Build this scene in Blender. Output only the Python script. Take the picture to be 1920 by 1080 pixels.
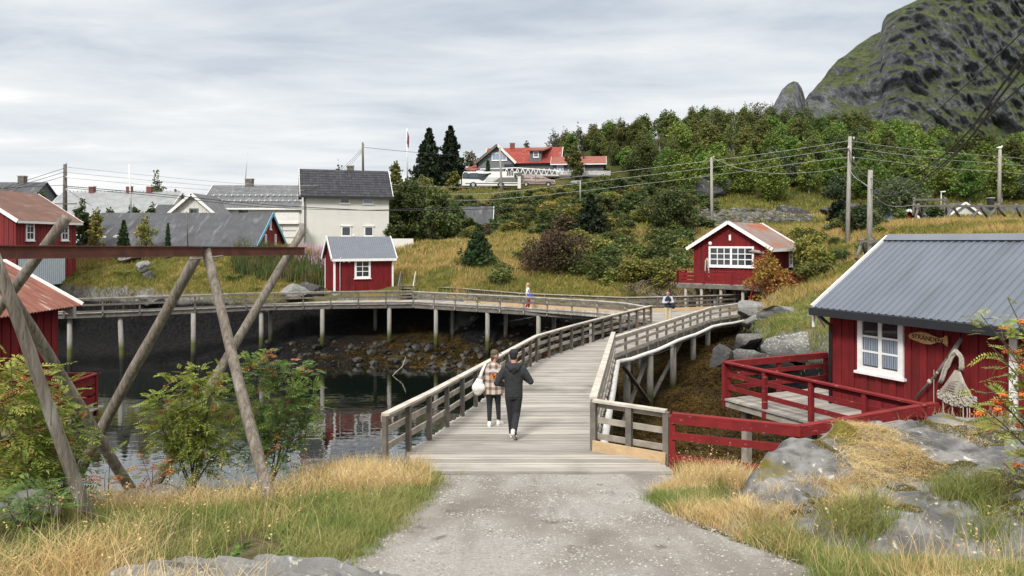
import bpy, math, random
import numpy as np
from mathutils import Vector, Matrix

for _o in list(bpy.data.objects):
    bpy.data.objects.remove(_o)
S = bpy.context.scene
COL = S.collection
R = math.radians
rng = np.random.default_rng(7)
random.seed(7)

# ------------------------------------------------------------------ camera
F, HY, CZ = 1400.0, 450.0, 8.1           # focal length (px), horizon row, eye height above the water
cam = bpy.data.cameras.new("camera"); camo = bpy.data.objects.new("camera", cam); COL.objects.link(camo)
camo.location = (0, 0, CZ); camo.rotation_euler = (R(90), 0, 0)
cam.sensor_width = 36.0; cam.lens = 36.0 * F / 1920.0
cam.shift_y = (HY - 540.0) / 1920.0
cam.clip_start = 0.05; cam.clip_end = 9000
S.camera = camo
S.render.resolution_x = 1024; S.render.resolution_y = 576

# ------------------------------------------------------------------ view
S.view_settings.view_transform = 'Standard'; S.view_settings.look = 'None'
S.view_settings.exposure = 0.72; S.view_settings.gamma = 1.0
S.cycles.max_bounces = 6; S.cycles.transparent_max_bounces = 12
S.cycles.use_adaptive_sampling = True
S.cycles.use_denoising = True
try: S.cycles.denoiser = 'OPENIMAGEDENOISE'
except Exception: pass
S.cycles.caustics_reflective = False; S.cycles.caustics_refractive = False

# ------------------------------------------------------------------ sun (veiled by the overcast) and sky
SUN_EL, SUN_AZ = 42.0, 205.0
sl = bpy.data.lights.new("sun", 'SUN'); so = bpy.data.objects.new("sun", sl); COL.objects.link(so)
sl.energy = 2.1; sl.angle = R(12); sl.color = (1.0, 0.955, 0.89)
_d = Vector((math.sin(R(SUN_AZ)) * math.cos(R(SUN_EL)), math.cos(R(SUN_AZ)) * math.cos(R(SUN_EL)), math.sin(R(SUN_EL))))
so.rotation_euler = (-_d).to_track_quat('-Z', 'Y').to_euler(); so.location = (0, -20, 60)

W = bpy.data.worlds.new("World"); S.world = W; W.use_nodes = True
nt = W.node_tree; N = nt.nodes; Lk = nt.links; N.clear()
def wn(t, **k):
    n = N.new(t)
    for a, b in k.items(): setattr(n, a, b)
    return n
def wmath(op, a, b=None):
    n = wn('ShaderNodeMath', operation=op)
    for i, v in enumerate((a, b)):
        if v is None: continue
        if isinstance(v, (int, float)): n.inputs[i].default_value = v
        else: Lk.new(v, n.inputs[i])
    return n.outputs[0]
tc = wn('ShaderNodeTexCoord'); sx = wn('ShaderNodeSeparateXYZ'); Lk.new(tc.outputs['Generated'], sx.inputs[0])
zz = wmath('ADD', wmath('MAXIMUM', sx.outputs[2], 0.0), 0.07)
cx = wn('ShaderNodeCombineXYZ')
Lk.new(wmath('DIVIDE', sx.outputs[0], zz), cx.inputs[0]); Lk.new(wmath('DIVIDE', sx.outputs[1], zz), cx.inputs[1])
def wnoise(scale, det, rough, dist, sc=(1, 1, 1), loc=(0, 0, 0)):
    m = wn('ShaderNodeMapping'); m.inputs['Scale'].default_value = sc; m.inputs['Location'].default_value = loc
    m.inputs['Rotation'].default_value = (0, 0, R(14))
    Lk.new(cx.outputs[0], m.inputs[0])
    n = wn('ShaderNodeTexNoise'); n.inputs['Scale'].default_value = scale; n.inputs['Detail'].default_value = det
    n.inputs['Roughness'].default_value = rough; n.inputs['Distortion'].default_value = dist
    Lk.new(m.outputs[0], n.inputs['Vector']); return n.outputs[0]
n1 = wnoise(0.42, 4, 0.5, 0.3, (0.7, 1.05, 1), (0.4, 2.6, 0))
n2 = wnoise(1.25, 7, 0.6, 0.4, (0.75, 1.25, 1), (3.1, 0, 0))
f = wmath('ADD', wmath('MULTIPLY', n1, 0.66), wmath('MULTIPLY', n2, 0.34))
cr = wn('ShaderNodeValToRGB'); Lk.new(f, cr.inputs[0])
e = cr.color_ramp.elements
e[0].position = 0.39; e[0].color = (0.42, 0.49, 0.58, 1)
e[1].position = 0.61; e[1].color = (1.02, 1.01, 0.98, 1)
m_ = cr.color_ramp.elements.new(0.46); m_.color = (0.59, 0.645, 0.71, 1)
m_ = cr.color_ramp.elements.new(0.56); m_.color = (0.81, 0.835, 0.85, 1)
# overcast dome: the zenith of an overcast sky is up to three times the horizon; gain raised to light the ground
zr = wn('ShaderNodeMapRange'); zr.interpolation_type = 'SMOOTHSTEP'
Lk.new(sx.outputs[2], zr.inputs[0]); zr.inputs[1].default_value = 0.30; zr.inputs[2].default_value = 0.80
zr.inputs[3].default_value = 1.0; zr.inputs[4].default_value = 2.3
hz = wn('ShaderNodeMapRange'); Lk.new(sx.outputs[2], hz.inputs[0]); hz.interpolation_type = 'SMOOTHSTEP'
hz.inputs[1].default_value = 0.0; hz.inputs[2].default_value = 0.30; hz.inputs[3].default_value = 1.0; hz.inputs[4].default_value = 0.0
hm = wn('ShaderNodeMix', data_type='RGBA'); Lk.new(wmath('MULTIPLY', hz.outputs[0], 0.5), hm.inputs[0])
Lk.new(cr.outputs[0], hm.inputs[6]); hm.inputs[7].default_value = (0.93, 0.94, 0.94, 1)
sky = wn('ShaderNodeTexSky', sky_type='NISHITA'); sky.sun_disc = False
sky.sun_elevation = R(SUN_EL); sky.sun_rotation = R(SUN_AZ)
zt = wn('ShaderNodeMapRange'); zt.interpolation_type = 'SMOOTHSTEP'; Lk.new(sx.outputs[2], zt.inputs[0]); zt.inputs[1].default_value = 0.32; zt.inputs[2].default_value = 0.75
zm = wn('ShaderNodeMix', data_type='RGBA'); Lk.new(zt.outputs[0], zm.inputs[0]); Lk.new(hm.outputs[2], zm.inputs[6]); zm.inputs[7].default_value = (0.86, 0.82, 0.765, 1)   # unseen sky overhead tinted warm to warm the light below
sk = wn('ShaderNodeVectorMath', operation='SCALE'); Lk.new(sky.outputs[0], sk.inputs[0]); sk.inputs[3].default_value = 1.0
bg1 = wn('ShaderNodeBackground'); Lk.new(sk.outputs[0], bg1.inputs[0]); bg1.inputs[1].default_value = 0.06
bg2 = wn('ShaderNodeBackground'); Lk.new(zm.outputs[2], bg2.inputs[0]); Lk.new(wmath('MULTIPLY', zr.outputs[0], 0.66), bg2.inputs[1])
mx = wn('ShaderNodeMixShader'); mx.inputs[0].default_value = 0.95
Lk.new(bg1.outputs[0], mx.inputs[1]); Lk.new(bg2.outputs[0], mx.inputs[2])
wo = wn('ShaderNodeOutputWorld'); Lk.new(mx.outputs[0], wo.inputs[0])

# ------------------------------------------------------------------ helpers
def P(px, py, d):
    return np.array(((px - 960) / F * d, d, CZ - (py - HY) / F * d))
def G(px, py, z):
    d = (CZ - z) * F / (py - HY)
    return np.array(((px - 960) / F * d, d, z))

def hash3(ix, iy, iz, seed=0):
    h = (ix.astype(np.int64) * 374761393 + iy.astype(np.int64) * 668265263 + iz.astype(np.int64) * 2147483647 + seed * 974711) & 0x7fffffff
    h = ((h ^ (h >> 13)) * 1274126177) & 0x7fffffff
    h = ((h ^ (h >> 15)) * 461845907) & 0x7fffffff
    return ((h ^ (h >> 12)) & 0xffffff) / float(0xffffff)
def vnoise(p, seed=0):
    p = np.asarray(p, float); i = np.floor(p).astype(np.int64); f = p - i; f = f * f * (3 - 2 * f)
    r = 0
    for dx in (0, 1):
        for dy in (0, 1):
            for dz in (0, 1):
                w = (f[:, 0] if dx else 1 - f[:, 0]) * (f[:, 1] if dy else 1 - f[:, 1]) * (f[:, 2] if dz else 1 - f[:, 2])
                r = r + w * hash3(i[:, 0] + dx, i[:, 1] + dy, i[:, 2] + dz, seed)
    return r * 2 - 1
def fbm(p, octv=4, seed=0, gain=0.5):
    p = np.asarray(p, float); a = 1.0; r = 0; t = 0
    for k in range(octv):
        r = r + a * vnoise(p * (2.03 ** k) + 17.3 * k, seed + k); t += a; a *= gain
    return r / t
def ridged(p, octv=4, seed=0):
    p = np.asarray(p, float); a = 1.0; r = 0; t = 0
    for k in range(octv):
        r = r + a * (1 - np.abs(vnoise(p * (2.07 ** k) + 9.1 * k, seed + k))); t += a; a *= 0.5
    return r / t
def xyz(x, y, z=0): return np.stack([np.asarray(x, float), np.asarray(y, float), np.zeros_like(np.asarray(x, float)) + z], 1)
def smooth(a, b, x):
    t = np.clip((x - a) / (b - a), 0, 1); return t * t * (3 - 2 * t)

ORG = {}
def npmesh(name, verts, faces, mats, smoothf=False, midx=None):
    verts = np.asarray(verts, np.float32); me = bpy.data.meshes.new(name)
    me.vertices.add(len(verts)); me.vertices.foreach_set('co', verts.ravel())
    if isinstance(faces, np.ndarray):
        k = faces.shape[1]; nf = len(faces); flat = faces.ravel().astype(np.int32)
        st = np.arange(nf, dtype=np.int32) * k
    else:
        nf = len(faces); ln = np.array([len(q) for q in faces], np.int32)
        flat = np.array([i for q in faces for i in q], np.int32)
        st = np.concatenate([[0], np.cumsum(ln)[:-1]]).astype(np.int32)
    me.loops.add(len(flat)); me.loops.foreach_set('vertex_index', flat)
    me.polygons.add(nf); me.polygons.foreach_set('loop_start', st)
    me.polygons.foreach_set('use_smooth', np.full(nf, bool(smoothf)))
    for m in (mats if isinstance(mats, (list, tuple)) else [mats]): me.materials.append(m)
    if midx is not None: me.polygons.foreach_set('material_index', np.asarray(midx, np.int32))
    me.update(calc_edges=True); me.validate()
    return me
def link(name, me, parent=None, origin=None):
    o = bpy.data.objects.new(name, me); COL.objects.link(o)
    if parent is not None: o.parent = parent; ORG[o.name] = ORG.get(parent.name)
    elif origin is not None: o.location = origin
    return o
def tag(o, label=None, cat=None, group=None, kind=None):
    if label: o['label'] = label
    if cat: o['category'] = cat
    if group: o['group'] = group
    if kind: o['kind'] = kind
    return o
def thing(name, label, cat, loc=(0, 0, 0), rz=0.0, group=None):
    o = bpy.data.objects.new(name, None); COL.objects.link(o); o.empty_display_size = 0.3
    o.location = tuple(float(c) for c in loc); o.rotation_euler = (0, 0, rz)
    ORG[o.name] = (np.array([float(c) for c in loc]), rz)
    return tag(o, label, cat, group)
def copy_tree(o, parent=None, **k):
    c = o.copy(); COL.objects.link(c)
    if parent is not None: c.parent = parent
    for ch in list(o.children): copy_tree(ch, c)
    return c
def place(proto, used, loc, rz=0, sc=1.0, label=None, group=None):
    """first call moves the prototype itself, later calls copy it with its parts"""
    o = proto if not used else copy_tree(proto)
    used.append(1)
    o.location = tuple(float(c) for c in loc); o.rotation_euler = (0, 0, rz)
    o.scale = (sc, sc, sc) if not isinstance(sc, tuple) else sc
    if label: o['label'] = label
    if group: o['group'] = group
    return o

class MB:
    def __init__(s): s.v = []; s.f = []; s.m = []; s.cur = 0; s.T = None
    def add(s, vs, fs):
        b = len(s.v)
        for p in vs:
            p = tuple(float(c) for c in p)
            if s.T: p = s.T(p)
            s.v.append(p)
        for q in fs: s.f.append(tuple(b + i for i in q)); s.m.append(s.cur)
        return s
    def hexa(s, a, b):
        """two quads (lists of 4 pts) joined"""
        return s.add(list(a) + list(b), [(3, 2, 1, 0), (4, 5, 6, 7), (0, 1, 5, 4), (1, 2, 6, 5), (2, 3, 7, 6), (3, 0, 4, 7)])
    def box(s, x0, x1, y0, y1, z0, z1):
        return s.hexa([(x0, y0, z0), (x1, y0, z0), (x1, y1, z0), (x0, y1, z0)], [(x0, y0, z1), (x1, y0, z1), (x1, y1, z1), (x0, y1, z1)])
    def bar(s, p, q, w, h=None, up=(0, 0, 1), off=0.0):
        """rectangular beam from p to q, w wide, h along up"""
        h = w if h is None else h
        p = Vector(p); q = Vector(q); d = (q - p).normalized(); u = Vector(up)
        if abs(d.dot(u)) > 0.98: u = Vector((0, 1, 0))
        r = d.cross(u).normalized(); u = r.cross(d).normalized()
        c = [(-1, -1), (1, -1), (1, 1), (-1, 1)]
        A = [p + r * (a * w / 2) + u * (b * h / 2) for a, b in c]; B = [q + r * (a * w / 2) + u * (b * h / 2) for a, b in c]
        return s.hexa([tuple(t) for t in A], [tuple(t) for t in B])
    def tube(s, pts, rad, n=8, cap=True, jitter=0.0):
        pts = [Vector(p) for p in pts]; k = len(pts)
        if not isinstance(rad, (list, tuple)): rad = [rad] * k
        vs = []; ref = None
        for i, p in enumerate(pts):
            d = (pts[min(i + 1, k - 1)] - pts[max(i - 1, 0)]).normalized()
            if ref is None: ref = Vector((0, 0, 1)) if abs(d.z) < 0.9 else Vector((1, 0, 0))
            r = d.cross(ref).normalized(); ref = r.cross(d).normalized()
            for j in range(n):
                a = 2 * math.pi * j / n; rr = rad[i] * (1 + (random.uniform(-jitter, jitter) if jitter else 0))
                vs.append(p + r * (math.cos(a) * rr) + ref * (math.sin(a) * rr))
        fs = [(i * n + j, i * n + (j + 1) % n, (i + 1) * n + (j + 1) % n, (i + 1) * n + j) for i in range(k - 1) for j in range(n)]
        if cap: fs += [tuple(range(n - 1, -1, -1)), tuple((k - 1) * n + j for j in range(n))]
        return s.add([tuple(v) for v in vs], fs)
    def prism(s, poly, z0, z1):
        n = len(poly)
        return s.add([(x, y, z0) for x, y in poly] + [(x, y, z1) for x, y in poly],
                     [tuple(range(n - 1, -1, -1)), tuple(range(n, 2 * n))] + [(i, (i + 1) % n, n + (i + 1) % n, n + i) for i in range(n)])
    def ball(s, c, r, nu=10, nv=7):
        rx, ry, rz = r if isinstance(r, (tuple, list)) else (r, r, r)
        vs = [(c[0], c[1], c[2] - rz)]
        for i in range(1, nv):
            t = -math.pi / 2 + math.pi * i / nv
            for j in range(nu):
                a = 2 * math.pi * j / nu
                vs.append((c[0] + rx * math.cos(t) * math.cos(a), c[1] + ry * math.cos(t) * math.sin(a), c[2] + rz * math.sin(t)))
        vs.append((c[0], c[1], c[2] + rz)); top = len(vs) - 1; fs = []
        for j in range(nu): fs.append((0, 1 + (j + 1) % nu, 1 + j))
        for i in range(nv - 2):
            for j in range(nu):
                a = 1 + i * nu + j; b = 1 + i * nu + (j + 1) % nu; fs.append((a, b, b + nu, a + nu))
        for j in range(nu): fs.append((1 + (nv - 2) * nu + j, 1 + (nv - 2) * nu + (j + 1) % nu, top))
        return s.add(vs, fs)
    def build(s, name, mat, parent=None, smoothf=False, world=False):
        v = np.array(s.v, float)
        if parent is not None and world:
            o, rz = ORG[parent.name]; v = v - o
            if rz:
                c, sn = math.cos(-rz), math.sin(-rz); x = v[:, 0] * c - v[:, 1] * sn; y = v[:, 0] * sn + v[:, 1] * c; v = np.stack([x, y, v[:, 2]], 1)
        org = None
        if parent is None:
            org = np.array([(v[:, 0].min() + v[:, 0].max()) / 2, (v[:, 1].min() + v[:, 1].max()) / 2, v[:, 2].min()]); v = v - org
        me = npmesh(name, v, s.f, mat, smoothf, s.m if isinstance(mat, (list, tuple)) else None)
        return link(name, me, parent, org)

# ------------------------------------------------------------------ materials
MC = {}
def mat(name, col, col2=None, rough=0.8, scale=4.0, stretch=(1, 1, 1), lo=0.35, hi=0.65, isl=0.0, hue=0.0, bump=0.0, bscale=None, metal=0.0,
        spec=0.5, detail=5, dirt=None, wave=None, trans=0.0, coord='Object', bdist=0.02, crack=None):
    """procedural Principled: noise mixes col/col2, each loose piece varies in brightness by isl and hue, optional bump"""
    if name in MC: return MC[name]
    m = bpy.data.materials.new(name); m.use_nodes = True; MC[name] = m
    t = m.node_tree; n = t.nodes; l = t.links; b = n['Principled BSDF']
    def nn(ty, **k):
        q = n.new(ty)
        for a, c in k.items(): setattr(q, a, c)
        return q
    col2 = col2 or tuple(c * 0.72 for c in col)
    tco = nn('ShaderNodeTexCoord'); mp = nn('ShaderNodeMapping'); mp.inputs['Scale'].default_value = stretch
    l.new(tco.outputs[coord], mp.inputs[0])
    no = nn('ShaderNodeTexNoise'); no.inputs['Scale'].default_value = scale; no.inputs['Detail'].default_value = detail; no.inputs['Roughness'].default_value = 0.6
    l.new(mp.outputs[0], no.inputs['Vector'])
    rp = nn('ShaderNodeMapRange'); rp.inputs[1].default_value = lo; rp.inputs[2].default_value = hi; l.new(no.outputs[0], rp.inputs[0])
    mx = nn('ShaderNodeMix', data_type='RGBA'); l.new(rp.outputs[0], mx.inputs[0])
    mx.inputs[6].default_value = (*col, 1); mx.inputs[7].default_value = (*col2, 1)
    out = mx.outputs[2]
    for (dcol, dsc, dlo, dhi, dst) in (dirt or []):
        mp2 = nn('ShaderNodeMapping'); mp2.inputs['Scale'].default_value = dst; l.new(tco.outputs[coord], mp2.inputs[0])
        n2 = nn('ShaderNodeTexNoise'); n2.inputs['Scale'].default_value = dsc; n2.inputs['Detail'].default_value = 6; l.new(mp2.outputs[0], n2.inputs['Vector'])
        r2 = nn('ShaderNodeMapRange'); r2.inputs[1].default_value = dlo; r2.inputs[2].default_value = dhi; l.new(n2.outputs[0], r2.inputs[0])
        m2 = nn('ShaderNodeMix', data_type='RGBA'); l.new(r2.outputs[0], m2.inputs[0]); l.new(out, m2.inputs[6]); m2.inputs[7].default_value = (*dcol, 1)
        out = m2.outputs[2]
    if crack:
        csc, cw_, ccol = crack
        na = nn('ShaderNodeTexNoise'); na.inputs['Scale'].default_value = csc * 1.3; na.inputs['Detail'].default_value = 4; l.new(tco.outputs[coord], na.inputs['Vector'])
        ad = nn('ShaderNodeVectorMath', operation='MULTIPLY_ADD'); l.new(na.outputs['Color'], ad.inputs[0]); ad.inputs[1].default_value = (.9 / csc, .9 / csc, .9 / csc); l.new(tco.outputs[coord], ad.inputs[2])
        vo = nn('ShaderNodeTexVoronoi', feature='DISTANCE_TO_EDGE'); vo.inputs['Scale'].default_value = csc; l.new(ad.outputs[0], vo.inputs['Vector'])
        rc = nn('ShaderNodeMapRange'); l.new(vo.outputs['Distance'], rc.inputs[0]); rc.inputs[1].default_value = cw_; rc.inputs[2].default_value = cw_ * .25
        mc = nn('ShaderNodeMix', data_type='RGBA'); l.new(rc.outputs[0], mc.inputs[0]); l.new(out, mc.inputs[6]); mc.inputs[7].default_value = (*ccol, 1); out = mc.outputs[2]
    if isl or hue:
        ge = nn('ShaderNodeNewGeometry'); hs = nn('ShaderNodeHueSaturation')
        r3 = nn('ShaderNodeMapRange'); l.new(ge.outputs['Random Per Island'], r3.inputs[0]); r3.inputs[3].default_value = 1 - isl; r3.inputs[4].default_value = 1 + isl
        l.new(r3.outputs[0], hs.inputs['Value'])
        if hue:
            fr = nn('ShaderNodeMath', operation='MULTIPLY'); l.new(ge.outputs['Random Per Island'], fr.inputs[0]); fr.inputs[1].default_value = 13.37
            f2 = nn('ShaderNodeMath', operation='FRACT'); l.new(fr.outputs[0], f2.inputs[0])
            r4 = nn('ShaderNodeMapRange'); l.new(f2.outputs[0], r4.inputs[0]); r4.inputs[3].default_value = 0.5 - hue; r4.inputs[4].default_value = 0.5 + hue
            l.new(r4.outputs[0], hs.inputs['Hue'])
        l.new(out, hs.inputs['Color']); out = hs.outputs[0]
    l.new(out, b.inputs['Base Color'])
    b.inputs['Roughness'].default_value = rough; b.inputs['Metallic'].default_value = metal
    b.inputs['Specular IOR Level'].default_value = spec
    if trans: b.inputs['Transmission Weight'].default_value = trans
    if bump:
        bn = nn('ShaderNodeTexNoise'); bn.inputs['Scale'].default_value = bscale or scale * 3; bn.inputs['Detail'].default_value = 6
        l.new(mp.outputs[0], bn.inputs['Vector'])
        bp = nn('ShaderNodeBump'); bp.inputs['Strength'].default_value = bump; bp.inputs['Distance'].default_value = bdist
        l.new(bn.outputs[0], bp.inputs['Height']); l.new(bp.outputs[0], b.inputs['Normal'])
    return m
def leafmat(name, col, col2, isl=0.45, hue=0.03, scale=0.5, rough=0.65):
    """foliage: diffuse leaf with a share of light passing through"""
    m = mat(name, col, col2, rough=rough, scale=scale, isl=isl, hue=hue, spec=0.25, detail=3, lo=0.4, hi=0.6)
    t = m.node_tree; b = t.nodes['Principled BSDF']; o = [q for q in t.nodes if q.type == 'OUTPUT_MATERIAL'][0]
    tr = t.nodes.new('ShaderNodeBsdfTranslucent'); src = b.inputs['Base Color'].links[0].from_socket; t.links.new(src, tr.inputs[0])
    mxs = t.nodes.new('ShaderNodeMixShader'); mxs.inputs[0].default_value = 0.3
    t.links.new(b.outputs[0], mxs.inputs[1]); t.links.new(tr.outputs[0], mxs.inputs[2]); t.links.new(mxs.outputs[0], o.inputs[0])
    return m
M_DECK = mat("deck_planks", (0.355, 0.335, 0.305), (0.22, 0.205, 0.185), scale=2.2, stretch=(0.5, 9, 9), isl=0.28, bump=0.25, bscale=9, rough=0.85, dirt=[((0.12, 0.12, 0.10), 0.55, 0.56, 0.75, (1, 1, 1))])
M_GREY = mat("weathered_timber", (0.36, 0.325, 0.275), (0.20, 0.175, 0.145), scale=3, isl=0.2, bump=0.2, bscale=20, rough=0.85)
M_GREYD = mat("dark_timber", (0.16, 0.145, 0.125), (0.09, 0.08, 0.068), scale=3, isl=0.25, bump=0.2, bscale=20, rough=0.85)
M_CAP = mat("bleached_handrail", (0.50, 0.465, 0.41), (0.33, 0.30, 0.26), scale=3, isl=0.12, bump=0.15, bscale=20, rough=0.8)
M_NEWWOOD = mat("fresh_timber", (0.50, 0.37, 0.22), (0.42, 0.29, 0.16), scale=2, stretch=(1, 6, 6), isl=0.12, rough=0.7)
M_POLE = mat("driftwood_pole", (0.225, 0.195, 0.16), (0.10, 0.085, 0.068), scale=2.5, stretch=(9, 9, 1.0), isl=0.12, bump=0.7, bscale=9, rough=0.9, dirt=[((0.34, 0.32, 0.285), 1.3, 0.55, 0.72, (3, 3, 1)), ((0.03, 0.025, 0.02), 3, 0.62, 0.70, (16, 16, .5))])
M_RED = mat("falu_red_boards", (0.182, 0.0145, 0.0172), (0.125, 0.0105, 0.0125), scale=2.5, stretch=(3, 3, 0.7), isl=0.16, bump=0.15, bscale=14, rough=0.85, spec=0.25, dirt=[((0.10, 0.012, 0.012), 1.4, .55, .75, (1, 1, .3)), ((0.25, 0.055, 0.05), 6, .66, .74, (1, 1, .25))])
M_REDP = mat("red_painted_rail", (0.195, 0.017, 0.0195), (0.145, 0.0125, 0.0145), scale=3, isl=0.15, bump=0.1, bscale=14, rough=0.85, spec=0.25, dirt=[((0.12, 0.012, 0.012), 2.5, .52, .7, (1, 1, 1)), ((0.36, 0.20, 0.18), 5, 0.66, 0.72, (1, 1, 4))])
M_REDD = mat("dull_red_boards", (0.20, 0.018, 0.018), (0.14, 0.013, 0.013), scale=2.5, stretch=(3, 3, 0.7), isl=0.18, rough=0.8)
M_WHITE = mat("white_paint", (0.80, 0.80, 0.79), (0.70, 0.70, 0.69), scale=6, isl=0.04, rough=0.55)
M_CREAM = mat("cream_render", (0.62, 0.615, 0.575), (0.57, 0.565, 0.53), scale=1.2, isl=0.03, rough=0.85)
M_OFFW = mat("off_white_boards", (0.66, 0.65, 0.62), (0.58, 0.57, 0.54), scale=2, isl=0.05, rough=0.8)
M_ROOFG = mat("grey_metal_roof", (0.135, 0.152, 0.185), (0.115, 0.13, 0.16), scale=1.5, isl=0.03, rough=0.5, spec=0.4)
M_ROOFN = mat("anthracite_steel_roof", (0.115, 0.135, 0.172), (0.10, 0.118, 0.15), scale=.8, rough=0.5, spec=0.4, dirt=[((0.06, 0.06, 0.06), 26, .70, .73, (1, 1, 1)), ((0.085, 0.10, 0.125), 1.1, .5, .7, (3, .5, .5))])
M_ANTH = mat("anthracite_trim", (0.018, 0.02, 0.025), (0.014, 0.016, 0.02), scale=2, rough=0.45)
M_TILE = mat("dark_roof_tiles", (0.034, 0.037, 0.046), (0.022, 0.024, 0.031), scale=3, isl=0.35, rough=0.6, spec=.3)
M_SLATE = mat("slate_roof", (0.115, 0.12, 0.13), (0.075, 0.08, 0.088), scale=1.6, stretch=(1, 1, 1), isl=0.2, rough=0.75, dirt=[((0.20, 0.205, 0.21), 3.5, 0.56, 0.75, (1, 0.25, 0.25))])
M_LSLATE = mat("pale_slate_roof", (0.25, 0.265, 0.275), (0.18, 0.19, 0.20), scale=1.2, isl=0.2, rough=0.75)
M_DROOF = mat("dark_felt_roof", (0.068, 0.072, 0.082), (0.046, 0.05, 0.058), scale=1.2, rough=0.8, dirt=[((0.15, 0.155, 0.16), 2.2, 0.55, 0.75, (1.0, 0.25, 0.25)), ((0.03, 0.03, 0.034), 1.0, .55, .75, (1, .3, .3))])
M_RTILE = mat("red_roof_tiles", (0.29, 0.04, 0.027), (0.21, 0.03, 0.021), scale=1.5, isl=0.2, rough=0.7)
M_RTILE2 = mat("faded_red_roof_tiles", (0.24, 0.075, 0.05), (0.17, 0.05, 0.036), scale=1.5, isl=0.2, rough=0.8)
M_RUSTROOF = mat("rusted_corrugated_iron", (0.235, 0.092, 0.065), (0.135, 0.045, 0.03), scale=1.3, stretch=(5, .7, .7), rough=0.8, dirt=[((0.33, 0.27, 0.25), 1.6, 0.60, 0.74, (4, .7, .7)), ((0.10, 0.035, 0.025), 3, 0.55, 0.72, (5, .5, .5))])
M_RUSTROOF2 = mat("patchy_rusted_iron", (0.21, 0.165, 0.155), (0.175, 0.12, 0.10), scale=1.1, rough=0.7, dirt=[((0.25, 0.075, 0.035), 0.9, 0.50, 0.62, (0.35, 1.4, 1))])
M_BROWNROOF = mat("brown_rust_roof", (0.17, 0.08, 0.057), (0.11, 0.055, 0.042), scale=1.0, rough=0.8, dirt=[((0.22, 0.15, 0.12), 1.5, 0.57, 0.74, (0.5, 2, 1))])
M_IBEAM = mat("rusty_steel_beam", (0.165, 0.058, 0.036), (0.095, 0.036, 0.026), scale=5, bump=0.3, bscale=40, rough=0.8, dirt=[((0.21, 0.10, 0.062), 1.5, 0.55, 0.72, (1, 1, 1))])
M_CONC = mat("concrete", (0.40, 0.39, 0.37), (0.30, 0.295, 0.28), scale=3, bump=0.2, rough=0.9)
M_STEEL = mat("galvanised_steel", (0.45, 0.47, 0.48), (0.36, 0.38, 0.39), scale=8, rough=0.5, metal=0.4)
M_BLACK = mat("black_rubber", (0.012, 0.012, 0.013), (0.02, 0.02, 0.022), rough=0.6)
M_GLASS = mat("window_glass", (0.022, 0.028, 0.034), (0.035, 0.042, 0.05), scale=2, rough=0.04, spec=0.9)
M_GLASSB = mat("sky_lit_window_glass", (0.25, 0.33, 0.46), (0.20, 0.27, 0.38), scale=2, rough=0.05, spec=0.9)  # sky reflection painted into the pane as a pale blue colour
M_GREYWALL = mat("grey_painted_boards", (0.115, 0.125, 0.135), (0.095, 0.10, 0.11), scale=2, isl=0.08, rough=0.8)
M_OCHRE = mat("ochre_boards", (0.42, 0.19, 0.045), (0.32, 0.13, 0.03), scale=2, isl=0.15, rough=0.8)
M_BLUE = mat("pale_blue_trim", (0.16, 0.42, 0.60), (0.13, 0.36, 0.52), rough=0.6)
M_BRICK = mat("chimney_brick", (0.20, 0.075, 0.06), (0.14, 0.05, 0.04), scale=8, rough=0.9)
M_BWHITE = mat("blue_white_sheet", (0.55, 0.62, 0.68), (0.48, 0.55, 0.61), scale=3, rough=0.5)
M_PIPE = mat("white_pipe_wrap", (0.74, 0.74, 0.72), (0.58, 0.58, 0.55), scale=9, rough=0.6, bump=0.3)
M_CABLEW = mat("aluminium_cable", (0.40, 0.42, 0.41), (0.33, 0.35, 0.34), rough=0.5)
M_CABLEB = mat("black_cable", (0.02, 0.02, 0.022), (0.03, 0.03, 0.03), rough=0.6)
M_UPOLE = mat("utility_pole_wood", (0.36, 0.34, 0.31), (0.22, 0.205, 0.185), scale=3, stretch=(6, 6, 0.6), isl=0.1, bump=0.3, rough=0.85)
M_TRUNK = mat("bark", (0.11, 0.09, 0.07), (0.06, 0.048, 0.038), scale=6, stretch=(2, 2, 0.6), bump=0.4, rough=0.9)
M_BIRCH = mat("pale_birch_bark", (0.34, 0.32, 0.29), (0.16, 0.145, 0.13), scale=5, rough=0.85)
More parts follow.
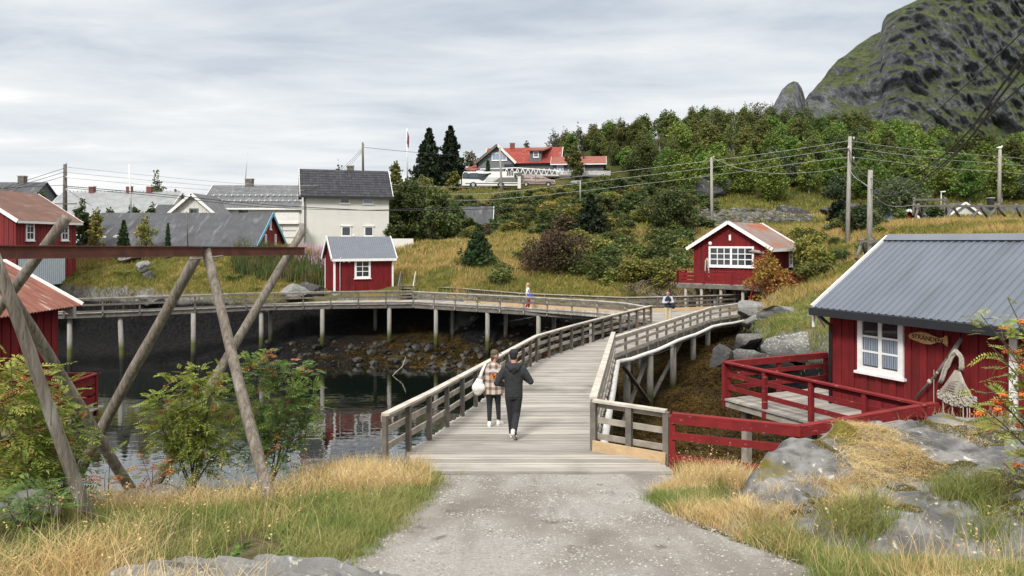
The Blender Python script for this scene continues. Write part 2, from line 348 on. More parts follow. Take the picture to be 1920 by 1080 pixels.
# ------------------------------------------------------------------ terrain
def tps_fit(pts):
    pts = np.array(pts, float); xy = pts[:, :2]; z = pts[:, 2]; n = len(pts)
    d = np.linalg.norm(xy[:, None] - xy[None], axis=2); K = d   # linear (biharmonic 3-D) kernel: little overshoot
    A = np.zeros((n + 3, n + 3)); A[:n, :n] = -K + np.eye(n) * 0.05; A[:n, n] = 1; A[:n, n + 1:] = xy; A[n, :n] = 1; A[n + 1:, :n] = xy.T
    w = np.linalg.solve(A, np.concatenate([z, np.zeros(3)]))
    def ev(x, y):
        x = np.asarray(x, float); y = np.asarray(y, float); r = w[n] + w[n + 1] * x + w[n + 2] * y
        for i in range(n): r = r - w[i] * np.hypot(x - xy[i, 0], y - xy[i, 1])
        return r
    return ev
far_pts = [tuple(P(*q)) for q in [
    (-150, 515, 56), (0, 535, 56), (150, 548, 55), (300, 500, 58), (100, 495, 60), (0, 480, 62), (300, 465, 64), (420, 463, 63), (520, 462, 65), (200, 470, 64), (450, 553, 54.5), (600, 553, 56),
    (600, 500, 62), (520, 520, 58), (300, 540, 54.5), (700, 520, 62), (650, 480, 72), (560, 482, 78), (760, 478, 72), (740, 535, 57),
    (800, 455, 70), (760, 500, 62), (860, 492, 60), (900, 530, 55.5), (1000, 548, 51.5), (1000, 500, 58), (1000, 446, 75), (1200, 444, 75), (1200, 500, 58), (1200, 550, 50.5), (1280, 505, 60), (1300, 470, 66), (1110, 555, 49.5),
    (860, 448, 82), (880, 400, 98), (1000, 400, 95), (960, 358, 126), (870, 357, 127), (780, 357, 132), (1040, 356, 126), (1100, 345, 128), (1140, 330, 136), (960, 331, 140), (1180, 350, 116),
    (1060, 425, 82), (1150, 410, 86), (1300, 400, 92), (1400, 400, 92), (1500, 425, 82), (1440, 440, 70), (1400, 440, 74), (1250, 420, 84), (1250, 352, 115),
    (1700, 418, 60), (1900, 418, 60), (2050, 418, 60), (1600, 455, 55), (1550, 440, 64), (1500, 530, 52), (1540, 500, 50), (1480, 545, 48), (1600, 500, 44),
    (1390, 572, 47), (1440, 560, 44), (1500, 560, 40), (1560, 590, 34), (1650, 590, 30), (1800, 590, 26), (1450, 590, 40),
    (1650, 415, 85), (1750, 405, 85), (1900, 400, 90), (2100, 395, 90), (1500, 395, 100), (1600, 380, 105),
    (1140, 300, 160), (1200, 290, 150), (1200, 262, 185), (1300, 262, 190), (1320, 330, 125), (1450, 320, 125), (1450, 248, 205), (1600, 265, 205), (1800, 300, 200), (1950, 310, 200), (2150, 310, 200),
    (1600, 340, 130), (1800, 350, 130), (2000, 345, 130), (1000, 300, 170),
    (-100, 445, 110), (100, 445, 110), (300, 445, 110), (500, 440, 110), (650, 425, 105), (720, 400, 112), (700, 365, 140), (600, 400, 150), (300, 440, 200), (0, 440, 200), (-200, 440, 200), (-200, 470, 70)]]
H_FAR = tps_fit(far_pts)
bas_pts = [(-40, 20, -2.2), (-25, 40, -2.5), (-15, 45, -1.9), (-10, 20, -2), (-3, 30, -1.6), (-5.5, 46, -.35), (-2, 47.5, 0.25), (1, 45, .35), (2.5, 38, .35), (0, 36, -.5), (6, 46, 2.3), (4, 24, .55), (8, 24, 1.0), (8, 33, 1.6),
           (9, 40, 2.2), (13, 46, 2.3), (15, 50, 2.6), (6, 16.5, 0.8), (12, 25, 1.5), (0, 18, -.9), (2.8, 16, .2), (12, 34, 2.3), (1.5, 49, 1.6), (-4, 51.5, .9), (20, 40, 3), (-30, 52, .9), (-34, 48.5, .15), (-26, 48.2, .1), (-19, 48.6, .12), (-22, 51, 1.0), (-14, 51.2, 1.1), (-12, 48.8, .15), (-8, 50.5, .9), (-7, 48, .15), (-20, 46.5, -1.2), (-10, 46.5, -1.0)]
H_BAS = tps_fit(bas_pts)
fs_xy = np.array([(-60, 56), (-32, 56), (-26, 53.5), (-18, 53.3), (-12, 54.5), (-8, 55.2), (-5, 54.5), (-1, 50.8), (3, 49.6), (7, 49.6), (10.5, 52.5), (14.5, 53.0), (18.0, 50), (17.0, 46.5), (14.4, 44), (11.9, 37.5), (11.2, 32), (12.0, 27), (14, 23), (18, 22), (40, 22)])
fs_w = np.interp(np.arange(len(fs_xy)), [0, 4, 6, 8, 14, 20], [1.6, 1.6, 3.0, 2.6, 2.6, 1.5])
def seg_dist(x, y, poly, wv=None):
    """signed distance (positive on the left of the walking direction = land) and interpolated width"""
    best = np.full(len(x), 1e9); sg = np.zeros(len(x)); ww = np.ones(len(x))
    for i in range(len(poly) - 1):
        a = poly[i]; b = poly[i + 1]; ab = b - a; L2 = ab @ ab
        t = np.clip(((x - a[0]) * ab[0] + (y - a[1]) * ab[1]) / L2, 0, 1)
        dx = x - a[0] - t * ab[0]; dy = y - a[1] - t * ab[1]; d = np.hypot(dx, dy)
        cr_ = ab[0] * dy - ab[1] * dx
        m = d < best - 1e-9; best = np.where(m, d, best); sg = np.where(m, np.sign(cr_), sg)
        if wv is not None: ww = np.where(m, wv[i] * (1 - t) + wv[i + 1] * t, ww)
    return best * sg, ww
ns_xy = np.array([(40, 11), (16, 12.0), (12.2, 13.0), (9.3, 13.6), (6.6, 12.4), (4.9, 12.3), (3.2, 13.1), (2.6, 13.6), (-2.0, 13.6), (-3.4, 12.9), (-5, 12.6), (-7, 12.4), (-9, 12.2), (-14, 11.5), (-40, 10)])
def H_NEAR(x, y):
    z = 6.42 - 0.185 * y
    lat = np.abs(x - 0.3)
    z = z - 0.22 * smooth(2.2, 5.0, -x) * smooth(8.5, 11.5, y) - 0.25 * smooth(5.5, 9, -x)
    return z + 0.05 * fbm(xyz(x * 0.7, y * 0.7), 3, 3) * smooth(1.5, 3.5, lat)
def H(x, y, detail=True):
    x = np.atleast_1d(np.asarray(x, float)); y = np.atleast_1d(np.asarray(y, float))
    hb = H_BAS(x, y); hf = H_FAR(x, y); hn = H_NEAR(x, y)
    if detail:
        n = fbm(xyz(x * 0.25, y * 0.25), 4, 11); n2 = fbm(xyz(x * 1.1, y * 1.1), 4, 23)
        amp = np.clip((y - 50) / 60, 0.25, 1.3)
        hf = hf + n * 0.8 * amp + n2 * 0.22
        hb = hb + fbm(xyz(x * 0.9, y * 0.9), 4, 5) * 0.28
    sd, w = seg_dist(x, y, fs_xy, fs_w)
    if detail: sd = sd + 0.7 * fbm(xyz(x * 0.45, y * 0.45), 3, 31) + 0.25 * fbm(xyz(x * 2, y * 2), 2, 37)
    z = hb + (hf - hb) * smooth(-w * 0.6, w * 0.4, sd)
    sn, _ = seg_dist(x, y, ns_xy)
    if detail: sn = sn + 0.12 * fbm(xyz(x, y), 3, 41)
    z = np.where(y < 24, z + (hn - z) * smooth(-1.9, 0.15, sn), z)
    return z
nu, nd = 460, 470
uu = np.linspace(-1.15, 1.15, nu); dd = np.exp(np.linspace(math.log(2.2), math.log(330), nd))
U, D = np.meshgrid(uu, dd); X = (U * D).ravel(); Y = D.ravel(); Z = H(X, Y)
Z = np.where(Y > 235, Z - (Y - 235) * 0.35, Z)
ii = np.arange(nu * nd).reshape(nd, nu)
quads = np.stack([ii[:-1, :-1], ii[:-1, 1:], ii[1:, 1:], ii[1:, :-1]], -1).reshape(-1, 4)

def terrain_mat():
    m = bpy.data.materials.new("shore_and_hillside"); m.use_nodes = True; t = m.node_tree; n = t.nodes; l = t.links; b = n['Principled BSDF']
    def nn(ty, **k):
        q = n.new(ty)
        for a, c in k.items(): setattr(q, a, c)
        return q
    tco = nn('ShaderNodeTexCoord'); ge = nn('ShaderNodeNewGeometry'); sp = nn('ShaderNodeSeparateXYZ'); l.new(tco.outputs['Object'], sp.inputs[0])
    sn = nn('ShaderNodeSeparateXYZ'); l.new(ge.outputs['Normal'], sn.inputs[0])
    def noise(s, d=5, st=(1, 1, 1)):
        mp = nn('ShaderNodeMapping'); mp.inputs['Scale'].default_value = st; l.new(tco.outputs['Object'], mp.inputs[0])
        q = nn('ShaderNodeTexNoise'); q.inputs['Scale'].default_value = s; q.inputs['Detail'].default_value = d; q.inputs['Roughness'].default_value = 0.6; l.new(mp.outputs[0], q.inputs['Vector']); return q.outputs[0]
    def rng_(v, a, c, o0=0.0, o1=1.0):
        q = nn('ShaderNodeMapRange'); l.new(v, q.inputs[0]); q.inputs[1].default_value = a; q.inputs[2].default_value = c; q.inputs[3].default_value = o0; q.inputs[4].default_value = o1; return q.outputs[0]
    def mixc(fac, a, c):
        q = nn('ShaderNodeMix', data_type='RGBA')
        if isinstance(fac, float): q.inputs[0].default_value = fac
        else: l.new(fac, q.inputs[0])
        for i, v in ((6, a), (7, c)):
            if isinstance(v, tuple): q.inputs[i].default_value = (*v, 1)
            else: l.new(v, q.inputs[i])
        return q.outputs[2]
    def mth(op, a, c):
        q = nn('ShaderNodeMath', operation=op)
        for i, v in enumerate((a, c)):
            if isinstance(v, (float, int)): q.inputs[i].default_value = v
            else: l.new(v, q.inputs[i])
        return q.outputs[0]
    nA, nB, nC = noise(0.16, 4), noise(0.9, 5), noise(5, 6)
    grass = mixc(rng_(nA, .38, .62), (0.10, 0.105, 0.028), (0.21, 0.155, 0.05))
    grass = mixc(rng_(nB, .52, .68), grass, (0.062, 0.082, 0.018))
    grass = mixc(rng_(nC, .58, .75), grass, (0.055, 0.045, 0.022))
    rock = mixc(rng_(nC, .4, .65), (0.20, 0.195, 0.185), (0.10, 0.10, 0.098))
    rock = mixc(rng_(noise(14, 3), .62, .7), rock, (0.36, 0.36, 0.31))
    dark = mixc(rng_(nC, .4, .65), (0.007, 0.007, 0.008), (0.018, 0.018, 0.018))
    weed = mixc(rng_(nB, .4, .62), (0.030, 0.022, 0.009), (0.095, 0.058, 0.012))
    weed = mixc(rng_(noise(7, 6), .45, .6), weed, (0.010, 0.008, 0.005))
    weed = mixc(mth('MULTIPLY', rng_(sp.outputs[0], -6., -12.), rng_(sp.outputs[1], 40., 44.)), weed, dark)  # weed goes near-black to the left: walkway shade put into the colour
    zn = mth('ADD', sp.outputs[2], mth('MULTIPLY', mth('SUBTRACT', nB, 0.5), 1.0))
    rock = mixc(rng_(zn, 3.45, 3.8), dark, rock)  # low rock runs near-black: tidal lichen band plus painted shade below the deck
    steep = rng_(mth('ADD', sn.outputs[2], mth('MULTIPLY', mth('SUBTRACT', nC, 0.5), 0.5)), 0.74, 0.62)
    land = mixc(steep, grass, rock)
    low = rng_(zn, 3.75, 3.35)
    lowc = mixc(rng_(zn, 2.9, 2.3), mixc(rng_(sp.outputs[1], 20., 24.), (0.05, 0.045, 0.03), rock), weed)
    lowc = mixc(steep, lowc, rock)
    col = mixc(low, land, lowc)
    # trodden soil and turf of the near bank
    nearc = mixc(rng_(nC, .4, .65), (0.15, 0.125, 0.07), (0.085, 0.075, 0.035))
    nearf = mth('MULTIPLY', rng_(sp.outputs[1], 18., 15.), rng_(sp.outputs[2], 2.6, 3.2))
    col = mixc(nearf, col, nearc)
    col = mixc(mth('MULTIPLY', rng_(sp.outputs[1], 72., 84.), 0.65), col, mixc(rng_(nB, .4, .62), (0.075, 0.088, 0.024), (0.045, 0.05, 0.018)))
    # forest floor up the slope
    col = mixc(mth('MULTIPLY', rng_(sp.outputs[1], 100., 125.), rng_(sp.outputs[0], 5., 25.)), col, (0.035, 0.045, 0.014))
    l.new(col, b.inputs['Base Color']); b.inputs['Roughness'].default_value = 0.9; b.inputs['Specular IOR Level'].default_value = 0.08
    bp = nn('ShaderNodeBump'); bp.inputs['Strength'].default_value = 0.7; bp.inputs['Distance'].default_value = 0.15
    l.new(mth('ADD', mth('MULTIPLY', nC, 0.6), noise(22, 5)), bp.inputs['Height']); l.new(bp.outputs[0], b.inputs['Normal'])
    return m
M_TERR = terrain_mat()
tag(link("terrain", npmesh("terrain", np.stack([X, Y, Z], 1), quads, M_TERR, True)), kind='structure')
# ground behind and beyond: a sheet that carries the land to the horizon on the left and behind the camera
mb = MB(); mb.add([(-2600, -1500, -3.2), (2600, -1500, -3.2), (2600, 6000, -3.2), (-2600, 6000, -3.2)], [(0, 1, 2, 3)])
tag(mb.build("sea_bed", mat("sea_bed_sand", (0.05, 0.05, 0.035), rough=0.9)), kind='structure')
nb = 24; xs = np.linspace(-14, 16, nb); ys = np.linspace(-14, 2.6, nb); XX, YY = np.meshgrid(xs, ys); XX = XX.ravel(); YY = YY.ravel()
ij = np.arange(nb * nb).reshape(nb, nb); qb = np.stack([ij[:-1, :-1], ij[:-1, 1:], ij[1:, 1:], ij[1:, :-1]], -1).reshape(-1, 4)
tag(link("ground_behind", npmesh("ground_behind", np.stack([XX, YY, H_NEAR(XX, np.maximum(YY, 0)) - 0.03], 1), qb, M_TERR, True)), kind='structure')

# ------------------------------------------------------------------ water
def water_mat():
    m = bpy.data.materials.new("harbour_water"); m.use_nodes = True; t = m.node_tree; b = t.nodes['Principled BSDF']
    b.inputs['Base Color'].default_value = (0.006, 0.010, 0.007, 1); b.inputs['Roughness'].default_value = 0.03; b.inputs['IOR'].default_value = 2.0; b.inputs['Coat Weight'].default_value = 1.0; b.inputs['Coat IOR'].default_value = 1.8; b.inputs['Coat Roughness'].default_value = 0.02
    tco = t.nodes.new('ShaderNodeTexCoord')
    def noi(s, st):
        mp = t.nodes.new('ShaderNodeMapping'); mp.inputs['Scale'].default_value = st; t.links.new(tco.outputs['Object'], mp.inputs[0])
        q = t.nodes.new('ShaderNodeTexNoise'); q.inputs['Scale'].default_value = s; q.inputs['Detail'].default_value = 3; t.links.new(mp.outputs[0], q.inputs['Vector']); return q.outputs[0]
    a = t.nodes.new('ShaderNodeMath'); a.operation = 'ADD'; t.links.new(noi(1.0, (1, 2.2, 1)), a.inputs[0]); t.links.new(noi(0.25, (1, 1.6, 1)), a.inputs[1])
    bp = t.nodes.new('ShaderNodeBump'); bp.inputs['Strength'].default_value = 0.13; bp.inputs['Distance'].default_value = 0.05
    t.links.new(a.outputs[0], bp.inputs['Height']); t.links.new(bp.outputs[0], b.inputs['Normal']); t.links.new(bp.outputs[0], b.inputs['Coat Normal'])
    tr = t.nodes.new('ShaderNodeBsdfTransparent'); tr.inputs[0].default_value = (0.16, 0.22, 0.12, 1)
    lw = t.nodes.new('ShaderNodeLayerWeight'); lw.inputs[0].default_value = 0.3
    mr = t.nodes.new('ShaderNodeMapRange'); t.links.new(lw.outputs['Fresnel'], mr.inputs[0]); mr.inputs[1].default_value = 0.02; mr.inputs[2].default_value = 0.3; mr.inputs[3].default_value = 0.45; mr.inputs[4].default_value = 1.0
    mxs = t.nodes.new('ShaderNodeMixShader'); t.links.new(mr.outputs[0], mxs.inputs[0]); t.links.new(tr.outputs[0], mxs.inputs[1]); t.links.new(b.outputs[0], mxs.inputs[2])
    t.links.new(mxs.outputs[0], [q for q in t.nodes if q.type == 'OUTPUT_MATERIAL'][0].inputs[0])
    return m
mb = MB(); mb.add([(-2600, -1500, 0), (2600, -1500, 0), (2600, 6000, 0), (-2600, 6000, 0)], [(0, 1, 2, 3)])
tag(mb.build("water", water_mat()), kind='structure')

# ------------------------------------------------------------------ gravel path
def path_edges(y):
    """left and right edge of the gravel at distance y"""
    l = np.interp(y, [2.0, 6.3, 7.2, 8.6, 10.2, 11.4, 12.7], [-2.4, -1.75, -1.62, -1.5, -1.4, -1.35, -1.45])
    r = np.interp(y, [2.0, 6.0, 6.5, 7.2, 8.0, 9.0, 10.0, 11.0, 11.8, 12.7], [3.8, 3.1, 2.85, 2.62, 2.42, 2.15, 2.0, 2.3, 2.9, 3.2])
    return l, r
na, ny = 70, 260
yy = np.linspace(2.2, 12.88, ny); lE, rE = path_edges(yy)
lE = lE + 0.22 * fbm(xyz(yy * 1.3, yy * 0), 4, 51) ; rE = rE + 0.25 * fbm(xyz(yy * 1.3, yy * 0 + 9), 4, 52)
tt = np.linspace(0, 1, na); XX = lE[:, None] + (rE - lE)[:, None] * tt[None]; YY = np.repeat(yy[:, None], na, 1)
edge = np.minimum(tt, 1 - tt)[None] * np.ones((ny, 1))
ZZ = H_NEAR(XX.ravel(), YY.ravel()) + 0.045 * smooth(0, 0.07, edge.ravel()) - 0.022 + 0.012 * fbm(xyz(XX.ravel() * 3, YY.ravel() * 3), 3, 61)
ij = np.arange(na * ny).reshape(ny, na); qb = np.stack([ij[:-1, :-1], ij[:-1, 1:], ij[1:, 1:], ij[1:, :-1]], -1).reshape(-1, 4)
M_GRAVEL = mat("gravel", (0.37, 0.355, 0.33), (0.23, 0.22, 0.205), scale=30, detail=8, rough=0.95, bump=1.0, bscale=70, bdist=0.02,
               dirt=[((0.165, 0.145, 0.12), .9, 0.46, 0.66, (1, 0.5, 1)), ((0.10, 0.085, 0.07), 3.2, 0.60, 0.74, (1, .7, 1)), ((0.19, 0.175, 0.155), 1.0, .50, .64, (1.7, .13, 1)), ((0.44, 0.43, 0.41), 70, 0.62, 0.70, (1, 1, 1))])
tag(link("gravel_path", npmesh("gravel_path", np.stack([XX.ravel(), YY.ravel(), ZZ], 1), qb, M_GRAVEL, True)), kind='structure')
# loose stones on the path
def pebbles(cnt, xf, r0, r1, seed):
    g = np.random.default_rng(seed); x, y = xf(g, cnt)
    base = np.array([(0, 0, 1), (.9, 0, 0), (0, .9, 0), (-.9, 0, 0), (0, -.9, 0), (0, 0, -.6)]); fc = np.array([(0, 1, 2), (0, 2, 3), (0, 3, 4), (0, 4, 1), (5, 2, 1), (5, 3, 2), (5, 4, 3), (5, 1, 4)])
    r = r0 + (r1 - r0) * g.random(cnt) ** 3; a = g.random(cnt) * 6.28
    v = base[None] * (1 + 0.35 * (g.random((cnt, 6, 1)) - .5)); c, s = np.cos(a)[:, None], np.sin(a)[:, None]
    vx = v[..., 0] * c - v[..., 1] * s; vy = (v[..., 0] * s + v[..., 1] * c) * 0.75; vz = v[..., 2] * 0.6
    z = H_NEAR(x, y) + 0.02
    vv = np.stack([x[:, None] + vx * r[:, None], y[:, None] + vy * r[:, None], z[:, None] + vz * r[:, None]], -1).reshape(-1, 3)
    ff = (fc[None] + (np.arange(cnt) * 6)[:, None, None]).reshape(-1, 3)
    return vv, ff
def pf(g, n):
    y = 4.5 + 8.3 * g.random(n); l, r = path_edges(y); t = g.random(n); return l + (r - l) * t, y
vv, ff = pebbles(27000, pf, 0.005, 0.024, 3)
M_PEB = mat("loose_stone", (0.33, 0.32, 0.30), (0.22, 0.215, 0.20), scale=9, isl=0.45, rough=0.9)
tag(link("loose_gravel", npmesh("loose_gravel", vv, ff, M_PEB)), "loose grey stones lying on the gravel path", "gravel", kind='stuff')

# ------------------------------------------------------------------ mountain
cp = np.array([(1400, 255), (1440, 222), (1452, 196), (1466, 168), (1478, 157), (1488, 152), (1496, 154), (1503, 164), (1507, 176), (1510, 187), (1516, 178), (1530, 163), (1560, 128), (1586, 103), (1605, 86), (1635, 66), (1652, 58), (1655, 40), (1663, 27), (1690, 14), (1716, 2), (1760, -22), (1830, -60), (1920, -100), (2100, -150), (2350, -170)], float)
nc, nr = 620, 380
px = np.concatenate([np.linspace(1395, 1990, 540), np.linspace(1996, 2350, 80)]); crest = np.interp(px, cp[:, 0], cp[:, 1])
# crest distance: the pinnacle stands in front, the main wall sweeps nearer to the right
cd = np.interp(px, [1395, 1480, 1509, 1560, 1630, 1690, 1800, 2350], [640, 645, 660, 685, 680, 615, 580, 500])
zc = CZ - (crest - HY) / F * cd
bd = np.interp(px, [1395, 1640, 1700, 2350], [430, 425, 410, 350])
T = np.linspace(0, 1.35, nr)[:, None]
Px = np.repeat(px[None], nr, 0)
tcl = np.minimum(T, 1)
dist = bd[None] + (cd - bd)[None] * (tcl + 0 * Px)
dist = dist + np.where(T > 1, (T - 1) * 500, 0)
prof = np.where(T <= 1, 0.45 * tcl + 0.55 * smooth(0.25, 1.0, tcl), 1 - (T - 1) * 1.6)
Zm = 25 + (zc[None] - 25) * prof
Xm = (Px - 960) / F * dist
q = np.stack([Xm.ravel() / 60, dist.ravel() / 60, Zm.ravel() / 60], 1)
env = (smooth(0, .15, T) * (1 - 0.9 * smooth(0.93, 1.0, T)) * np.ones_like(Px)).ravel()
r1 = ridged(np.stack([q[:, 0] * 1.7 + q[:, 2] * .25, q[:, 1] * .15, q[:, 2] * .22], 1), 5, 71) - 0.6      # gullies running down the face
r2 = fbm(q * np.array([4, .6, 3]), 5, 77)
terr_ = ridged(np.stack([q[:, 0] * 0.9, q[:, 1] * 0.2, q[:, 2] * 2.4 + q[:, 0] * .5], 1), 4, 79) - 0.6          # ledges
r4 = ridged(np.stack([q[:, 0] * 24 + q[:, 2] * 3, q[:, 1], q[:, 2] * 5], 1), 3, 89) - .6
r3 = ridged(np.stack([q[:, 0] * 8 + q[:, 2] * 1.6, q[:, 1] * .5, q[:, 2] * 1.5], 1), 4, 83) - .6
env = env * (1 - .35 * smooth(1535, 1500, Px).ravel())
vx_ = smooth(1600, 1700, Px).ravel()
yd = dist.ravel() - env * (r1 * (18 + 26 * vx_) + r2 * 6 + terr_ * (10 + 14 * vx_) + r3 * (7 + 9 * vx_) + r4 * (3 + 4 * vx_))
xd = (Px.ravel() - 960) / F * yd
zd = Zm.ravel() + env * (r2 * 4 + terr_ * 5)
ij = np.arange(nc * nr).reshape(nr, nc); qb = np.stack([ij[:-1, :-1], ij[:-1, 1:], ij[1:, 1:], ij[1:, :-1]], -1).reshape(-1, 4)
def mountain_mat():
    m = mat("mountain_rock_and_grass", (0.045, 0.049, 0.056), (0.15, 0.156, 0.165), lo=.38, hi=.66, stretch=(1.7, .5, .55), scale=0.16, rough=0.95, detail=9, bump=0.8, bscale=0.45, bdist=2.5, spec=0.2)  # rock colour leans blue in place of distant haze
    t = m.node_tree; b = t.nodes['Principled BSDF']; l = t.links; src = b.inputs['Base Color'].links[0].from_socket
    ge = t.nodes.new('ShaderNodeNewGeometry'); sp = t.nodes.new('ShaderNodeSeparateXYZ'); l.new(ge.outputs['Normal'], sp.inputs[0])
    tco = t.nodes.new('ShaderNodeTexCoord')
    no = t.nodes.new('ShaderNodeTexNoise'); no.inputs['Scale'].default_value = 0.035; no.inputs['Detail'].default_value = 14; no.inputs['Roughness'].default_value = 0.74; l.new(tco.outputs['Object'], no.inputs['Vector'])
    a = t.nodes.new('ShaderNodeMath'); a.operation = 'MULTIPLY_ADD'; l.new(no.outputs[0], a.inputs[0]); a.inputs[1].default_value = 1.25
    so_ = t.nodes.new('ShaderNodeSeparateXYZ'); l.new(tco.outputs['Object'], so_.inputs[0]); gx = t.nodes.new('ShaderNodeMapRange'); l.new(so_.outputs[0], gx.inputs[0]); gx.inputs[1].default_value = 320; gx.inputs[2].default_value = 370; gx.inputs[3].default_value = .14; gx.inputs[4].default_value = -.07
    gp = t.nodes.new('ShaderNodeMapRange'); l.new(so_.outputs[0], gp.inputs[0]); gp.inputs[1].default_value = 255; gp.inputs[2].default_value = 275; gp.inputs[3].default_value = -.5; gp.inputs[4].default_value = 0
    ag = t.nodes.new('ShaderNodeMath'); l.new(gx.outputs[0], ag.inputs[0]); l.new(gp.outputs[0], ag.inputs[1])
    az = t.nodes.new('ShaderNodeMath'); l.new(sp.outputs[2], az.inputs[0]); l.new(ag.outputs[0], az.inputs[1]); l.new(az.outputs[0], a.inputs[2])
    mr = t.nodes.new('ShaderNodeMapRange'); l.new(a.outputs[0], mr.inputs[0]); mr.inputs[1].default_value = 1.06; mr.inputs[2].default_value = 1.20
    n2 = t.nodes.new('ShaderNodeTexNoise'); n2.inputs['Scale'].default_value = 0.06; n2.inputs['Detail'].default_value = 6; l.new(tco.outputs['Object'], n2.inputs['Vector'])
    gr = t.nodes.new('ShaderNodeMix'); gr.data_type = 'RGBA'; l.new(n2.outputs[0], gr.inputs[0]); gr.inputs[6].default_value = (0.046, 0.064, 0.026, 1); gr.inputs[7].default_value = (0.085, 0.095, 0.038, 1)
    n3 = t.nodes.new('ShaderNodeTexNoise'); n3.inputs['Scale'].default_value = 0.11; n3.inputs['Detail'].default_value = 8; n3.inputs['Roughness'].default_value = .7; l.new(tco.outputs['Object'], n3.inputs['Vector'])
    g3 = t.nodes.new('ShaderNodeMapRange'); l.new(n3.outputs[0], g3.inputs[0]); g3.inputs[1].default_value = .48; g3.inputs[2].default_value = .62
    gr2 = t.nodes.new('ShaderNodeMix'); gr2.data_type = 'RGBA'; l.new(g3.outputs[0], gr2.inputs[0]); l.new(gr.outputs[2], gr2.inputs[6]); gr2.inputs[7].default_value = (0.032, 0.046, 0.022, 1); gr = gr2
    mx2 = t.nodes.new('ShaderNodeMix'); mx2.data_type = 'RGBA'; l.new(mr.outputs[0], mx2.inputs[0]); l.new(src, mx2.inputs[6]); l.new(gr.outputs[2], mx2.inputs[7]); l.new(mx2.outputs[2], b.inputs['Base Color'])
    return m
tag(link("mountain", npmesh("mountain", np.stack([xd, yd, zd], 1), qb, mountain_mat(), True)), kind='structure')
# ------------------------------------------------------------------ boardwalks
def zdeck(y): return float(np.interp(y, [0, 14.0, 27.0, 400], [4.1, 4.1, 3.7, 3.7]))
def D2(px, py):
    """point of the sloping deck seen at a pixel"""
    z = 3.9
    for _ in range(30): z = zdeck(G(px, py, z)[1])
    return G(px, py, z)
ZF = 3.7
L_edge = np.array([D2(*q)[:2] for q in [(722, 872), (805, 825), (892, 762), (1006, 679), (1072, 655), (1147, 630), (1221, 607)]])
R_edge = np.array([D2(*q)[:2] for q in [(1112, 838), (1150, 671)]])
B_edge = np.array([D2(*q)[:2] for q in [(1150, 671), (1332, 603), (1401, 591)]])           # right branch, outer edge
W_front = np.array([G(x, y, ZF)[:2] for x, y in [(120, 589), (262, 584), (462, 575), (620, 571.5), (775, 570), (982, 582), (1120, 591.5), (1172, 597)]])
W_back = np.array([G(x, y, ZF)[:2] for x, y in [(825, 561), (975, 575), (1175, 585), (1290, 582), (1400, 577)]])
def at_y(poly, y): return float(np.interp(y, poly[:, 1], poly[:, 0]))
bridge = thing("boardwalk_bridge", "weathered plank bridge running from the gravel path out to the far junction", "footbridge", (0, 13, 0))
mb = MB(); y = 12.9
Y_end = 47.5
while y < Y_end:
    w = 0.14; zm = zdeck(y); g = 0.021
    if y < 14.3: xl, xr = float(np.interp(y, [12.9, 14.3], [-1.62, -1.98])), float(np.interp(y, [12.9, 13.6, 14.3], [2.75, 2.55, 1.75]))
    elif y < R_edge[1, 1]: xl, xr = at_y(L_edge, y), at_y(R_edge, y)
    else:
        xl = at_y(L_edge, y) if y < L_edge[-1, 1] else float(np.interp(y, [L_edge[-1, 1], W_front[-1, 1], 45.6, 48.5], [L_edge[-1, 0], W_front[-1, 0], W_back[2, 0], 15.2]))
        xr = at_y(B_edge, y) if y < B_edge[-1, 1] else float(np.interp(y, [B_edge[-1, 1], 48.5], [B_edge[-1, 0], 15.2]))
    if xr - xl > 0.15:
        j1, j2 = random.uniform(-.03, .03), random.uniform(-.03, .03); dz = random.uniform(-.007, .007)
        mb.box(xl - .06 + j1, xr + .06 + j2, y, y + w - g, zm - 0.05 + dz, zm + dz)
    y += w
mb.build("deck", M_DECK, bridge, world=True)
def beams(root, poly, inset, name="beam"):
    b = MB()
    for a, c in zip(poly[:-1], poly[1:]):
        b.bar((a[0] + inset, a[1], zdeck(a[1]) - .17), (c[0] + inset, c[1], zdeck(c[1]) - .17), .14, .22)
    b.build(name, M_GREYD, root, world=True)
beams(bridge, L_edge, 0.1); beams(bridge, R_edge, -.1); beams(bridge, B_edge, -.1)
M_PILE = mat("tidal_pile", (0.30, 0.285, 0.26), (0.19, 0.18, 0.16), scale=3, stretch=(6, 6, .7), bump=.3, rough=.85)
def _algae():
    t = M_PILE.node_tree; b = t.nodes['Principled BSDF']; l = t.links; src = b.inputs['Base Color'].links[0].from_socket
    ge = t.nodes.new('ShaderNodeNewGeometry'); sp = t.nodes.new('ShaderNodeSeparateXYZ'); l.new(ge.outputs['Position'], sp.inputs[0])
    for lo, hi, c in ((2.0, 1.5, (0.075, 0.085, 0.018)), (1.15, 0.75, (0.016, 0.016, 0.012))):
        mr = t.nodes.new('ShaderNodeMapRange'); l.new(sp.outputs[2], mr.inputs[0]); mr.inputs[1].default_value = lo; mr.inputs[2].default_value = hi
        mx = t.nodes.new('ShaderNodeMix'); mx.data_type = 'RGBA'; l.new(mr.outputs[0], mx.inputs[0]); l.new(src, mx.inputs[6]); mx.inputs[7].default_value = (*c, 1); src = mx.outputs[2]
    l.new(src, b.inputs['Base Color'])
_algae()
def pile(root, x, y, zt, r=0.13, lean=0.0):
    zb = min(float(H(x, y)[0]), 3.0) - .4
    MB().tube([(x + lean, y, zb), (x + lean * .4, y, (zb + zt) / 2), (x, y, zt)], [r * 1.05, r, r * .95], 10).build("pile", M_PILE, root, True, True)
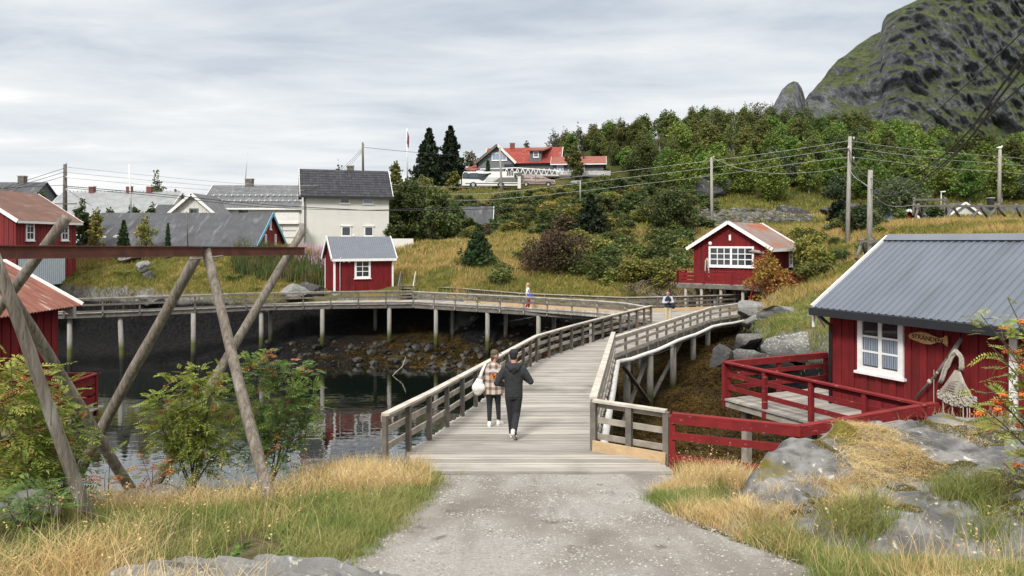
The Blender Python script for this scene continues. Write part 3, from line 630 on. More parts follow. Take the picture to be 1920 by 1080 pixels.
for (px, py, off) in [(1182, 660, 0), (1225, 645, 0), (1268, 632, 0), (1305, 614, 0), (1332, 603, 0)]:
    q = D2(px, py); pile(bridge, q[0] - .12, q[1] + .1, ZF - .28, .14)
for t in (0.12, 0.38, 0.62, 0.88):
    q = R_edge[0] * (1 - t) + R_edge[1] * t; pile(bridge, q[0] - .12, q[1], zdeck(q[1]) - .28, .14)
for yy_ in (16.5, 20, 24, 28, 32, 36): pile(bridge, at_y(L_edge, yy_) + .15, yy_, zdeck(yy_) - .28, .14)
for (px, py) in [(1185, 655), (1230, 636), (1275, 622)]:
    q = D2(px, py); pile(bridge, q[0] - 1.6, q[1] + 1.5, ZF - .28, .13)
for (a, b_) in [((1180, 668), (1228, 645)), ((1228, 640), (1180, 668))]:
    p, q = D2(*a), D2(*b_); z1, z2 = (3.3, 1.2)
    MB().bar((p[0] - .2, p[1] + .1, z1), (q[0] - .2, q[1] + .1, z2), .16, .07).build("brace", M_GREYD, bridge, world=True)
p, q = D2(1228, 645), D2(1305, 614)
MB().bar((p[0] - .2, p[1], 1.3), (q[0] - .6, q[1], 3.3), .16, .07).build("brace", M_GREYD, bridge, world=True)

walk = thing("boardwalk", "long plank walkway on tall piles along the far shore", "boardwalk", (-15, 50, 0))
def strip(mb, A, Bp, w, z):
    """planks across a strip between two polylines with equal point counts"""
    for i in range(len(A) - 1):
        n = max(1, int(np.linalg.norm(A[i + 1] - A[i]) / w))
        for k in range(n):
            t0, t1 = k / n, (k + 1) / n - .08 / n
            a0, a1 = A[i] + (A[i + 1] - A[i]) * t0, A[i] + (A[i + 1] - A[i]) * t1; b0, b1 = Bp[i] + (Bp[i + 1] - Bp[i]) * t0, Bp[i] + (Bp[i + 1] - Bp[i]) * t1
            dz = random.uniform(-.004, .004) + z
            mb.hexa([(*a0, dz - .05), (*a1, dz - .05), (*b1, dz - .05), (*b0, dz - .05)], [(*a0, dz), (*a1, dz), (*b1, dz), (*b0, dz)])
mb = MB()
Lf = W_front[:5]; Lb = Lf + np.array([0.15, 1.9]); Lb[3] = (Lf[3][0] + .2, 54.6); Lb[4] = W_back[0]
strip(mb, np.vstack([[-45, 44.2], Lf]), np.vstack([[-45, 46.1], Lb]), .145, ZF)
Rf = np.array([W_front[4], W_front[5], W_front[7]]); Rb = W_back[:3]
strip(mb, Rf, Rb, .145, ZF)
mb.build("deck", M_DECK, walk, world=True)
b = MB()
for A in (np.vstack([[-45, 44.2], W_front]),):
    for a, c in zip(A[:-1], A[1:]): b.bar((a[0], a[1] + .12, ZF - .17), (c[0], c[1] + .12, ZF - .17), .12, .22)
b.build("edge_beam", M_GREYD, walk, world=True)
for (px, py, ln) in [(127, 588, 0), (222, 585, .25), (360, 580, 0), (488, 574, 0), (603, 572, 0), (729, 570.5, 0), (817, 572.5, 0), (914, 578, 0), (1010, 584, 0), (1110, 591, 0)]:
    q = G(px, py, ZF); pile(walk, q[0], q[1] + .2, ZF - .28, .15, ln)
for (px, py) in [(847, 570), (948, 576), (1040, 581), (500, 572), (700, 566)]:
    q = G(px, py, ZF); pile(walk, q[0], q[1] + .8, ZF - .28, .14)
# fresh timber kerb along the back edge
b = MB()
for a, c in zip(W_back[:-1], W_back[1:]): b.bar((a[0], a[1], ZF + .09), (c[0], c[1], ZF + .09), .1, .2)
b.build("kerb_board", M_NEWWOOD, walk, world=True)

def railing(name, label, poly, h, step, mats, heights=(.42, .72), cap=(.15, .045), post=.09, rail=(.04, .11), group="timber railings of the boardwalk", zs=None, side=0.0, root=None):
    """posts each a part, the cap rail and the lower rails parts of their own"""
    poly = [np.array(p, float) for p in poly]
    if len(poly[0]) == 2: poly = [np.array((p[0], p[1], zdeck(p[1]))) for p in poly]
    r = root or thing(name, label, "railing", poly[0], 0, group)
    mp, mr, mc = mats
    for i, (a, c) in enumerate(zip(poly[:-1], poly[1:])):
        n = max(1, int(round(np.linalg.norm(c - a) / step)))
        for k in range(n + (1 if i == len(poly) - 2 else 0)):
            q = a + (c - a) * k / n
            b = MB(); d = (c - a) / np.linalg.norm(c - a)
            b.bar(q + np.array((0, 0, -.22)), q + np.array((0, 0, h - cap[1])), post, post, up=(d[0], d[1], 0)); b.build("post", mp, r, world=True)
    b = MB()
    for a, c in zip(poly[:-1], poly[1:]): b.bar(a + np.array((0, 0, h - cap[1] / 2)), c + np.array((0, 0, h - cap[1] / 2)), cap[0], cap[1])
    b.build("handrail", mc, r, world=True)
    for hh in (*heights, h - cap[1] - rail[1] / 2 - .004):
        b = MB()
        for a, c in zip(poly[:-1], poly[1:]):
            d = (c - a)[:2] / np.linalg.norm((c - a)[:2]); o = np.array((d[1], -d[0], 0)) * (post / 2 + rail[0] / 2) * (1 if side >= 0 else -1)
            b.bar(a + o + np.array((0, 0, hh)), c + o + np.array((0, 0, hh)), rail[0], rail[1])
        b.build("rail", mr, r, world=True)
    return r
MG = (M_GREYD, M_GREY, M_CAP)
Lr = [(*p, zdeck(p[1])) for p in L_edge]; Lr[0] = (Lr[0][0], Lr[0][1], 4.05)
railing("bridge_railing", "long grey railing on the left side of the plank bridge beside the walking couple", Lr, .97, 1.25, MG, (.32, .62), side=-1)
Rr = [(*p, zdeck(p[1])) for p in R_edge]
railing("bridge_railing", "grey railing on the right side of the near plank bridge beside the white pipe", Rr, .97, 1.3, MG, (.32, .62))
Br = [(*p, ZF) for p in B_edge]
railing("bridge_railing", "railing on the outer side of the right branch above the tall piles", Br, .78, 1.25, (M_GREY, M_GREY, M_CAP), (.1, .42))
Wf1 = [(*p, ZF) for p in np.vstack([[-45, 44.2], W_front[:5]])]
railing("walkway_railing", "front railing of the walkway stretch below the grassy left bank", Wf1, .92, 1.75, (M_GREYD, M_GREYD, M_GREY), (.1, .5), side=1)
Wf2 = [(*p, ZF) for p in W_front[4:]] + [(*L_edge[-1], ZF)]
railing("walkway_railing", "front railing of the walkway stretch in front of the woman with the blue bag", Wf2, .88, 1.7, (M_GREY, M_GREYD, M_CAP), (.1, .48))
wb = [G(804, 560, ZF), G(850, 562, ZF)] + [(*p, ZF) for p in W_back[1:]]
wb = [np.array((q[0], q[1] + .12, ZF)) for q in wb]
railing("walkway_railing", "rear railing with a fresh timber kerb behind the man in the navy vest", wb, .9, 1.9, (M_GREYD, M_GREYD, M_GREY), (.3, .58), side=-1)

# near right end: grey railing with the new kick board, then the red fence
f0, f1 = np.array((1.56, 14.25, 4.1)), np.array((2.80, 13.55, 4.06))
r_ = railing("bridge_railing", "short three rail railing with a fresh pine kick board beside the red fence", [f0, f1], .96, .70, MG, (.25, .56), side=-1, post=.11)
MB().bar(f0 + np.array((-.03, -.09, .09)), f1 + np.array((-.03, -.09, .09)), .045, .22).build("kick_board", M_NEWWOOD, r_, world=True)
MR = (M_REDP, M_REDP, M_REDP)
fr = [np.array((2.90, 13.5, 4.02)), np.array((4.95, 12.85, 3.95)), np.array((8.25, 14.55, 3.98))]
railing("red_fence", "red painted fence between the plank bridge and the near cabin", fr, .96, 1.9, MR, (.16, .56), cap=(.15, .045), post=.115, rail=(.035, .13), group="red painted railings", side=1)
# white wrapped water pipe along the right side
pp = [(1.95, 14.4, 3.62), (1.85, 15.0, 3.55)] + [(R_edge[0][0] * (1 - t) + R_edge[1][0] * t + .17, R_edge[0][1] * (1 - t) + R_edge[1][1] * t, zdeck(R_edge[0][1] * (1 - t) + R_edge[1][1] * t) - .16 + .03 * math.sin(9 * t)) for t in np.linspace(.08, 1, 9)]
for t in np.linspace(.06, .93, 12):
    q = B_edge[0] * (1 - t / .73) + B_edge[1] * (t / .73) if t < .73 else B_edge[1] * (1 - (t - .73) / .27) + B_edge[2] * ((t - .73) / .27)
    pp.append((q[0] + .22, q[1] - .18, ZF - .22 + .03 * math.sin(20 * t)))
q = B_edge[2]; pp += [(q[0] + .1, q[1] - .3, ZF - .35), (q[0] + .2, q[1] - .3, ZF - .9)]
o = MB().tube(pp, .085, 8).build("water_pipe", M_PIPE, smoothf=True); tag(o, "white wrapped pipe sagging along the right side of the bridge", "pipe")
o = MB().tube([(x + .05, y_ - .02, z - .13 + .03 * math.sin(i * 1.7)) for i, (x, y_, z) in enumerate(pp[:-2])], .022, 6).build("cable", M_CABLEB, smoothf=True); tag(o, "thin black cable hanging below the white pipe on the bridge", "cable")
o = MB().tube([(3.0, 13.2, 3.98), (3.4, 13.0, 4.0), (3.75, 12.95, 3.98)], .045, 7).build("pipe_end", M_PIPE, smoothf=True); tag(o, "short white pipe end lying at the foot of the red fence", "pipe")
# ------------------------------------------------------------------ buildings
def boards(mb, a0, a1, zb, ztop, face, c, w=.14, proud=.03, gap=.02, wob=0.0):
    """vertical board siding: strips along a wall. face: 'S' wall in x at y=c looking to -y, 'N' +y, 'W' x=c looking to -x, 'E' +x"""
    n = max(1, int(round((a1 - a0) / w))); w = (a1 - a0) / n
    for i in range(n):
        t0, t1 = a0 + i * w + gap / 2, a0 + (i + 1) * w - gap / 2
        z0, z1 = ztop(t0), ztop(t1); pr = proud * (1 if i % 2 else .35)
        s = {'S': -1, 'W': -1, 'N': 1, 'E': 1}[face]
        if face in 'SN': A = [(t0, c, zb), (t1, c, zb), (t1, c, z1), (t0, c, z0)]; Bq = [(x, c + s * pr, z) for x, y, z in A]
        else: A = [(c, t0, zb), (c, t1, zb), (c, t1, z1), (c, t0, z0)]; Bq = [(c + s * pr, y, z) for x, y, z in A]
        mb.hexa(A, Bq)
def fmap(face, a0, c):
    """maps (along, out, up) on a wall to local coordinates"""
    return {'S': lambda p: (a0 + p[0], c - p[1], p[2]), 'N': lambda p: (a0 - p[0], c + p[1], p[2]),
            'W': lambda p: (c - p[1], a0 - p[0], p[2]), 'E': lambda p: (c + p[1], a0 + p[0], p[2])}[face]
def window(root, face, a, c, z, w, h, nx=2, nz=2, fr=.09, mull=.035, mats=None, glass=None, out=.05, sill=True, name="window", split=None, crown=False):
    """casing, sash bars and sill in white, the glass a sub-part behind the bars"""
    wm = (mats or M_WHITE); T = fmap(face, a, c); mb = MB(); mb.T = T
    x0, x1 = -w / 2, w / 2; z0, z1 = z - h / 2, z + h / 2
    mb.box(x0, x0 + fr, 0, out, z0, z1); mb.box(x1 - fr, x1, 0, out, z0, z1); mb.box(x0 + fr, x1 - fr, 0, out, z1 - fr, z1); mb.box(x0 + fr, x1 - fr, 0, out, z0, z0 + fr)
    ix0, ix1, iz0, iz1 = x0 + fr, x1 - fr, z0 + fr, z1 - fr
    for i in range(1, nx):
        xx = ix0 + (ix1 - ix0) * i / nx; mw = mull * (2.2 if (split and i == split) else 1)
        mb.box(xx - mw / 2, xx + mw / 2, 0, out * .7, iz0, iz1)
    for i in range(1, nz):
        zz_ = iz0 + (iz1 - iz0) * i / nz; mb.box(ix0, ix1, 0, out * .62, zz_ - mull / 2, zz_ + mull / 2)
    if sill: mb.box(x0 - .06, x1 + .06, 0, out + .05, z0 - .06, z0 - .002)
    if crown: mb.box(x0 - .12, x1 + .12, 0, out + .06, z1 + .002, z1 + .09)
    o = mb.build(name, wm, root)
    g = MB(); g.T = T; g.box(ix0 + .001, ix1 - .001, .002, out * .3, iz0 + .001, iz1 - .001); g.build("pane", glass or M_GLASS, o)
    return o
def corr_roof(mb, x0, x1, y0, z0, y1, z1, pitch=.08, amp=.012, th=.02):
    """corrugated sheet between the eave line (y0,z0) and the ridge line (y1,z1), running along x"""
    n = max(2, int((x1 - x0) / pitch)) * 4; xs = np.linspace(x0, x1, n + 1)
    v = []
    L = math.hypot(y1 - y0, z1 - z0); ny_, nz_ = -(z1 - z0) / L, abs(y1 - y0) / L
    if y1 < y0: ny_ = -ny_
    ny_ = -(z1 - z0) / L if y1 > y0 else (z1 - z0) / L
    off = amp * np.sin(2 * np.pi * (xs - x0) / pitch)
    for i, x in enumerate(xs):
        for (y, z) in ((y0, z0), (y1, z1)):
            for t in (th, 0): v.append((x, y + ny_ * (off[i] + t), z + nz_ * (off[i] + t)))
    f = []
    for i in range(n):
        a, b = i * 4, i * 4 + 4
        f += [(a, b, b + 2, a + 2), (a + 1, a + 3, b + 3, b + 1), (a, a + 1, b + 1, b), (a + 2, b + 2, b + 3, a + 3)]
    mb.add(v, f)
def rib_roof(mb, x0, x1, y0, z0, y1, z1, pitch=.25, rh=.03, th=.03):
    """standing rib metal sheet"""
    L = math.hypot(y1 - y0, z1 - z0); s = 1 if y1 > y0 else -1; ny_, nz_ = -(z1 - z0) / L * s, abs(y1 - y0) / L
    def q(x, e, t): return (x, (y0, y1)[e] + ny_ * t, (z0, z1)[e] + nz_ * t)
    mb.hexa([q(x0, 0, 0), q(x1, 0, 0), q(x1, 1, 0), q(x0, 1, 0)], [q(x0, 0, th), q(x1, 0, th), q(x1, 1, th), q(x0, 1, th)])
    x = x0 + pitch / 2
    while x < x1 - .03:
        mb.hexa([q(x - .035, 0, th), q(x + .035, 0, th), q(x + .035, 1, th), q(x - .035, 1, th)], [q(x - .016, 0, th + rh), q(x + .016, 0, th + rh), q(x + .016, 1, th + rh), q(x - .016, 1, th + rh)])
        x += pitch
def tile_roof(mb, x0, x1, y0, z0, y1, z1, rows=10, pitch=.3, th=.05):
    """rows of overlapping tiles"""
    L = math.hypot(y1 - y0, z1 - z0); s = 1 if y1 > y0 else -1; ny_, nz_ = -(z1 - z0) / L * s, abs(y1 - y0) / L
    cols = max(1, int((x1 - x0) / pitch)); w = (x1 - x0) / cols
    for r in range(rows):
        e0, e1 = r / rows, min(1, (r + 1.08) / rows)
        for c in range(cols):
            a, b = x0 + c * w + .004, x0 + (c + 1) * w - .004
            def q(x, e, t): return (x, y0 + (y1 - y0) * e + ny_ * t, z0 + (z1 - z0) * e + nz_ * t)
            m_ = (a + b) / 2
            mb.add([q(a, e0, 0), q(b, e0, 0), q(b, e1, -th * .4), q(a, e1, -th * .4), q(a, e0, th * .8), q(m_, e0, th * 1.25), q(b, e0, th * .8), q(b, e1, th * .3), q(m_, e1, th * .75), q(a, e1, th * .3)],
                   [(3, 2, 1, 0), (0, 1, 6, 5, 4), (4, 5, 8, 9), (5, 6, 7, 8), (2, 3, 9, 8, 7), (0, 4, 9, 3), (1, 2, 7, 6)])
def flat_roof(mb, x0, x1, y0, z0, y1, z1, th=.08):
    L = math.hypot(y1 - y0, z1 - z0); s = 1 if y1 > y0 else -1; ny_, nz_ = -(z1 - z0) / L * s, abs(y1 - y0) / L
    mb.hexa([(x0, y0, z0), (x1, y0, z0), (x1, y1, z1), (x0, y1, z1)], [(x0, y0 + ny_ * th, z0 + nz_ * th), (x1, y0 + ny_ * th, z0 + nz_ * th), (x1, y1 + ny_ * th, z1 + nz_ * th), (x0, y1 + ny_ * th, z1 + nz_ * th)])
def verge(root, x0, x1, y0, z0, y1, z1, mat_, h=.2, t=.045, both=True, up=.06):
    """barge boards at both gable ends of one slope"""
    L = math.hypot(y1 - y0, z1 - z0); s = 1 if y1 > y0 else -1; ny_, nz_ = -(z1 - z0) / L * s, abs(y1 - y0) / L
    for x, sg in ((x0, -1), (x1, 1)) if both else ((x0, -1),):
        mb = MB(); a, b = (up, up - h)
        xs = sorted((x + sg * .003, x + sg * (t + .003)))
        A = [(xs[0], y0 + ny_ * a, z0 + nz_ * a), (xs[0], y1 + ny_ * a, z1 + nz_ * a), (xs[0], y1 + ny_ * b, z1 + nz_ * b), (xs[0], y0 + ny_ * b, z0 + nz_ * b)]
        mb.hexa(A, [(xs[1], y, z) for x_, y, z in A]); mb.build("verge_board", mat_, root)
def house(name, label, cat, O, ang, L, Wd, z0, ze, zr, wallm, roofm, kind, oh=(.3, .3), trim=M_WHITE, bw=.14, cornerb=None, fascia=True, group=None, walls="SNWE", vh=.2, th=.05, ridge=None, **kw):
    """gabled building; local x runs along the ridge (0..L), local y across (0..Wd), z relative to O[2]=0"""
    r = thing(name, label, cat, (O[0], O[1], z0), ang, group); e_, rg = ze - z0, zr - z0
    mb = MB(); mb.box(.02, L - .02, .02, Wd - .02, 0, e_)
    mb.add([(.02, .02, e_), (.02, Wd - .02, e_), (.02, Wd / 2, rg - .03), (L - .02, .02, e_), (L - .02, Wd - .02, e_), (L - .02, Wd / 2, rg - .03)], [(0, 2, 1), (3, 4, 5), (0, 3, 5, 2), (1, 2, 5, 4)])
    gt = lambda y: e_ + (rg - .03 - e_) * (1 - abs(y - Wd / 2) / (Wd / 2)) - .03
    if 'S' in walls: boards(mb, 0, L, 0, lambda t: e_, 'S', .02, bw)
    if 'N' in walls: boards(mb, 0, L, 0, lambda t: e_, 'N', Wd - .02, bw)
    if 'W' in walls: boards(mb, 0, Wd, 0, gt, 'W', .02, bw)
    if 'E' in walls: boards(mb, 0, Wd, 0, gt, 'E', L - .02, bw)
    mb.build("wall", wallm, r)
    sl_ = (rg - e_) / (Wd / 2); yo, xo = oh
    s1 = (-xo, L + xo, -yo, e_ - yo * sl_, Wd / 2, rg); s2 = (-xo, L + xo, Wd + yo, e_ - yo * sl_, Wd / 2, rg)
    mb = MB()
    for s_ in (s1, s2):
        if kind == 'corr': corr_roof(mb, *s_, **kw)
        elif kind == 'rib': rib_roof(mb, *s_, **kw)
        elif kind == 'tile': tile_roof(mb, *s_, **kw)
        else: flat_roof(mb, *s_, **kw)
    mb.build("roof", roofm, r)
    if trim is not None:
        for s_ in (s1, s2): verge(r, *s_, trim, vh, up=th + .06)
    if ridge is not None:
        mb = MB(); mb.add([(x, Wd / 2 + y, rg + z) for x in (-xo, L + xo) for y, z in ((-.2, -.2 * sl_ + .075), (0, .095), (.2, -.2 * sl_ + .075))], [(0, 3, 4, 1), (1, 4, 5, 2)]); mb.build("ridge_cap", ridge, r)
    if fascia:
        mb = MB(); zf = e_ - yo * sl_; mb.box(-xo, L + xo, -yo - .03, -yo - .002, zf - .14, zf + .05); mb.build("fascia_board", trim or wallm, r)
    if cornerb:
        for (x, y) in ((0, 0), (L, 0), (0, Wd), (L, Wd)):
            mb = MB(); mb.box(x - .04 if x == 0 else x - .09, x + .09 if x == 0 else x + .04, y - .04 if y == 0 else y - .09, y + .09 if y == 0 else y + .04, 0, e_ - .01); mb.build("corner_board", cornerb, r)
    return r, e_, rg
def chimney(r, x, y, z0, z1, w=.6, m=M_BRICK, cap=None):
    mb = MB(); mb.box(x - w / 2, x + w / 2, y - w / 2, y + w / 2, z0, z1); o = mb.build("chimney", m, r)
    mb = MB(); mb.box(x - w / 2 - .06, x + w / 2 + .06, y - w / 2 - .06, y + w / 2 + .06, z1 + .002, z1 + .12); mb.build("chimney_cap", cap or M_CONC, o)

# ---- the near red cabin on the right
A1 = math.atan2(-.903, .429); ZC = 3.75
r, e_, rg = house("red_cabin", "near red cabin with ribbed grey roof and wooden fish plaque", "cabin", (8.03, 18.9), A1, 9.5, 4.78, ZC, 6.62, 8.14, M_RED, M_ROOFN, 'none', oh=(.38, .15), trim=None, fascia=False, bw=.19, ridge=None)
[bpy.data.objects.remove(c) for c in list(r.children) if c.name.startswith("roof")]
slp = (rg - e_) / 2.39
mb = MB(); rib_roof(mb, -.15, 9.65, -.38, e_ - .38 * slp, 2.39, rg, pitch=.182, rh=.026); rib_roof(mb, -.15, 9.65, 5.16, e_ - .38 * slp, 2.39, rg, pitch=.182, rh=.026); mb.build("roof", M_ROOFN, r)
for s_ in ((-.15, 9.65, -.38, e_ - .38 * slp, 2.39, rg), (-.15, 9.65, 5.16, e_ - .38 * slp, 2.39, rg)): verge(r, *s_, M_WHITE, .17, .05, up=.10)
mb = MB(); zf = e_ - .38 * slp
mb.box(-.2, 9.65, -.50, -.385, zf - .17, zf + .015); mb.build("gutter", M_ANTH, r)
mb = MB(); mb.box(-.1, 9.65, -.38, .0, zf - .10, zf - .07); mb.build("soffit", M_RED, r)
mb = MB(); mb.add([(x, 2.39 + y, rg + z) for x in (-.2, 9.65) for y, z in ((-.22, -.22 * slp + .10), (0, .115), (.22, -.22 * slp + .10))], [(0, 3, 4, 1), (1, 4, 5, 2)]); mb.build("ridge_cap", M_ROOFG, r)
mb = MB(); mb.tube([(.02, -.42, zf - .12), (.05, -.25, zf - .28), (.12, -.09, zf - .42), (.12, -.09, .2)], .045, 8); mb.build("downpipe", M_BLACK, r, True)
mb = MB(); mb.bar((-.2, -.3, zf - .12), (-.2, .05, zf - .5), .05); mb.bar((-.2, -.33, zf - .12), (-.2, -.33, zf - .48), .05); mb.build("bracket", M_WHITE, r)
w_ = MB(); wz, wa = 5.62 - ZC, 1.50
wo_ = window(r, 'S', wa, -.006, wz, 1.22, 1.34, 2, 3, .13, .045, split=1, out=.06)
for xx in (-.26, .26):
    mb = MB(); mb.T = fmap('S', wa, -.006)
    k = 8
    for i in range(k):
        x_ = xx - .19 + .38 * i / k; mb.box(x_, x_ + .03, .019, .024 + .003 * (i % 2), wz - .5, wz + .18 + .02 * (i % 2))
    mb.build("curtain", mat("blue_grey_curtain", (0.20, 0.25, 0.33), (0.32, 0.36, 0.42), scale=3, stretch=(14, 14, .6), rough=.25, spec=.8), wo_)
mb = MB(); mb.box(4.45, 4.60, -.06, -.005, 0.1, e_ - .12); mb.box(4.60, 5.6, -.06, -.005, e_ - .28, e_ - .12); mb.box(5.6, 5.75, -.06, -.005, .1, e_ - .12); do = mb.build("door_frame", M_WHITE, r)
mb = MB(); boards(mb, 4.6, 5.6, .15, lambda t: e_ - .29, 'S', -.01, .13); mb.build("door", M_RED, do)
CAB = r
def cw(a, out, z):
    """point on the cabin's front wall in world coordinates"""
    c, s = math.cos(A1), math.sin(A1); x, y = a, -out
    return (8.03 + c * x - s * y, 18.9 + s * x + c * y, z)
# fish plaque
outl = [(-.46, .02), (-.38, .08), (-.2, .125), (0, .12), (.15, .07), (.28, .045), (.36, .06), (.42, .115), (.455, .10), (.47, -.02), (.46, -.11), (.40, -.075), (.33, -.04), (.22, -.055), (.08, -.11), (-.08, -.115), (-.25, -.08), (-.38, -.05), (-.44, -.03)]
fish = thing("fish_plaque", "carved brown wooden fish plaque with burnt lettering on the near cabin wall", "plaque", cw(2.72, .05, 5.93), A1)
mb = MB(); n = len(outl); v = [(x, -.0, z * 1.05) for x, z in outl] + [(x, -.028, z * 1.05) for x, z in outl]
mb.add(v, [tuple(range(n)), tuple(range(2 * n - 1, n - 1, -1))] + [(i, n + i, n + (i + 1) % n, (i + 1) % n) for i in range(n)])
mb.build("board", mat("carved_pine", (0.58, 0.34, 0.14), (0.34, 0.18, 0.065), scale=7, stretch=(1.2, 1, 3), rough=.6, isl=0), fish)
def text_mesh(body, size, ext):
    cu = bpy.data.curves.new("lettering", 'FONT'); cu.body = body; cu.size = size; cu.extrude = ext; cu.align_x = 'CENTER'; cu.align_y = 'CENTER'
    t = bpy.data.objects.new("lettering", cu); COL.objects.link(t); dg = bpy.context.evaluated_depsgraph_get()
    me = bpy.data.meshes.new_from_object(t.evaluated_get(dg)); bpy.data.objects.remove(t); return me
me = text_mesh("STRANDEN", .145, .004); me.materials.clear(); me.materials.append(mat("burnt_lettering", (0.035, 0.016, 0.008), rough=.8))
lo = link("lettering", me, fish); lo.location = (-.01, -.032, .0); lo.rotation_euler = (R(90), R(3), 0)
mb = MB(); mb.ball((-.33, -.03, .03), (.014, .006, .014)); mb.build("eye", M_BLACK, fish)
# oar and net hanging on the wall
oar = thing("oar", "old grey wooden oar hung slantwise on the red wall", "oar", cw(2.92, .1, 5.22), A1)
mb = MB(); mb.tube([(-.42, -.06, -.62), (.05, -.06, -.05), (.32, -.06, .35)], [.03, .033, .036], 8)
mb.hexa([(.26, -.075, .33), (.36, -.075, .27), (.66, -.075, .80), (.60, -.075, .84)], [(.26, -.05, .33), (.36, -.05, .27), (.66, -.05, .80), (.60, -.05, .84)]); mb.build("shaft", M_GREYD, oar, True)
mb = MB(); mb.ball((-.08, -.075, -.20), (.05, .04, .055)); mb.build("rope_knot", mat("cream_rope", (0.50, 0.465, 0.40), (0.34, 0.31, 0.26), scale=30, bump=.6, rough=.9), oar, True)
M_ROPE = MC["cream_rope"]
mb = MB(); mb.ball((.1, -.075, .02), (.035, .03, .03)); mb.build("rope_knot", M_ROPE, oar, True)
net = thing("fishing_net", "bundle of cream fishing net and rope hanging beside the oar", "fishing net", cw(3.45, .1, 5.27), A1)
mb = MB()
cv = [(-.42, -.08, -.25), (-.33, -.1, .0), (-.22, -.12, .22), (-.10, -.13, .44), (.02, -.13, .56), (.12, -.12, .44), (.13, -.11, .22), (.10, -.1, .05)]
for k in range(7):
    rk_ = random.Random(k); o_ = (rk_.uniform(-.035, .035), rk_.uniform(-.02, .02), rk_.uniform(-.035, .035)); q_ = []
    for a_, b_ in zip(cv[:-1], cv[1:]):
        for t in (0, .5): q_.append(tuple(a_[i] + (b_[i] - a_[i]) * t + o_[i] + rk_.uniform(-.014, .014) for i in range(3)))
    mb.tube(q_, [.026 + rk_.uniform(-.007, .007) for _ in q_], 7, jitter=.15)
mb.build("rope_coil", M_ROPE, net, True)
mb = MB(); rr = random.Random(4)
for i in range(26):
    t = i / 25; x1 = -.45 + .95 * t; mb.tube([(.02 + .12 * (t - .4), -.1, .1), (.03 + (x1 - .03) * .45, -.13 - .02 * math.sin(t * 9), -.16), (x1, -.12 - .05 * math.sin(t * 14), -.52)], [.012, .009, .009], 4)
for j in range(7):
    zz_ = -.1 - .06 * j; k = .28 + .11 * j
    mb.tube([(.02 + k * (t - .5) * 1.0, -.125, zz_ - .05 * math.sin(t * 3.14)) for t in np.linspace(0, 1, 9)], .007, 4)
mb.build("mesh_netting", M_ROPE, net)
mb = MB()
for i in range(120):
    t = rr.random(); x_, z_ = -.42 + .90 * t, -.52 - .10 * math.sin(3.14 * t) + rr.uniform(-.09, .09); a_ = rr.uniform(0, 6.28)
    mb.tube([(x_ + .05 * math.cos(a_ + k * .9), -.12 + rr.uniform(-.05, .03), z_ + .045 * math.sin(a_ + k * .9)) for k in range(5)], [.012, .02, .022, .018, .01], 5)
mb.build("net_bunch", M_ROPE, net, True)
mb = MB()
for (x, l_) in ((-.34, .55), (-.1, .35), (.17, .55), (.27, .58), (.33, .5)): mb.tube([(x, -.1, -.6), (x + .02, -.12, -.85), (x - .01 + .03 * l_, -.1, -.6 - l_)], .014, 5)
mb.tube([(-.6, -.07, .02), (-.6, -.08, -.6), (-.59, -.07, -1.1)], .01, 5)
mb.build("rope_tail", M_ROPE, net); net.scale = (.86, .86, .9)
# red deck of the near cabin
deck = thing("cabin_deck", "plank deck with red rails around the near red cabin", "deck", cw(-1.6, 2.1, 3.75), A1)
mb = MB(); y = -1.72
zd = 4.0 - 3.75; c_, s_ = 0, 0
while y < 6.5:
    t0 = max(-1.7 + .0, -1.7)
    y += .13
    if y > 6.4: break
    x_ = -1.6 + (y + 1.72)
    mb.box(x_ - 0 - (-1.6), x_ - (-1.6) + .118, 0, 2.05 if x_ > -.1 else 3.75, zd - .05, zd + random.uniform(-.003, .003))
mb.T = None
mb.build("planks", M_DECK, deck)
mb = MB(); mb.box(0, 8.2, .05, .13, zd - .22, zd - .055); mb.box(.05, .13, .15, 3.7, zd - .22, zd - .055); mb.box(0, 8.2, 1.0, 1.1, zd - .24, zd - .055); mb.build("edge_beam", M_GREY, deck)
for (x, y) in ((.5, .4), (2.6, .4), (4.4, .4), (6.2, .4), (.5, 2.6)):
    mb = MB(); mb.box(x - .09, x + .09, y - .09, y + .09, -3.2, zd - .25); mb.build("support_post", M_GREY, deck)
def dl(x, y, z=4.0): return np.array(cw(-1.6 + x, 2.1 - y, z))
railing("deck_railing", "red railing along the outer edge of the near cabin deck", [dl(.06, .06), dl(5.75, .06)], .95, 1.45, MR, (.27, .60), cap=(.15, .04), post=.10, rail=(.035, .115), group="red painted railings", side=-1)
railing("deck_railing", "red railing at the far end of the near cabin deck facing the rocks", [dl(.06, .18), dl(.06, 3.7)], .95, 1.7, MR, (.27, .60), cap=(.15, .04), post=.10, rail=(.035, .115), group="red painted railings", side=1)

# ---- far red cabin on stilts
A2 = math.atan2(-.586, .81); Q2 = (12.4, 51.0)
# ridge runs along the depth of the cabin: rotate so local x goes away from the viewer
A2r = A2 + math.pi / 2
c2, s2 = math.cos(A2), math.sin(A2)
O2 = (Q2[0] + c2 * 5.05, Q2[1] + s2 * 5.05)
r, e_, rg = house("red_cabin", "red cabin on stilts with a wide six light window and rusty roof", "cabin", O2, A2r, 6.3, 5.05, 5.35, 7.72, 9.28, M_RED, M_RUSTROOF2, 'corr', oh=(.38, .35), bw=.17, pitch=.22, amp=.02, vh=.22)
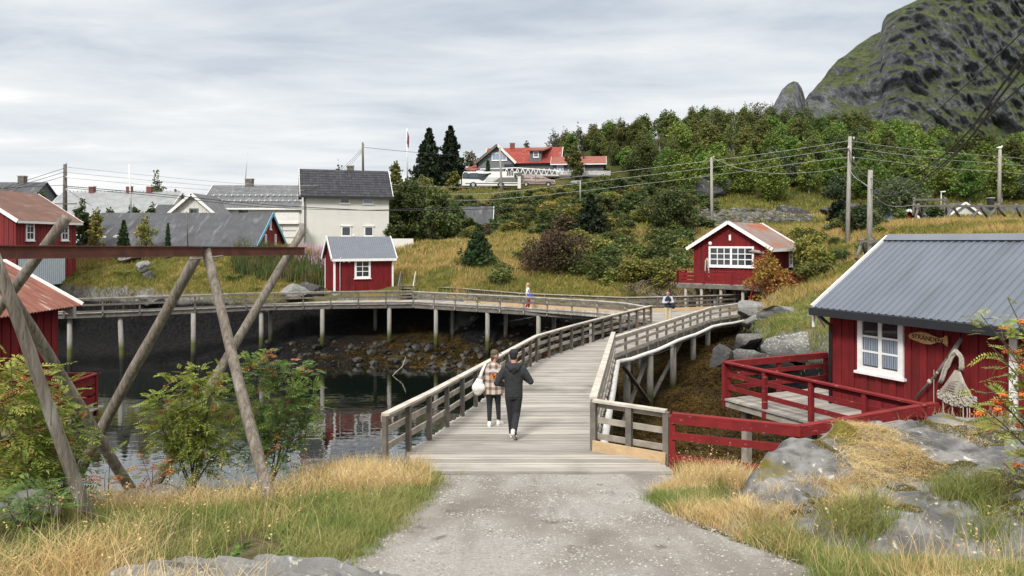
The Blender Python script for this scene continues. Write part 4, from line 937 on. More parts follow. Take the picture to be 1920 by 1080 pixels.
# here face 'W' (x=0) looks to the viewer, local y=0 is the right-hand side wall
window(r, 'W', 5.05 - 2.62, -.006, 7.0 - 5.35, 3.05, 1.36, 6, 3, .13, .06, split=3, out=.07)
window(r, 'S', 5.0, -.006, 1.55, .9, 1.3, 2, 3, .14, .05)
mb = MB(); mb.T = fmap('W', 2.5, -.006); mb.box(-.07, .07, .02, .06, 2.72, 3.1); mb.build("vent_board", M_WHITE, r)
mb = MB(); mb.T = fmap('W', 3.85, -.006); mb.ball((0, .07, 2.52), (.13, .06, .13)); mb.build("wall_lamp", M_WHITE, r, True)
mb = MB(); mb.T = fmap('W', .75, -.006); mb.tube([(-.5, .07, 2.0), (-.2, .09, 2.02), (.2, .09, 1.97), (.35, .07, 1.9)], [.04, .13, .10, .04], 8); mb.hexa([(.33, .05, 1.88), (.5, .05, 1.75), (.5, .05, 2.03), (.33, .05, 1.95)], [(.33, .09, 1.88), (.5, .09, 1.75), (.5, .09, 2.03), (.33, .09, 1.95)])
fo = mb.build("fish_carving", M_GREY, None) if False else mb.build("fish_carving", M_GREY, r, True)
mb = MB(); mb.T = fmap('W', 4.05, -.006)
mb.tube([(-.13, .08, .15), (-.12, .1, .9), (-.08, .1, 1.35), (0, .1, 1.5), (.08, .1, 1.35), (.10, .1, .9), (.16, .08, .1)], [.06, .05, .07, .07, .07, .05, .08], 8, jitter=.1); mb.build("rope_coil", M_ROPE, r, True)
# platform
pf_ = thing("cabin_platform", "red railed platform on grey stilts in front of the far cabin", "platform", (O2[0], O2[1], 5.2), A2r)
mb = MB(); y = -1.9
while y < 5.6: mb.box(-1.55, 0, y, y + .135, -.02, .03); y += .147
y = 0
x = 0.0
while x < 6.0: mb.box(x, x + .135, -1.9, -.02, -.02, .03); x += .147
mb.build("planks", M_DECK, pf_)
mb = MB(); mb.box(-1.6, -1.5, -1.9, 5.6, -.28, -.03); mb.box(-.6, -.5, -1.9, 5.6, -.28, -.03); mb.box(-1.5, 6, -1.9, -1.8, -.28, -.03); mb.build("edge_beam", M_GREYD, pf_)
def railboards(name, a, c, z0):
    mb = MB()
    for k in range(3):
        zz_ = z0 + .12 + .25 * k; mb.bar((*a, zz_), (*c, zz_), .035, .2)
    mb.bar((*a, z0 + .82), (*c, z0 + .82), .13, .04); mb.build("rail_boards", M_RED, pf_)
    L_ = math.dist(a, c); n = max(1, int(L_ / 1.7))
    for k in range(n + 1):
        q = (a[0] + (c[0] - a[0]) * k / n, a[1] + (c[1] - a[1]) * k / n); mb = MB(); mb.box(q[0] - .06, q[0] + .06, q[1] - .06, q[1] + .06, z0 - .1, z0 + .79); mb.build("post", M_RED, pf_)
railboards("f", (-1.5, 5.55), (-1.5, -1.85), .03); railboards("s", (-1.5, -1.85), (5.9, -1.85), .03); railboards("e", (-1.5, 5.55), (-.1, 5.55), .03)
for (x, y) in ((-1.4, 5.0), (-1.4, 3.9), (-1.4, 2.6), (-1.4, 1.2), (-.6, 4.5), (-.6, 3.3), (-.6, 2.0), (.4, 4.6), (.4, 3.0), (.4, 1.6), (-1.4, -.6), (2, 4.6), (2, 2.6)):
    mb = MB(); mb.tube([(x, y, -2.9), (x + random.uniform(-.1, .1), y, -.29)], .10, 8); mb.build("stilt", M_GREY, pf_, True)
for (a, b_) in (((-.6, 4.7, -.3), (-.6, 3.2, -1.9)), ((.3, 4.4, -.3), (.3, 2.9, -1.8)), ((-.9, 2.0, -1.9), (-.4, 1.1, -.4))):
    mb = MB(); mb.bar(a, b_, .11, .11); mb.build("brace", M_GREYD, pf_)
st = MB(); p0 = P(1418, 512, 47.5); p1 = P(1403, 580, 46.0)
st.bar(p0, p1, .09, .22); st.bar(p0 + np.array((.95, .2, 0)), p1 + np.array((.95, .2, 0)), .09, .22)
stair = thing("cabin_stair", "steep red stair leading up to the far cabin platform", "stair", p1)
st.build("stringer", M_REDP, stair, world=True)
for k in range(7):
    t = (k + .5) / 7; q = p1 + (p0 - p1) * t; MB().box(q[0] + .05, q[0] + .9, q[1], q[1] + .26, q[2] - .03, q[2] + .01).build("tread", M_GREY, stair, world=True)

# ---- small red shed beside the walkway
A3 = math.atan2(.46, .89); O3 = (-13.1, 55.0)
r, e_, rg = house("red_shed", "small red shed with white trim and grey corrugated roof", "shed", O3, A3, 4.5, 2.75, 4.33, 6.95, 8.35, M_RED, M_ROOFG, 'corr', oh=(.28, .22), bw=.11, pitch=.16, amp=.014, cornerb=M_WHITE, vh=.26)
window(r, 'S', 2.13, -.006, 5.93 - 4.33, 1.22, 1.40, 2, 3, .15, .05, crown=True)
mb = MB(); mb.tube([(.42, -.3, e_ - .16), (.42, -.06, e_ - .3), (.42, -.06, -.5)], .035, 6); mb.build("downpipe", M_WHITE, r, True)
mb = MB(); mb.box(.62, .78, -.14, -.05, e_ - .5, e_ - .24); mb.build("wall_lamp", M_WHITE, r)
mb = MB(); mb.box(1.02, 1.16, -.08, -.02, e_ - .52, e_ - .36); mb.build("meter_plate", M_WHITE, r)
mb = MB(); mb.box(.05, 4.45, .05, 2.7, -1.6, -.005); mb.build("foundation", M_CONC, r)
st = thing("wooden_steps", "small grey wooden steps beside the right end of the red shed", "steps", G(760, 563, ZF))
a = G(745, 560, 3.8); 
for k in range(5):
    q = a + np.array((.1, .1 + .28 * k, .12 + .2 * k)); MB().box(q[0], q[0] + 1.1, q[1], q[1] + .26, q[2] - .04, q[2]).build("tread", M_GREY, st, world=True)
for dx in (0.05, 1.15):
    MB().bar(a + np.array((dx, .05, .9)), a + np.array((dx, 1.5, 1.9)), .06, .10).build("handrail", M_CAP if dx > 1 else M_GREYD, st, world=True)
    for yy_, zz_ in ((.1, .05), (1.4, 1.0)): MB().bar(a + np.array((dx, yy_, zz_ - .2)), a + np.array((dx, yy_, zz_ + .82)), .08).build("post", M_GREYD, st, world=True)
for k in range(3): MB().bar(a + np.array((.05, .1, .4 + .2 * k)), a + np.array((.05, 1.4, 1.3 + .2 * k)), .03, .1).build("rail", M_GREYD, st, world=True)

# ---- pale two storey house
A4 = math.atan2(.30, .955); O4 = (-21.2, 76.0)
r, e_, rg = house("pale_house", "tall cream two storey house with black tiled roof", "house", O4, A4, 8.65, 6.2, 6.2, 12.95, 15.6, M_CREAM, M_TILE, 'tile', oh=(.45, .35), walls="WE", bw=.15, vh=.3, rows=11, pitch=.33, th=.07)
mb = MB(); mb.box(-.35, 9.0, -.55, -.455, e_ - .55, e_ - .33); mb.build("gutter", M_ANTH, r)
def wl(px, py):
    k = (px - 960) / F; c, s = math.cos(A4), math.sin(A4); t = (k * 76.0 + 21.2) / (c - k * s); d = 76.0 + s * t
    return t, CZ - (py - HY) / F * d - 6.2
for (x0, y0, x1, y1, gl, cr_) in ((637, 371, 656, 382, M_GLASS, False), (680, 371.5, 700, 383, M_GLASSB, False), (640, 424, 658, 443, M_GLASS, True), (683, 424.5, 700, 443, M_GLASS, True)):
    t0, zt = wl(x0, y0); t1, zb = wl(x1, y1); window(r, 'S', (t0 + t1) / 2, .02, (zt + zb) / 2, t1 - t0, zt - zb, 1, 1, .10, glass=gl, crown=cr_, out=.06)
mb = MB(); mb.tube([(.1, -.1, e_ - .4), (.1, -.1, 0)], .06, 6); mb.build("downpipe", M_BLACK, r, True)
mb = MB(); mb.ball((5.0, -.03, 2.35), (.12, .05, .12)); mb.build("wall_lamp", M_WHITE, r, True)
chimney(r, 5.0, 3.6, rg - .8, rg + .45, .7, M_GREYD)
# annex
an = thing("annex", "low cream annex with a balcony left of the tall pale house", "annex", tuple(P(517, 478, 74)))
q0, q1 = P(519, 460, 74), P(569, 397, 75.5)
mb = MB(); mb.box(q0[0], q1[0], q0[1], q0[1] + 4, 5.8, CZ - (418 - HY) / F * 74); mb.build("wall", M_OFFW, an, world=True)
mb = MB()
for k in range(4): zz_ = CZ - (415.5 - k * 4.6 - HY) / F * 74; mb.box(q0[0] - .1, q1[0], q0[1] - .12, q0[1] - .07, zz_ - .05, zz_ + .16)
mb.build("balcony_boards", M_OFFW, an, world=True)
mb = MB(); zz_ = CZ - (417.5 - HY) / F * 74; mb.box(q0[0] - .25, q1[0], q0[1] - .3, q0[1] + .02, zz_ - .12, zz_ + .0); mb.build("cornice", M_WHITE, an, world=True)
mb = MB(); mb.T = lambda p: (q0[0] + p[0], q0[1] - p[1], p[2])
zz_ = CZ - (432 - HY) / F * 74; mb.box(.55, 1.9, .003, .05, zz_ - .03, zz_ + .03); mb.box(.5, .56, .003, .05, zz_ - .6, zz_ + .5); mb.box(.3, 2.0, .003, .05, zz_ - .72, zz_ - .64); mb.build("wall_trim", M_CONC, an, world=True)
o = MB(); a, c = P(736, 447, 79), P(775, 447, 78)
o.box(a[0], c[0], 78, 78.15, 6.9, 8.25); tag(o.build("garden_wall", M_OFFW), "low white wall right of the tall pale house", "wall")
o = MB(); a, c = P(736, 447, 83), P(747, 425, 83); o.box(a[0], c[0], 83, 86, 7, CZ + 25 / F * 83); w1 = thing("porch", "small white and ochre porch box behind the low white wall", "porch", P(745, 450, 83)); o.build("wall", M_OFFW, w1, world=True)
o = MB(); a, c = P(747.5, 447, 83), P(757, 423, 83); o.box(a[0], c[0], 82.9, 85, 7, CZ + 27 / F * 83); o.build("side_wall", M_OCHRE, w1, world=True)

# ---- long barn with grey roof and red gable
r, e_, rg = house("red_barn", "long low barn with grey slate roof and red gable trimmed in pale blue", "barn", (-36, 62.2), 0, 14.6, 7.8, 6.4, 7.75, 10.45, M_REDD, M_DROOF, 'flat', oh=(.3, .25), trim=M_BLUE, bw=.18, vh=.28)
for (y, z, h) in ((3.9, 3.0, .75), (2.6, 1.7, 1.0), (5.3, 1.75, .95)): window(r, 'E', y, 14.6 + .006, z, .45, h, 1, 3, .09, glass=M_WHITE if False else M_GLASSB)
# ---- upper red house at the left edge
r, e_, rg = house("red_house", "red house with rust brown roof and narrow white windows at the left edge", "house", (-34.1, 51.3), R(90), 7.1, 6.4, 5.0, 9.62, 11.65, M_REDD, M_BROWNROOF, 'flat', oh=(.35, .3), bw=.16, vh=.25)
for x in (1.5, 5.6): window(r, 'S', x, -.006, 8.85 - 5.0, .95, 1.6, 2, 3, .13, .05)
mb = MB(); boards(mb, .2, 5.6, -.2, lambda t: 1.95, 'S', -.04, .12); mb.build("basement_cladding", M_BWHITE, r)
# ---- near boathouse on the left
r, e_, rg = house("boathouse", "red boathouse with rusted corrugated roof at the left edge of the water", "boathouse", (-14.45, 9.6), R(90), 14.2, 5.4, 1.9, 6.25, 7.75, M_RED, M_RUSTROOF, 'corr', oh=(.5, .4), bw=.19, pitch=.15, amp=.024, vh=.13, walls="SE", fascia=False)
mb = MB(); mb.hexa([(14.15, -.5, e_ - .62), (14.3, -.5, e_ - .62), (14.3, .2, e_ - .1), (14.15, .2, e_ - .1)], [(14.15, -.5, e_ - .28), (14.3, -.5, e_ - .28), (14.3, .2, e_ + .05), (14.15, .2, e_ + .05)]); mb.build("eave_bracket", M_GREY, r)
bl = thing("boathouse_balcony", "small red balcony hung on the far end of the boathouse", "balcony", (-14.3, 21.5, 2.85))
mb = MB(); x = -14.35
mb2 = MB()
y = 20.0
while y < 23.6: mb2.box(-14.36, -12.95, y, y + .13, 2.80, 2.85); y += .142
mb2.build("planks", M_DECK, bl, world=True)
for k in range(3):
    z = 3.12 + .3 * k; MB().bar((-13.05, 20.1, z), (-13.05, 23.5, z), .04, .2).build("rail_boards", M_REDP, bl, world=True); MB().bar((-14.3, 23.5, z), (-13.05, 23.5, z), .04, .2).build("rail_boards", M_REDP, bl, world=True)
MB().bar((-13.05, 20.1, 3.9), (-13.05, 23.55, 3.9), .14, .04).build("handrail", M_REDP, bl, world=True); MB().bar((-14.3, 23.5, 3.9), (-12.98, 23.5, 3.9), .14, .04).build("handrail", M_REDP, bl, world=True)
for y in (20.2, 21.8, 23.4): MB().box(-13.1, -13.0, y - .05, y + .05, 2.6, 3.88).build("post", M_REDP, bl, world=True)
MB().bar((-14.4, 22.8, 1.6), (-13.1, 22.8, 2.75), .1).build("brace", M_GREY, bl, world=True)

# ---- white houses on the left skyline
r, e_, rg = house("white_house", "white house with dark slate roof and snow guards behind the grey barn", "house", (-34.8, 84), R(2), 11.3, 8.4, 6.5, 11.9, 14.5, M_OFFW, M_SLATE, 'flat', oh=(.4, .35), bw=.2, vh=.25)
chimney(r, 3.9, 4.2, rg - .5, rg + .75, .8, M_GREYD)
for x in (2.2, 4.5): window(r, 'S', x, -.006, 4.75, 1.0, .9, 3, 1, .13, mats=M_GREYWALL, glass=M_GLASS)
mb = MB()
for k in range(2):
    yy_ = .7 + 1.1 * k; zz_ = e_ + (rg - e_) * yy_ / 4.2 + .16
    mb.bar((.3, yy_, zz_ + .12), (11, yy_, zz_ + .12), .06)
    for i in range(16): mb.bar((.6 + i * .68, yy_ - .12, zz_ - .05), (.6 + i * .68, yy_ + .15, zz_ + .15), .14)
mb.build("snow_guard", M_STEEL, r)
for (y, z, h) in ((2.4, 5.0, 1.0), (4.2, 5.0, 1.0), (4.2, 7.0, .8)): window(r, 'E', y, 11.3 + .006, z, .7, h, 2, 1, .12, mats=M_GREYWALL)
r, e_, rg = house("white_house", "white gable wing with one tall window in front of the slate roofed house", "house", (P(412, 0, 80)[0], 79), R(90), 6, 4.9, 6.5, 10.9, 13.0, M_OFFW, M_SLATE, 'flat', oh=(.4, .45), bw=.2, vh=.28)
window(r, 'W', 2.35, -.006, 4.2, .95, 1.5, 2, 2, .14, mats=M_GREYWALL)
r, e_, rg = house("outbuilding", "low outbuilding with dark felt roof left of the white gable wing", "outbuilding", (-39.4, 81), 0, 4.6, 5, 6.5, 10.0, 12.0, M_OFFW, M_DROOF, 'flat', oh=(.25, .2), bw=.25)
r, e_, rg = house("white_house", "long white house with pale slate roof and three brick chimneys", "house", (-57.5, 92), R(0), 14.6, 8.5, 6.5, 11.4, 14.2, M_OFFW, M_LSLATE, 'flat', oh=(.4, .4), bw=.25, vh=.22)
for x in (3.4, 8.2, 10.8): chimney(r, x, 4.25, rg - .4, rg + .75, .62, M_BRICK, M_OFFW)
mb = MB(); mb.bar((-.3, 4.25, rg + .2), (14.9, 4.25, rg + .2), .05)
for i in range(30): mb.bar((i * .5, 4.25, rg), (i * .5, 4.25, rg + .26), .05)
mb.build("ridge_cresting", M_LSLATE, r)
for x in (2, 5, 8, 11): window(r, 'S', x, -.006, 3.6, 1, 1.3, 2, 2, .12)
r, e_, rg = house("dark_house", "dark slate roofed house at the far left skyline", "house", (-69.5, 96), 0, 7.6, 6, 7, 13.4, 15.7, M_GREYWALL, M_DROOF, 'flat', oh=(.3, .3), bw=.3, trim=None)
chimney(r, 4.6, 3, rg - .4, rg + .8, .8, M_GREYD)
mb = MB(); mb.box(5.0, 9.5, -1.5, 4, 0, 5.6); mb.build("side_wing", M_GREYWALL, r)
r, e_, rg = house("white_shed", "tiny dark roofed shed far behind the first utility pole", "shed", (P(92, 0, 100)[0], 100), 0, 1.6, 4, 7, 12.5, 14.2, M_OFFW, M_DROOF, 'flat', trim=None, bw=.3)

# ---- orange cottage half hidden by trees
r, e_, rg = house("orange_cottage", "ochre cottage with grey roof half hidden by dark trees", "cottage", (P(852, 0, 85)[0], 85), 0, 4.1, 6, 7.5, 9.7, 12.0, M_OCHRE, M_DROOF, 'flat', oh=(.4, .3), vh=.2, bw=.2)
r2 = thing("porch_roof", "small ochre gabled porch in front of the grey roofed cottage", "porch", P(868, 448, 82))
mb = MB(); q = P(868, 433, 82); mb.bar(q + np.array((-1.3, 0, -1.1)), q + np.array((0, 0, .0)), .5, .08); mb.bar(q, q + np.array((1.0, 0, -.9)), .5, .08); mb.build("roof", M_OFFW, r2, world=True)
mb = MB(); mb.box(q[0] - .8, q[0] + .6, q[1] + .3, q[1] + .5, q[2] - 2.2, q[2] - .7); mb.build("wall", M_OCHRE, r2, world=True)

# ---- large house with red tiled roof on the hill
dH = 138.0
def hx(px): return (px - 960) / F * dH
def hz(py): return CZ - (py - HY) / F * dH
zb = hz(330)
r = thing("hill_house", "large grey house with red tiled roofs and dormer on the hilltop", "house", (hx(970), dH, zb), R(-8))
def rel(px, py): return ((px - 970) / F * dH, hz(py) - zb)
x0, x1 = rel(905, 0)[0], rel(1052, 0)[0]; ze_, zr_ = rel(0, 306)[1], rel(0, 272)[1]
mb = MB(); mb.box(x0, x1 - .4, .3, 8.7, -1.5, ze_ + .3); mb.add([(x, y, z) for x in (x0 + .2, x1 - .5) for y, z in ((.3, ze_), (8.7, ze_), (4.5, zr_ - .2))], [(0, 1, 2), (3, 5, 4)]); boards(mb, x0, x1 - .4, -1.5, lambda t: ze_ + .2, 'S', .3, .25)
mb.build("wall", M_GREYWALL, r)
mb = MB(); tile_roof(mb, x0, x1, -.3, ze_ - .1, 4.5, zr_, rows=12, pitch=.4); flat_roof(mb, x0, x1, 9.3, ze_ - .1, 4.5, zr_); mb.build("roof", M_RTILE, r)
verge(r, x0, x1, -.3, ze_ - .1, 4.5, zr_, M_OFFW, .25, .1, up=.1)
# front gable wing
gx0, gx1, gxa = rel(893, 0)[0], rel(971, 0)[0], rel(936, 0)[0]; ga = rel(0, 275)[1]; ge_ = rel(0, 307)[1]
mb = MB(); mb.add([(gx0 + .6, -2.0, -1.5), (gx1 - .6, -2.0, -1.5), (gx1 - .6, -2.0, ge_), (gxa, -2.0, ga - .25), (gx0 + .6, -2.0, ge_), (gx0 + .6, 1, -1.5), (gx1 - .6, 1, -1.5), (gx1 - .6, 1, ge_), (gxa, 4, ga - .25), (gx0 + .6, 1, ge_)], [(0, 1, 2, 3, 4), (1, 6, 7, 2), (0, 4, 9, 5)]); mb.build("gable_wall", mat("slate_grey_gable", (0.165, 0.18, 0.195), rough=.8), r)
mb = MB()
for xe, in ((gx0,), (gx1,)):
    mb.hexa([(xe, -2.6, ge_ - .2), (xe, 3, ge_ - .2), (gxa, 4.6, ga), (gxa, -2.6, ga)], [(xe, -2.6, ge_), (xe, 3, ge_), (gxa, 4.6, ga + .2), (gxa, -2.6, ga + .2)])
mb.build("gable_roof", M_RTILE, r)
for xe in (gx0, gx1):
    mb = MB(); mb.bar((xe, -2.65, ge_ - .15), (gxa, -2.65, ga + .08), .12, .45); mb.build("verge_board", M_GREYD if xe == gx0 else M_OFFW, r)
window(r, 'S', rel(939, 0)[0], -2.0, rel(0, 295.5)[1], 2.8, 1.45, 4, 1, .14, glass=M_GLASSB, out=.08)
mb = MB(); mb.box(rel(948, 0)[0], rel(967, 0)[0], -2.08, -2.02, rel(0, 322)[1], rel(0, 310)[1]); mb.build("porch_shade_panel", M_BLACK, r)  # black panel stands in for the shade inside the porch
# dormer
dx0, dx1 = rel(993, 0)[0], rel(1015, 0)[0]; dz0, dz1 = rel(0, 297)[1], rel(0, 285)[1]
mb = MB(); mb.box(dx0, dx1, .2, 4.4, dz0 - .6, dz1 + .2); do = mb.build("dormer", M_GREYWALL, r)
mb = MB(); mb.hexa([(dx0 - .5, -.3, dz1 + .1), (dx1 + .6, -.3, dz1 + .1), (rel(1032, 0)[0], 4.4, rel(0, 273)[1]), (dx0 + 2.4, 4.4, rel(0, 274)[1])], [(dx0 - .5, -.3, dz1 + .35), (dx1 + .6, -.3, dz1 + .35), (rel(1032, 0)[0], 4.4, rel(0, 273)[1] + .3), (dx0 + 2.4, 4.4, rel(0, 274)[1] + .3)]); mb.build("dormer_roof", M_RTILE2, do)
window(r, 'S', (dx0 + dx1) / 2 + .1, .2, (dz0 + dz1) / 2 + .1, 1.0, 1.1, 2, 2, .14, out=.08)
chimney(r, rel(954, 0)[0], 4.6, zr_ - .8, zr_ + .9, .85, M_BRICK)
# right gable windows, extensions
for y in (2.6, 4.6): window(r, 'E', y, x1 - .35, rel(0, 290)[1], .9, 1.3, 2, 2, .14)
mb = MB(); ex0, ex1 = rel(857, 0)[0], rel(905, 0)[0]; mb.box(ex0 + .4, ex1, 1.0, 6, -1.5, rel(0, 321)[1]); mb.build("low_wing_wall", M_GREYWALL, r)
mb = MB(); mb.hexa([(ex0, .2, rel(0, 320)[1]), (ex1, .2, rel(0, 320)[1]), (ex1, 4, rel(0, 307)[1]), (ex0 + 2.4, 4, rel(0, 307)[1])], [(ex0, .2, rel(0, 320)[1] + .2), (ex1, .2, rel(0, 320)[1] + .2), (ex1, 4, rel(0, 307)[1] + .2), (ex0 + 2.4, 4, rel(0, 307)[1] + .2)]); mb.build("low_wing_roof", M_RTILE2, r)
mb = MB(); ax0, ax1 = rel(885, 0)[0], rel(912, 0)[0]; mb.hexa([(ax0, -.8, rel(0, 315)[1]), (ax1, -.8, rel(0, 315)[1]), (ax1, 3.6, rel(0, 290)[1]), (rel(908, 0)[0], 3.6, rel(0, 290)[1])], [(ax0, -.8, rel(0, 315)[1] + .25), (ax1, -.8, rel(0, 315)[1] + .25), (ax1, 3.6, rel(0, 290)[1] + .25), (rel(908, 0)[0], 3.6, rel(0, 290)[1] + .25)]); mb.build("side_roof", M_RTILE, r)
mb = MB(); mb.box(rel(911, 0)[0], rel(930, 0)[0], 3, 6, 2, rel(0, 287)[1]); mb.build("rear_dormer", M_GREYWALL, r)
mb = MB(); mb.hexa([(rel(909, 0)[0], 2.2, rel(0, 289)[1]), (rel(930, 0)[0], 2.2, rel(0, 289)[1]), (rel(930, 0)[0], 6, rel(0, 281)[1]), (rel(914, 0)[0], 6, rel(0, 281)[1])], [(rel(909, 0)[0], 2.2, rel(0, 289)[1] + .2), (rel(930, 0)[0], 2.2, rel(0, 289)[1] + .2), (rel(930, 0)[0], 6, rel(0, 281)[1] + .2), (rel(914, 0)[0], 6, rel(0, 281)[1] + .2)]); mb.build("rear_dormer_roof", M_RTILE2, r)
# right annex
r, e_, rg = house("hill_annex", "long grey annex with faded red roof right of the hilltop house", "annex", (hx(1036), dH - 3), R(-6), 9.0, 7, zb - .5, hz(309), hz(294), M_GREYWALL, M_RTILE2, 'flat', oh=(.6, .5), bw=.35, vh=.3)
chimney(r, 5.4, 2.2, rg - 1.2, rg + .75, .3, M_BLACK, M_BLACK)
for x in (1.2, 3.2, 5.0): window(r, 'S', x, -.006, 1.6, 1.2, 1.3, 2, 1, .12, glass=M_GLASSB)
fe = thing("terrace_railing", "white cross braced balcony rail in front of the hilltop house", "railing", (hx(985), dH - 6, hz(330)))
mb = MB(); ya = dH - 5.5
def q_(px, py): return ((px - 960) / F * ya, ya, CZ - (py - HY) / F * ya)
mb.bar(q_(900, 317), q_(968, 314.5), .1, .16); mb.bar(q_(968, 314.5), q_(1048, 320), .1, .16); mb.bar(q_(930, 327), q_(1048, 328.5), .1, .16); mb.build("rails", M_WHITE, fe, world=True)
mb = MB()
for k in range(11):
    x = 945 + k * 10; mb.bar(q_(x, 327.5), q_(x + 5, 315.5), .09, .12); mb.bar(q_(x + 5, 315.5), q_(x + 10, 328), .09, .12)
mb.build("cross_braces", M_WHITE, fe, world=True)
mb = MB(); a_, b_ = q_(930, 329), q_(1050, 330); mb.box(a_[0], b_[0], ya, ya + 3, a_[2] - .3, a_[2]); mb.build("balcony_slab", M_GREYD, fe, world=True)
fe = thing("picket_fence", "white picket fence on the bank below the grey annex", "fence", (hx(1100), dH - 6, hz(330)))
mb = MB()
for k in range(40):
    x = 1050 + k * 2.4; mb.bar(q_(x, 328.5), q_(x, 320.2 + random.uniform(-.4, .4)), .14, .05)
mb.build("pickets", M_WHITE, fe, world=True)
mb = MB(); mb.bar(q_(1049, 326.5), q_(1145, 326.5), .05, .1); mb.bar(q_(1049, 322.5), q_(1145, 322.5), .05, .1); mb.build("rails", M_OFFW, fe, world=True)
fe = thing("picket_fence", "pale low fence left of the parked bus on the hill", "fence", (hx(820), 134, hz(345)))
mb = MB()
for k in range(26):
    x = 788 + k * 3; mb.bar(P(x, 345, 134), P(x, 336.5, 134), .2, .05)
mb.build("pickets", M_OFFW, fe, world=True)

# ---- cabins on the right behind the near roof
r, e_, rg = house("red_cabin", "small red gable with white verge boards above the near cabin roof", "cabin", (P(1712, 0, 76)[0], 74), R(82), 5, 3.0, 8.3, 9.75, 11.1, M_RED, M_ROOFG, 'flat', oh=(.35, .4), vh=.2, bw=.2)
r, e_, rg = house("grey_shed", "grey roofed shed between the red gable and the white gable", "shed", (P(1712, 0, 80)[0], 79), R(4), 4, 4, 8.3, 9.5, 11.1, M_GREYWALL, M_ROOFG, 'flat', oh=(.3, .2), trim=None, bw=.3)
r, e_, rg = house("white_cabin", "white gabled cabin with dark roof at the right edge", "cabin", (P(1826, 0, 84)[0], 82), R(84), 14, 4.4, 8.3, 10.4, 12.2, M_OFFW, M_DROOF, 'flat', oh=(.4, .4), vh=.22, bw=.25)
r, e_, rg = house("dark_cabin", "low dark roofed building with a black flue at the right edge", "cabin", (P(1800, 0, 88)[0], 86), R(0), 12, 5, 8.3, 10.0, 12.2, M_GREYWALL, M_DROOF, 'flat', oh=(.4, .2), trim=None, bw=.3)
chimney(r, 3.6, 2.0, rg - 1.0, rg + .8, .55, M_BLACK, M_STEEL)
# ------------------------------------------------------------------ drying rack in the foreground
rack = thing("drying_rack", "fish drying rack of crossed grey poles carrying a rusty steel beam", "drying rack", (-4.9, 11.2, 4.2))
b0, b1 = P(-190, 458.2, 7.0), P(571, 463, 14.5)
b0 = P(571, 463, 14.5) + (P(0, 459.5, 8.35) - P(571, 463, 14.5)) * 1.55
d_ = Vector(b1 - b0).normalized(); hh = .158
mb = MB(); up = np.array((0, 0, 1))
for zc, w, h in ((-.006, .11, .012), (-hh + .006, .11, .012)): mb.bar(b0 + up * zc, b1 + up * zc, w, h)
mb.bar(b0 - up * hh / 2, b1 - up * hh / 2, .009, hh - .025); mb.build("steel_beam", M_IBEAM, rack, world=True)
def pole(pts, r0, r1):
    p, q = np.array(pts[0]), np.array(pts[1]); n = 14; k = []
    for i in range(n + 1):
        t = i / n; c = p + (q - p) * t; k.append(c + np.array((.018 * math.sin(5 * t + p[0]), .015 * math.cos(4 * t + q[1]), 0)))
    MB().tube(k, [r0 + (r1 - r0) * i / n + random.uniform(-.003, .003) for i in range(n + 1)], 12, jitter=.035).build("pole", M_POLE, rack, True, True)
pole((P(384, 466, 11.75), P(511, 955, 10.0)), .07, .084)
pole((P(367, 478, 12.05), P(150, 884, 13.0)), .082, .095)
pole((P(566, 432, 14.45), P(278, 930, 12.2)), .072, .085)
pole((P(-14, 470, 8.1), P(172, 985, 8.7)), .06, .074)
pole((P(124, 408, 9.4), P(-275, 935, 10.2)), .066, .075)
pole((P(-40, 470, 8.6), P(252, 922, 11.6)), .07, .08)
mb = MB(); mb.tube([P(355, 487, 11.9), P(418, 480, 11.6)], .016, 6); mb.build("bolt", M_GREYD, rack, True, True)

# ------------------------------------------------------------------ utility poles, lines
def upole(label, px, ptop, pbot, d, r=.14, arms=(), ins=(), cat="utility pole", m=None):
    a, b = P(px[0], ptop, d), P(px[1], pbot, d); o = thing("utility_pole", label, cat, b, 0, "utility poles with overhead lines")
    MB().tube([b - np.array((0, 0, .6)), (a + b) / 2, a], [r * 1.1, r, r * .85], 10).build("shaft", m or M_UPOLE, o, True, True)
    for (dz, w) in arms:
        mb = MB(); mb.bar(a + np.array((-w, -.12, -dz)), a + np.array((w, -.12, -dz)), .1, .1)
        mb.build("crossarm", M_GREYD, o, world=True)
    for (dx, dz) in ins:
        mb = MB(); q = a + np.array((dx, -.15, -dz)); mb.tube([q, q + np.array((0, 0, .12)), q + np.array((0, 0, .26))], [.03, .07, .05], 7); mb.build("insulator", M_STEEL, o, True, True)
    return a
PA = upole("dark utility pole with stub insulators at the far left above the red house roof", (122, 122), 308, 397, 66, .17, [(3.5, 1.1)], [(.2, .1), (.2, 1.3), (.2, 2.4)], m=M_GREYD)
upole("utility pole rising behind the tiled roof of the tall pale house", (680, 681), 267, 330, 110, .16, [], [(.25, .5)], m=M_GREYD)
PB = upole("utility pole in front of the parked bus", (937, 941), 276, 363, 104, .15)
PC = upole("slim utility pole left of the gap behind the far red cabin", (1334, 1335), 295, 440, 78, .15, [], [(.2, .15)])
PD = upole("tall utility pole with sagging white cables above the near cabin", (1594, 1588), 256, 473, 56, .15, [], [(.2, .3), (-.2, 1.0), (.2, 1.8)])
PE = upole("shorter utility pole right of the tall one above the near cabin", (1632, 1630), 319, 470, 49, .17)
PF_ = upole("utility pole with a gull on top at the far right", (1875, 1873), 280, 392, 74, .17)
PG = upole("short grey pole in the thicket behind the bank", (1088, 1088), 338, 372, 92, .10)
gull = thing("gull", "white gull sitting on top of the right utility pole", "gull", PF_ + np.array((0, 0, .0)))
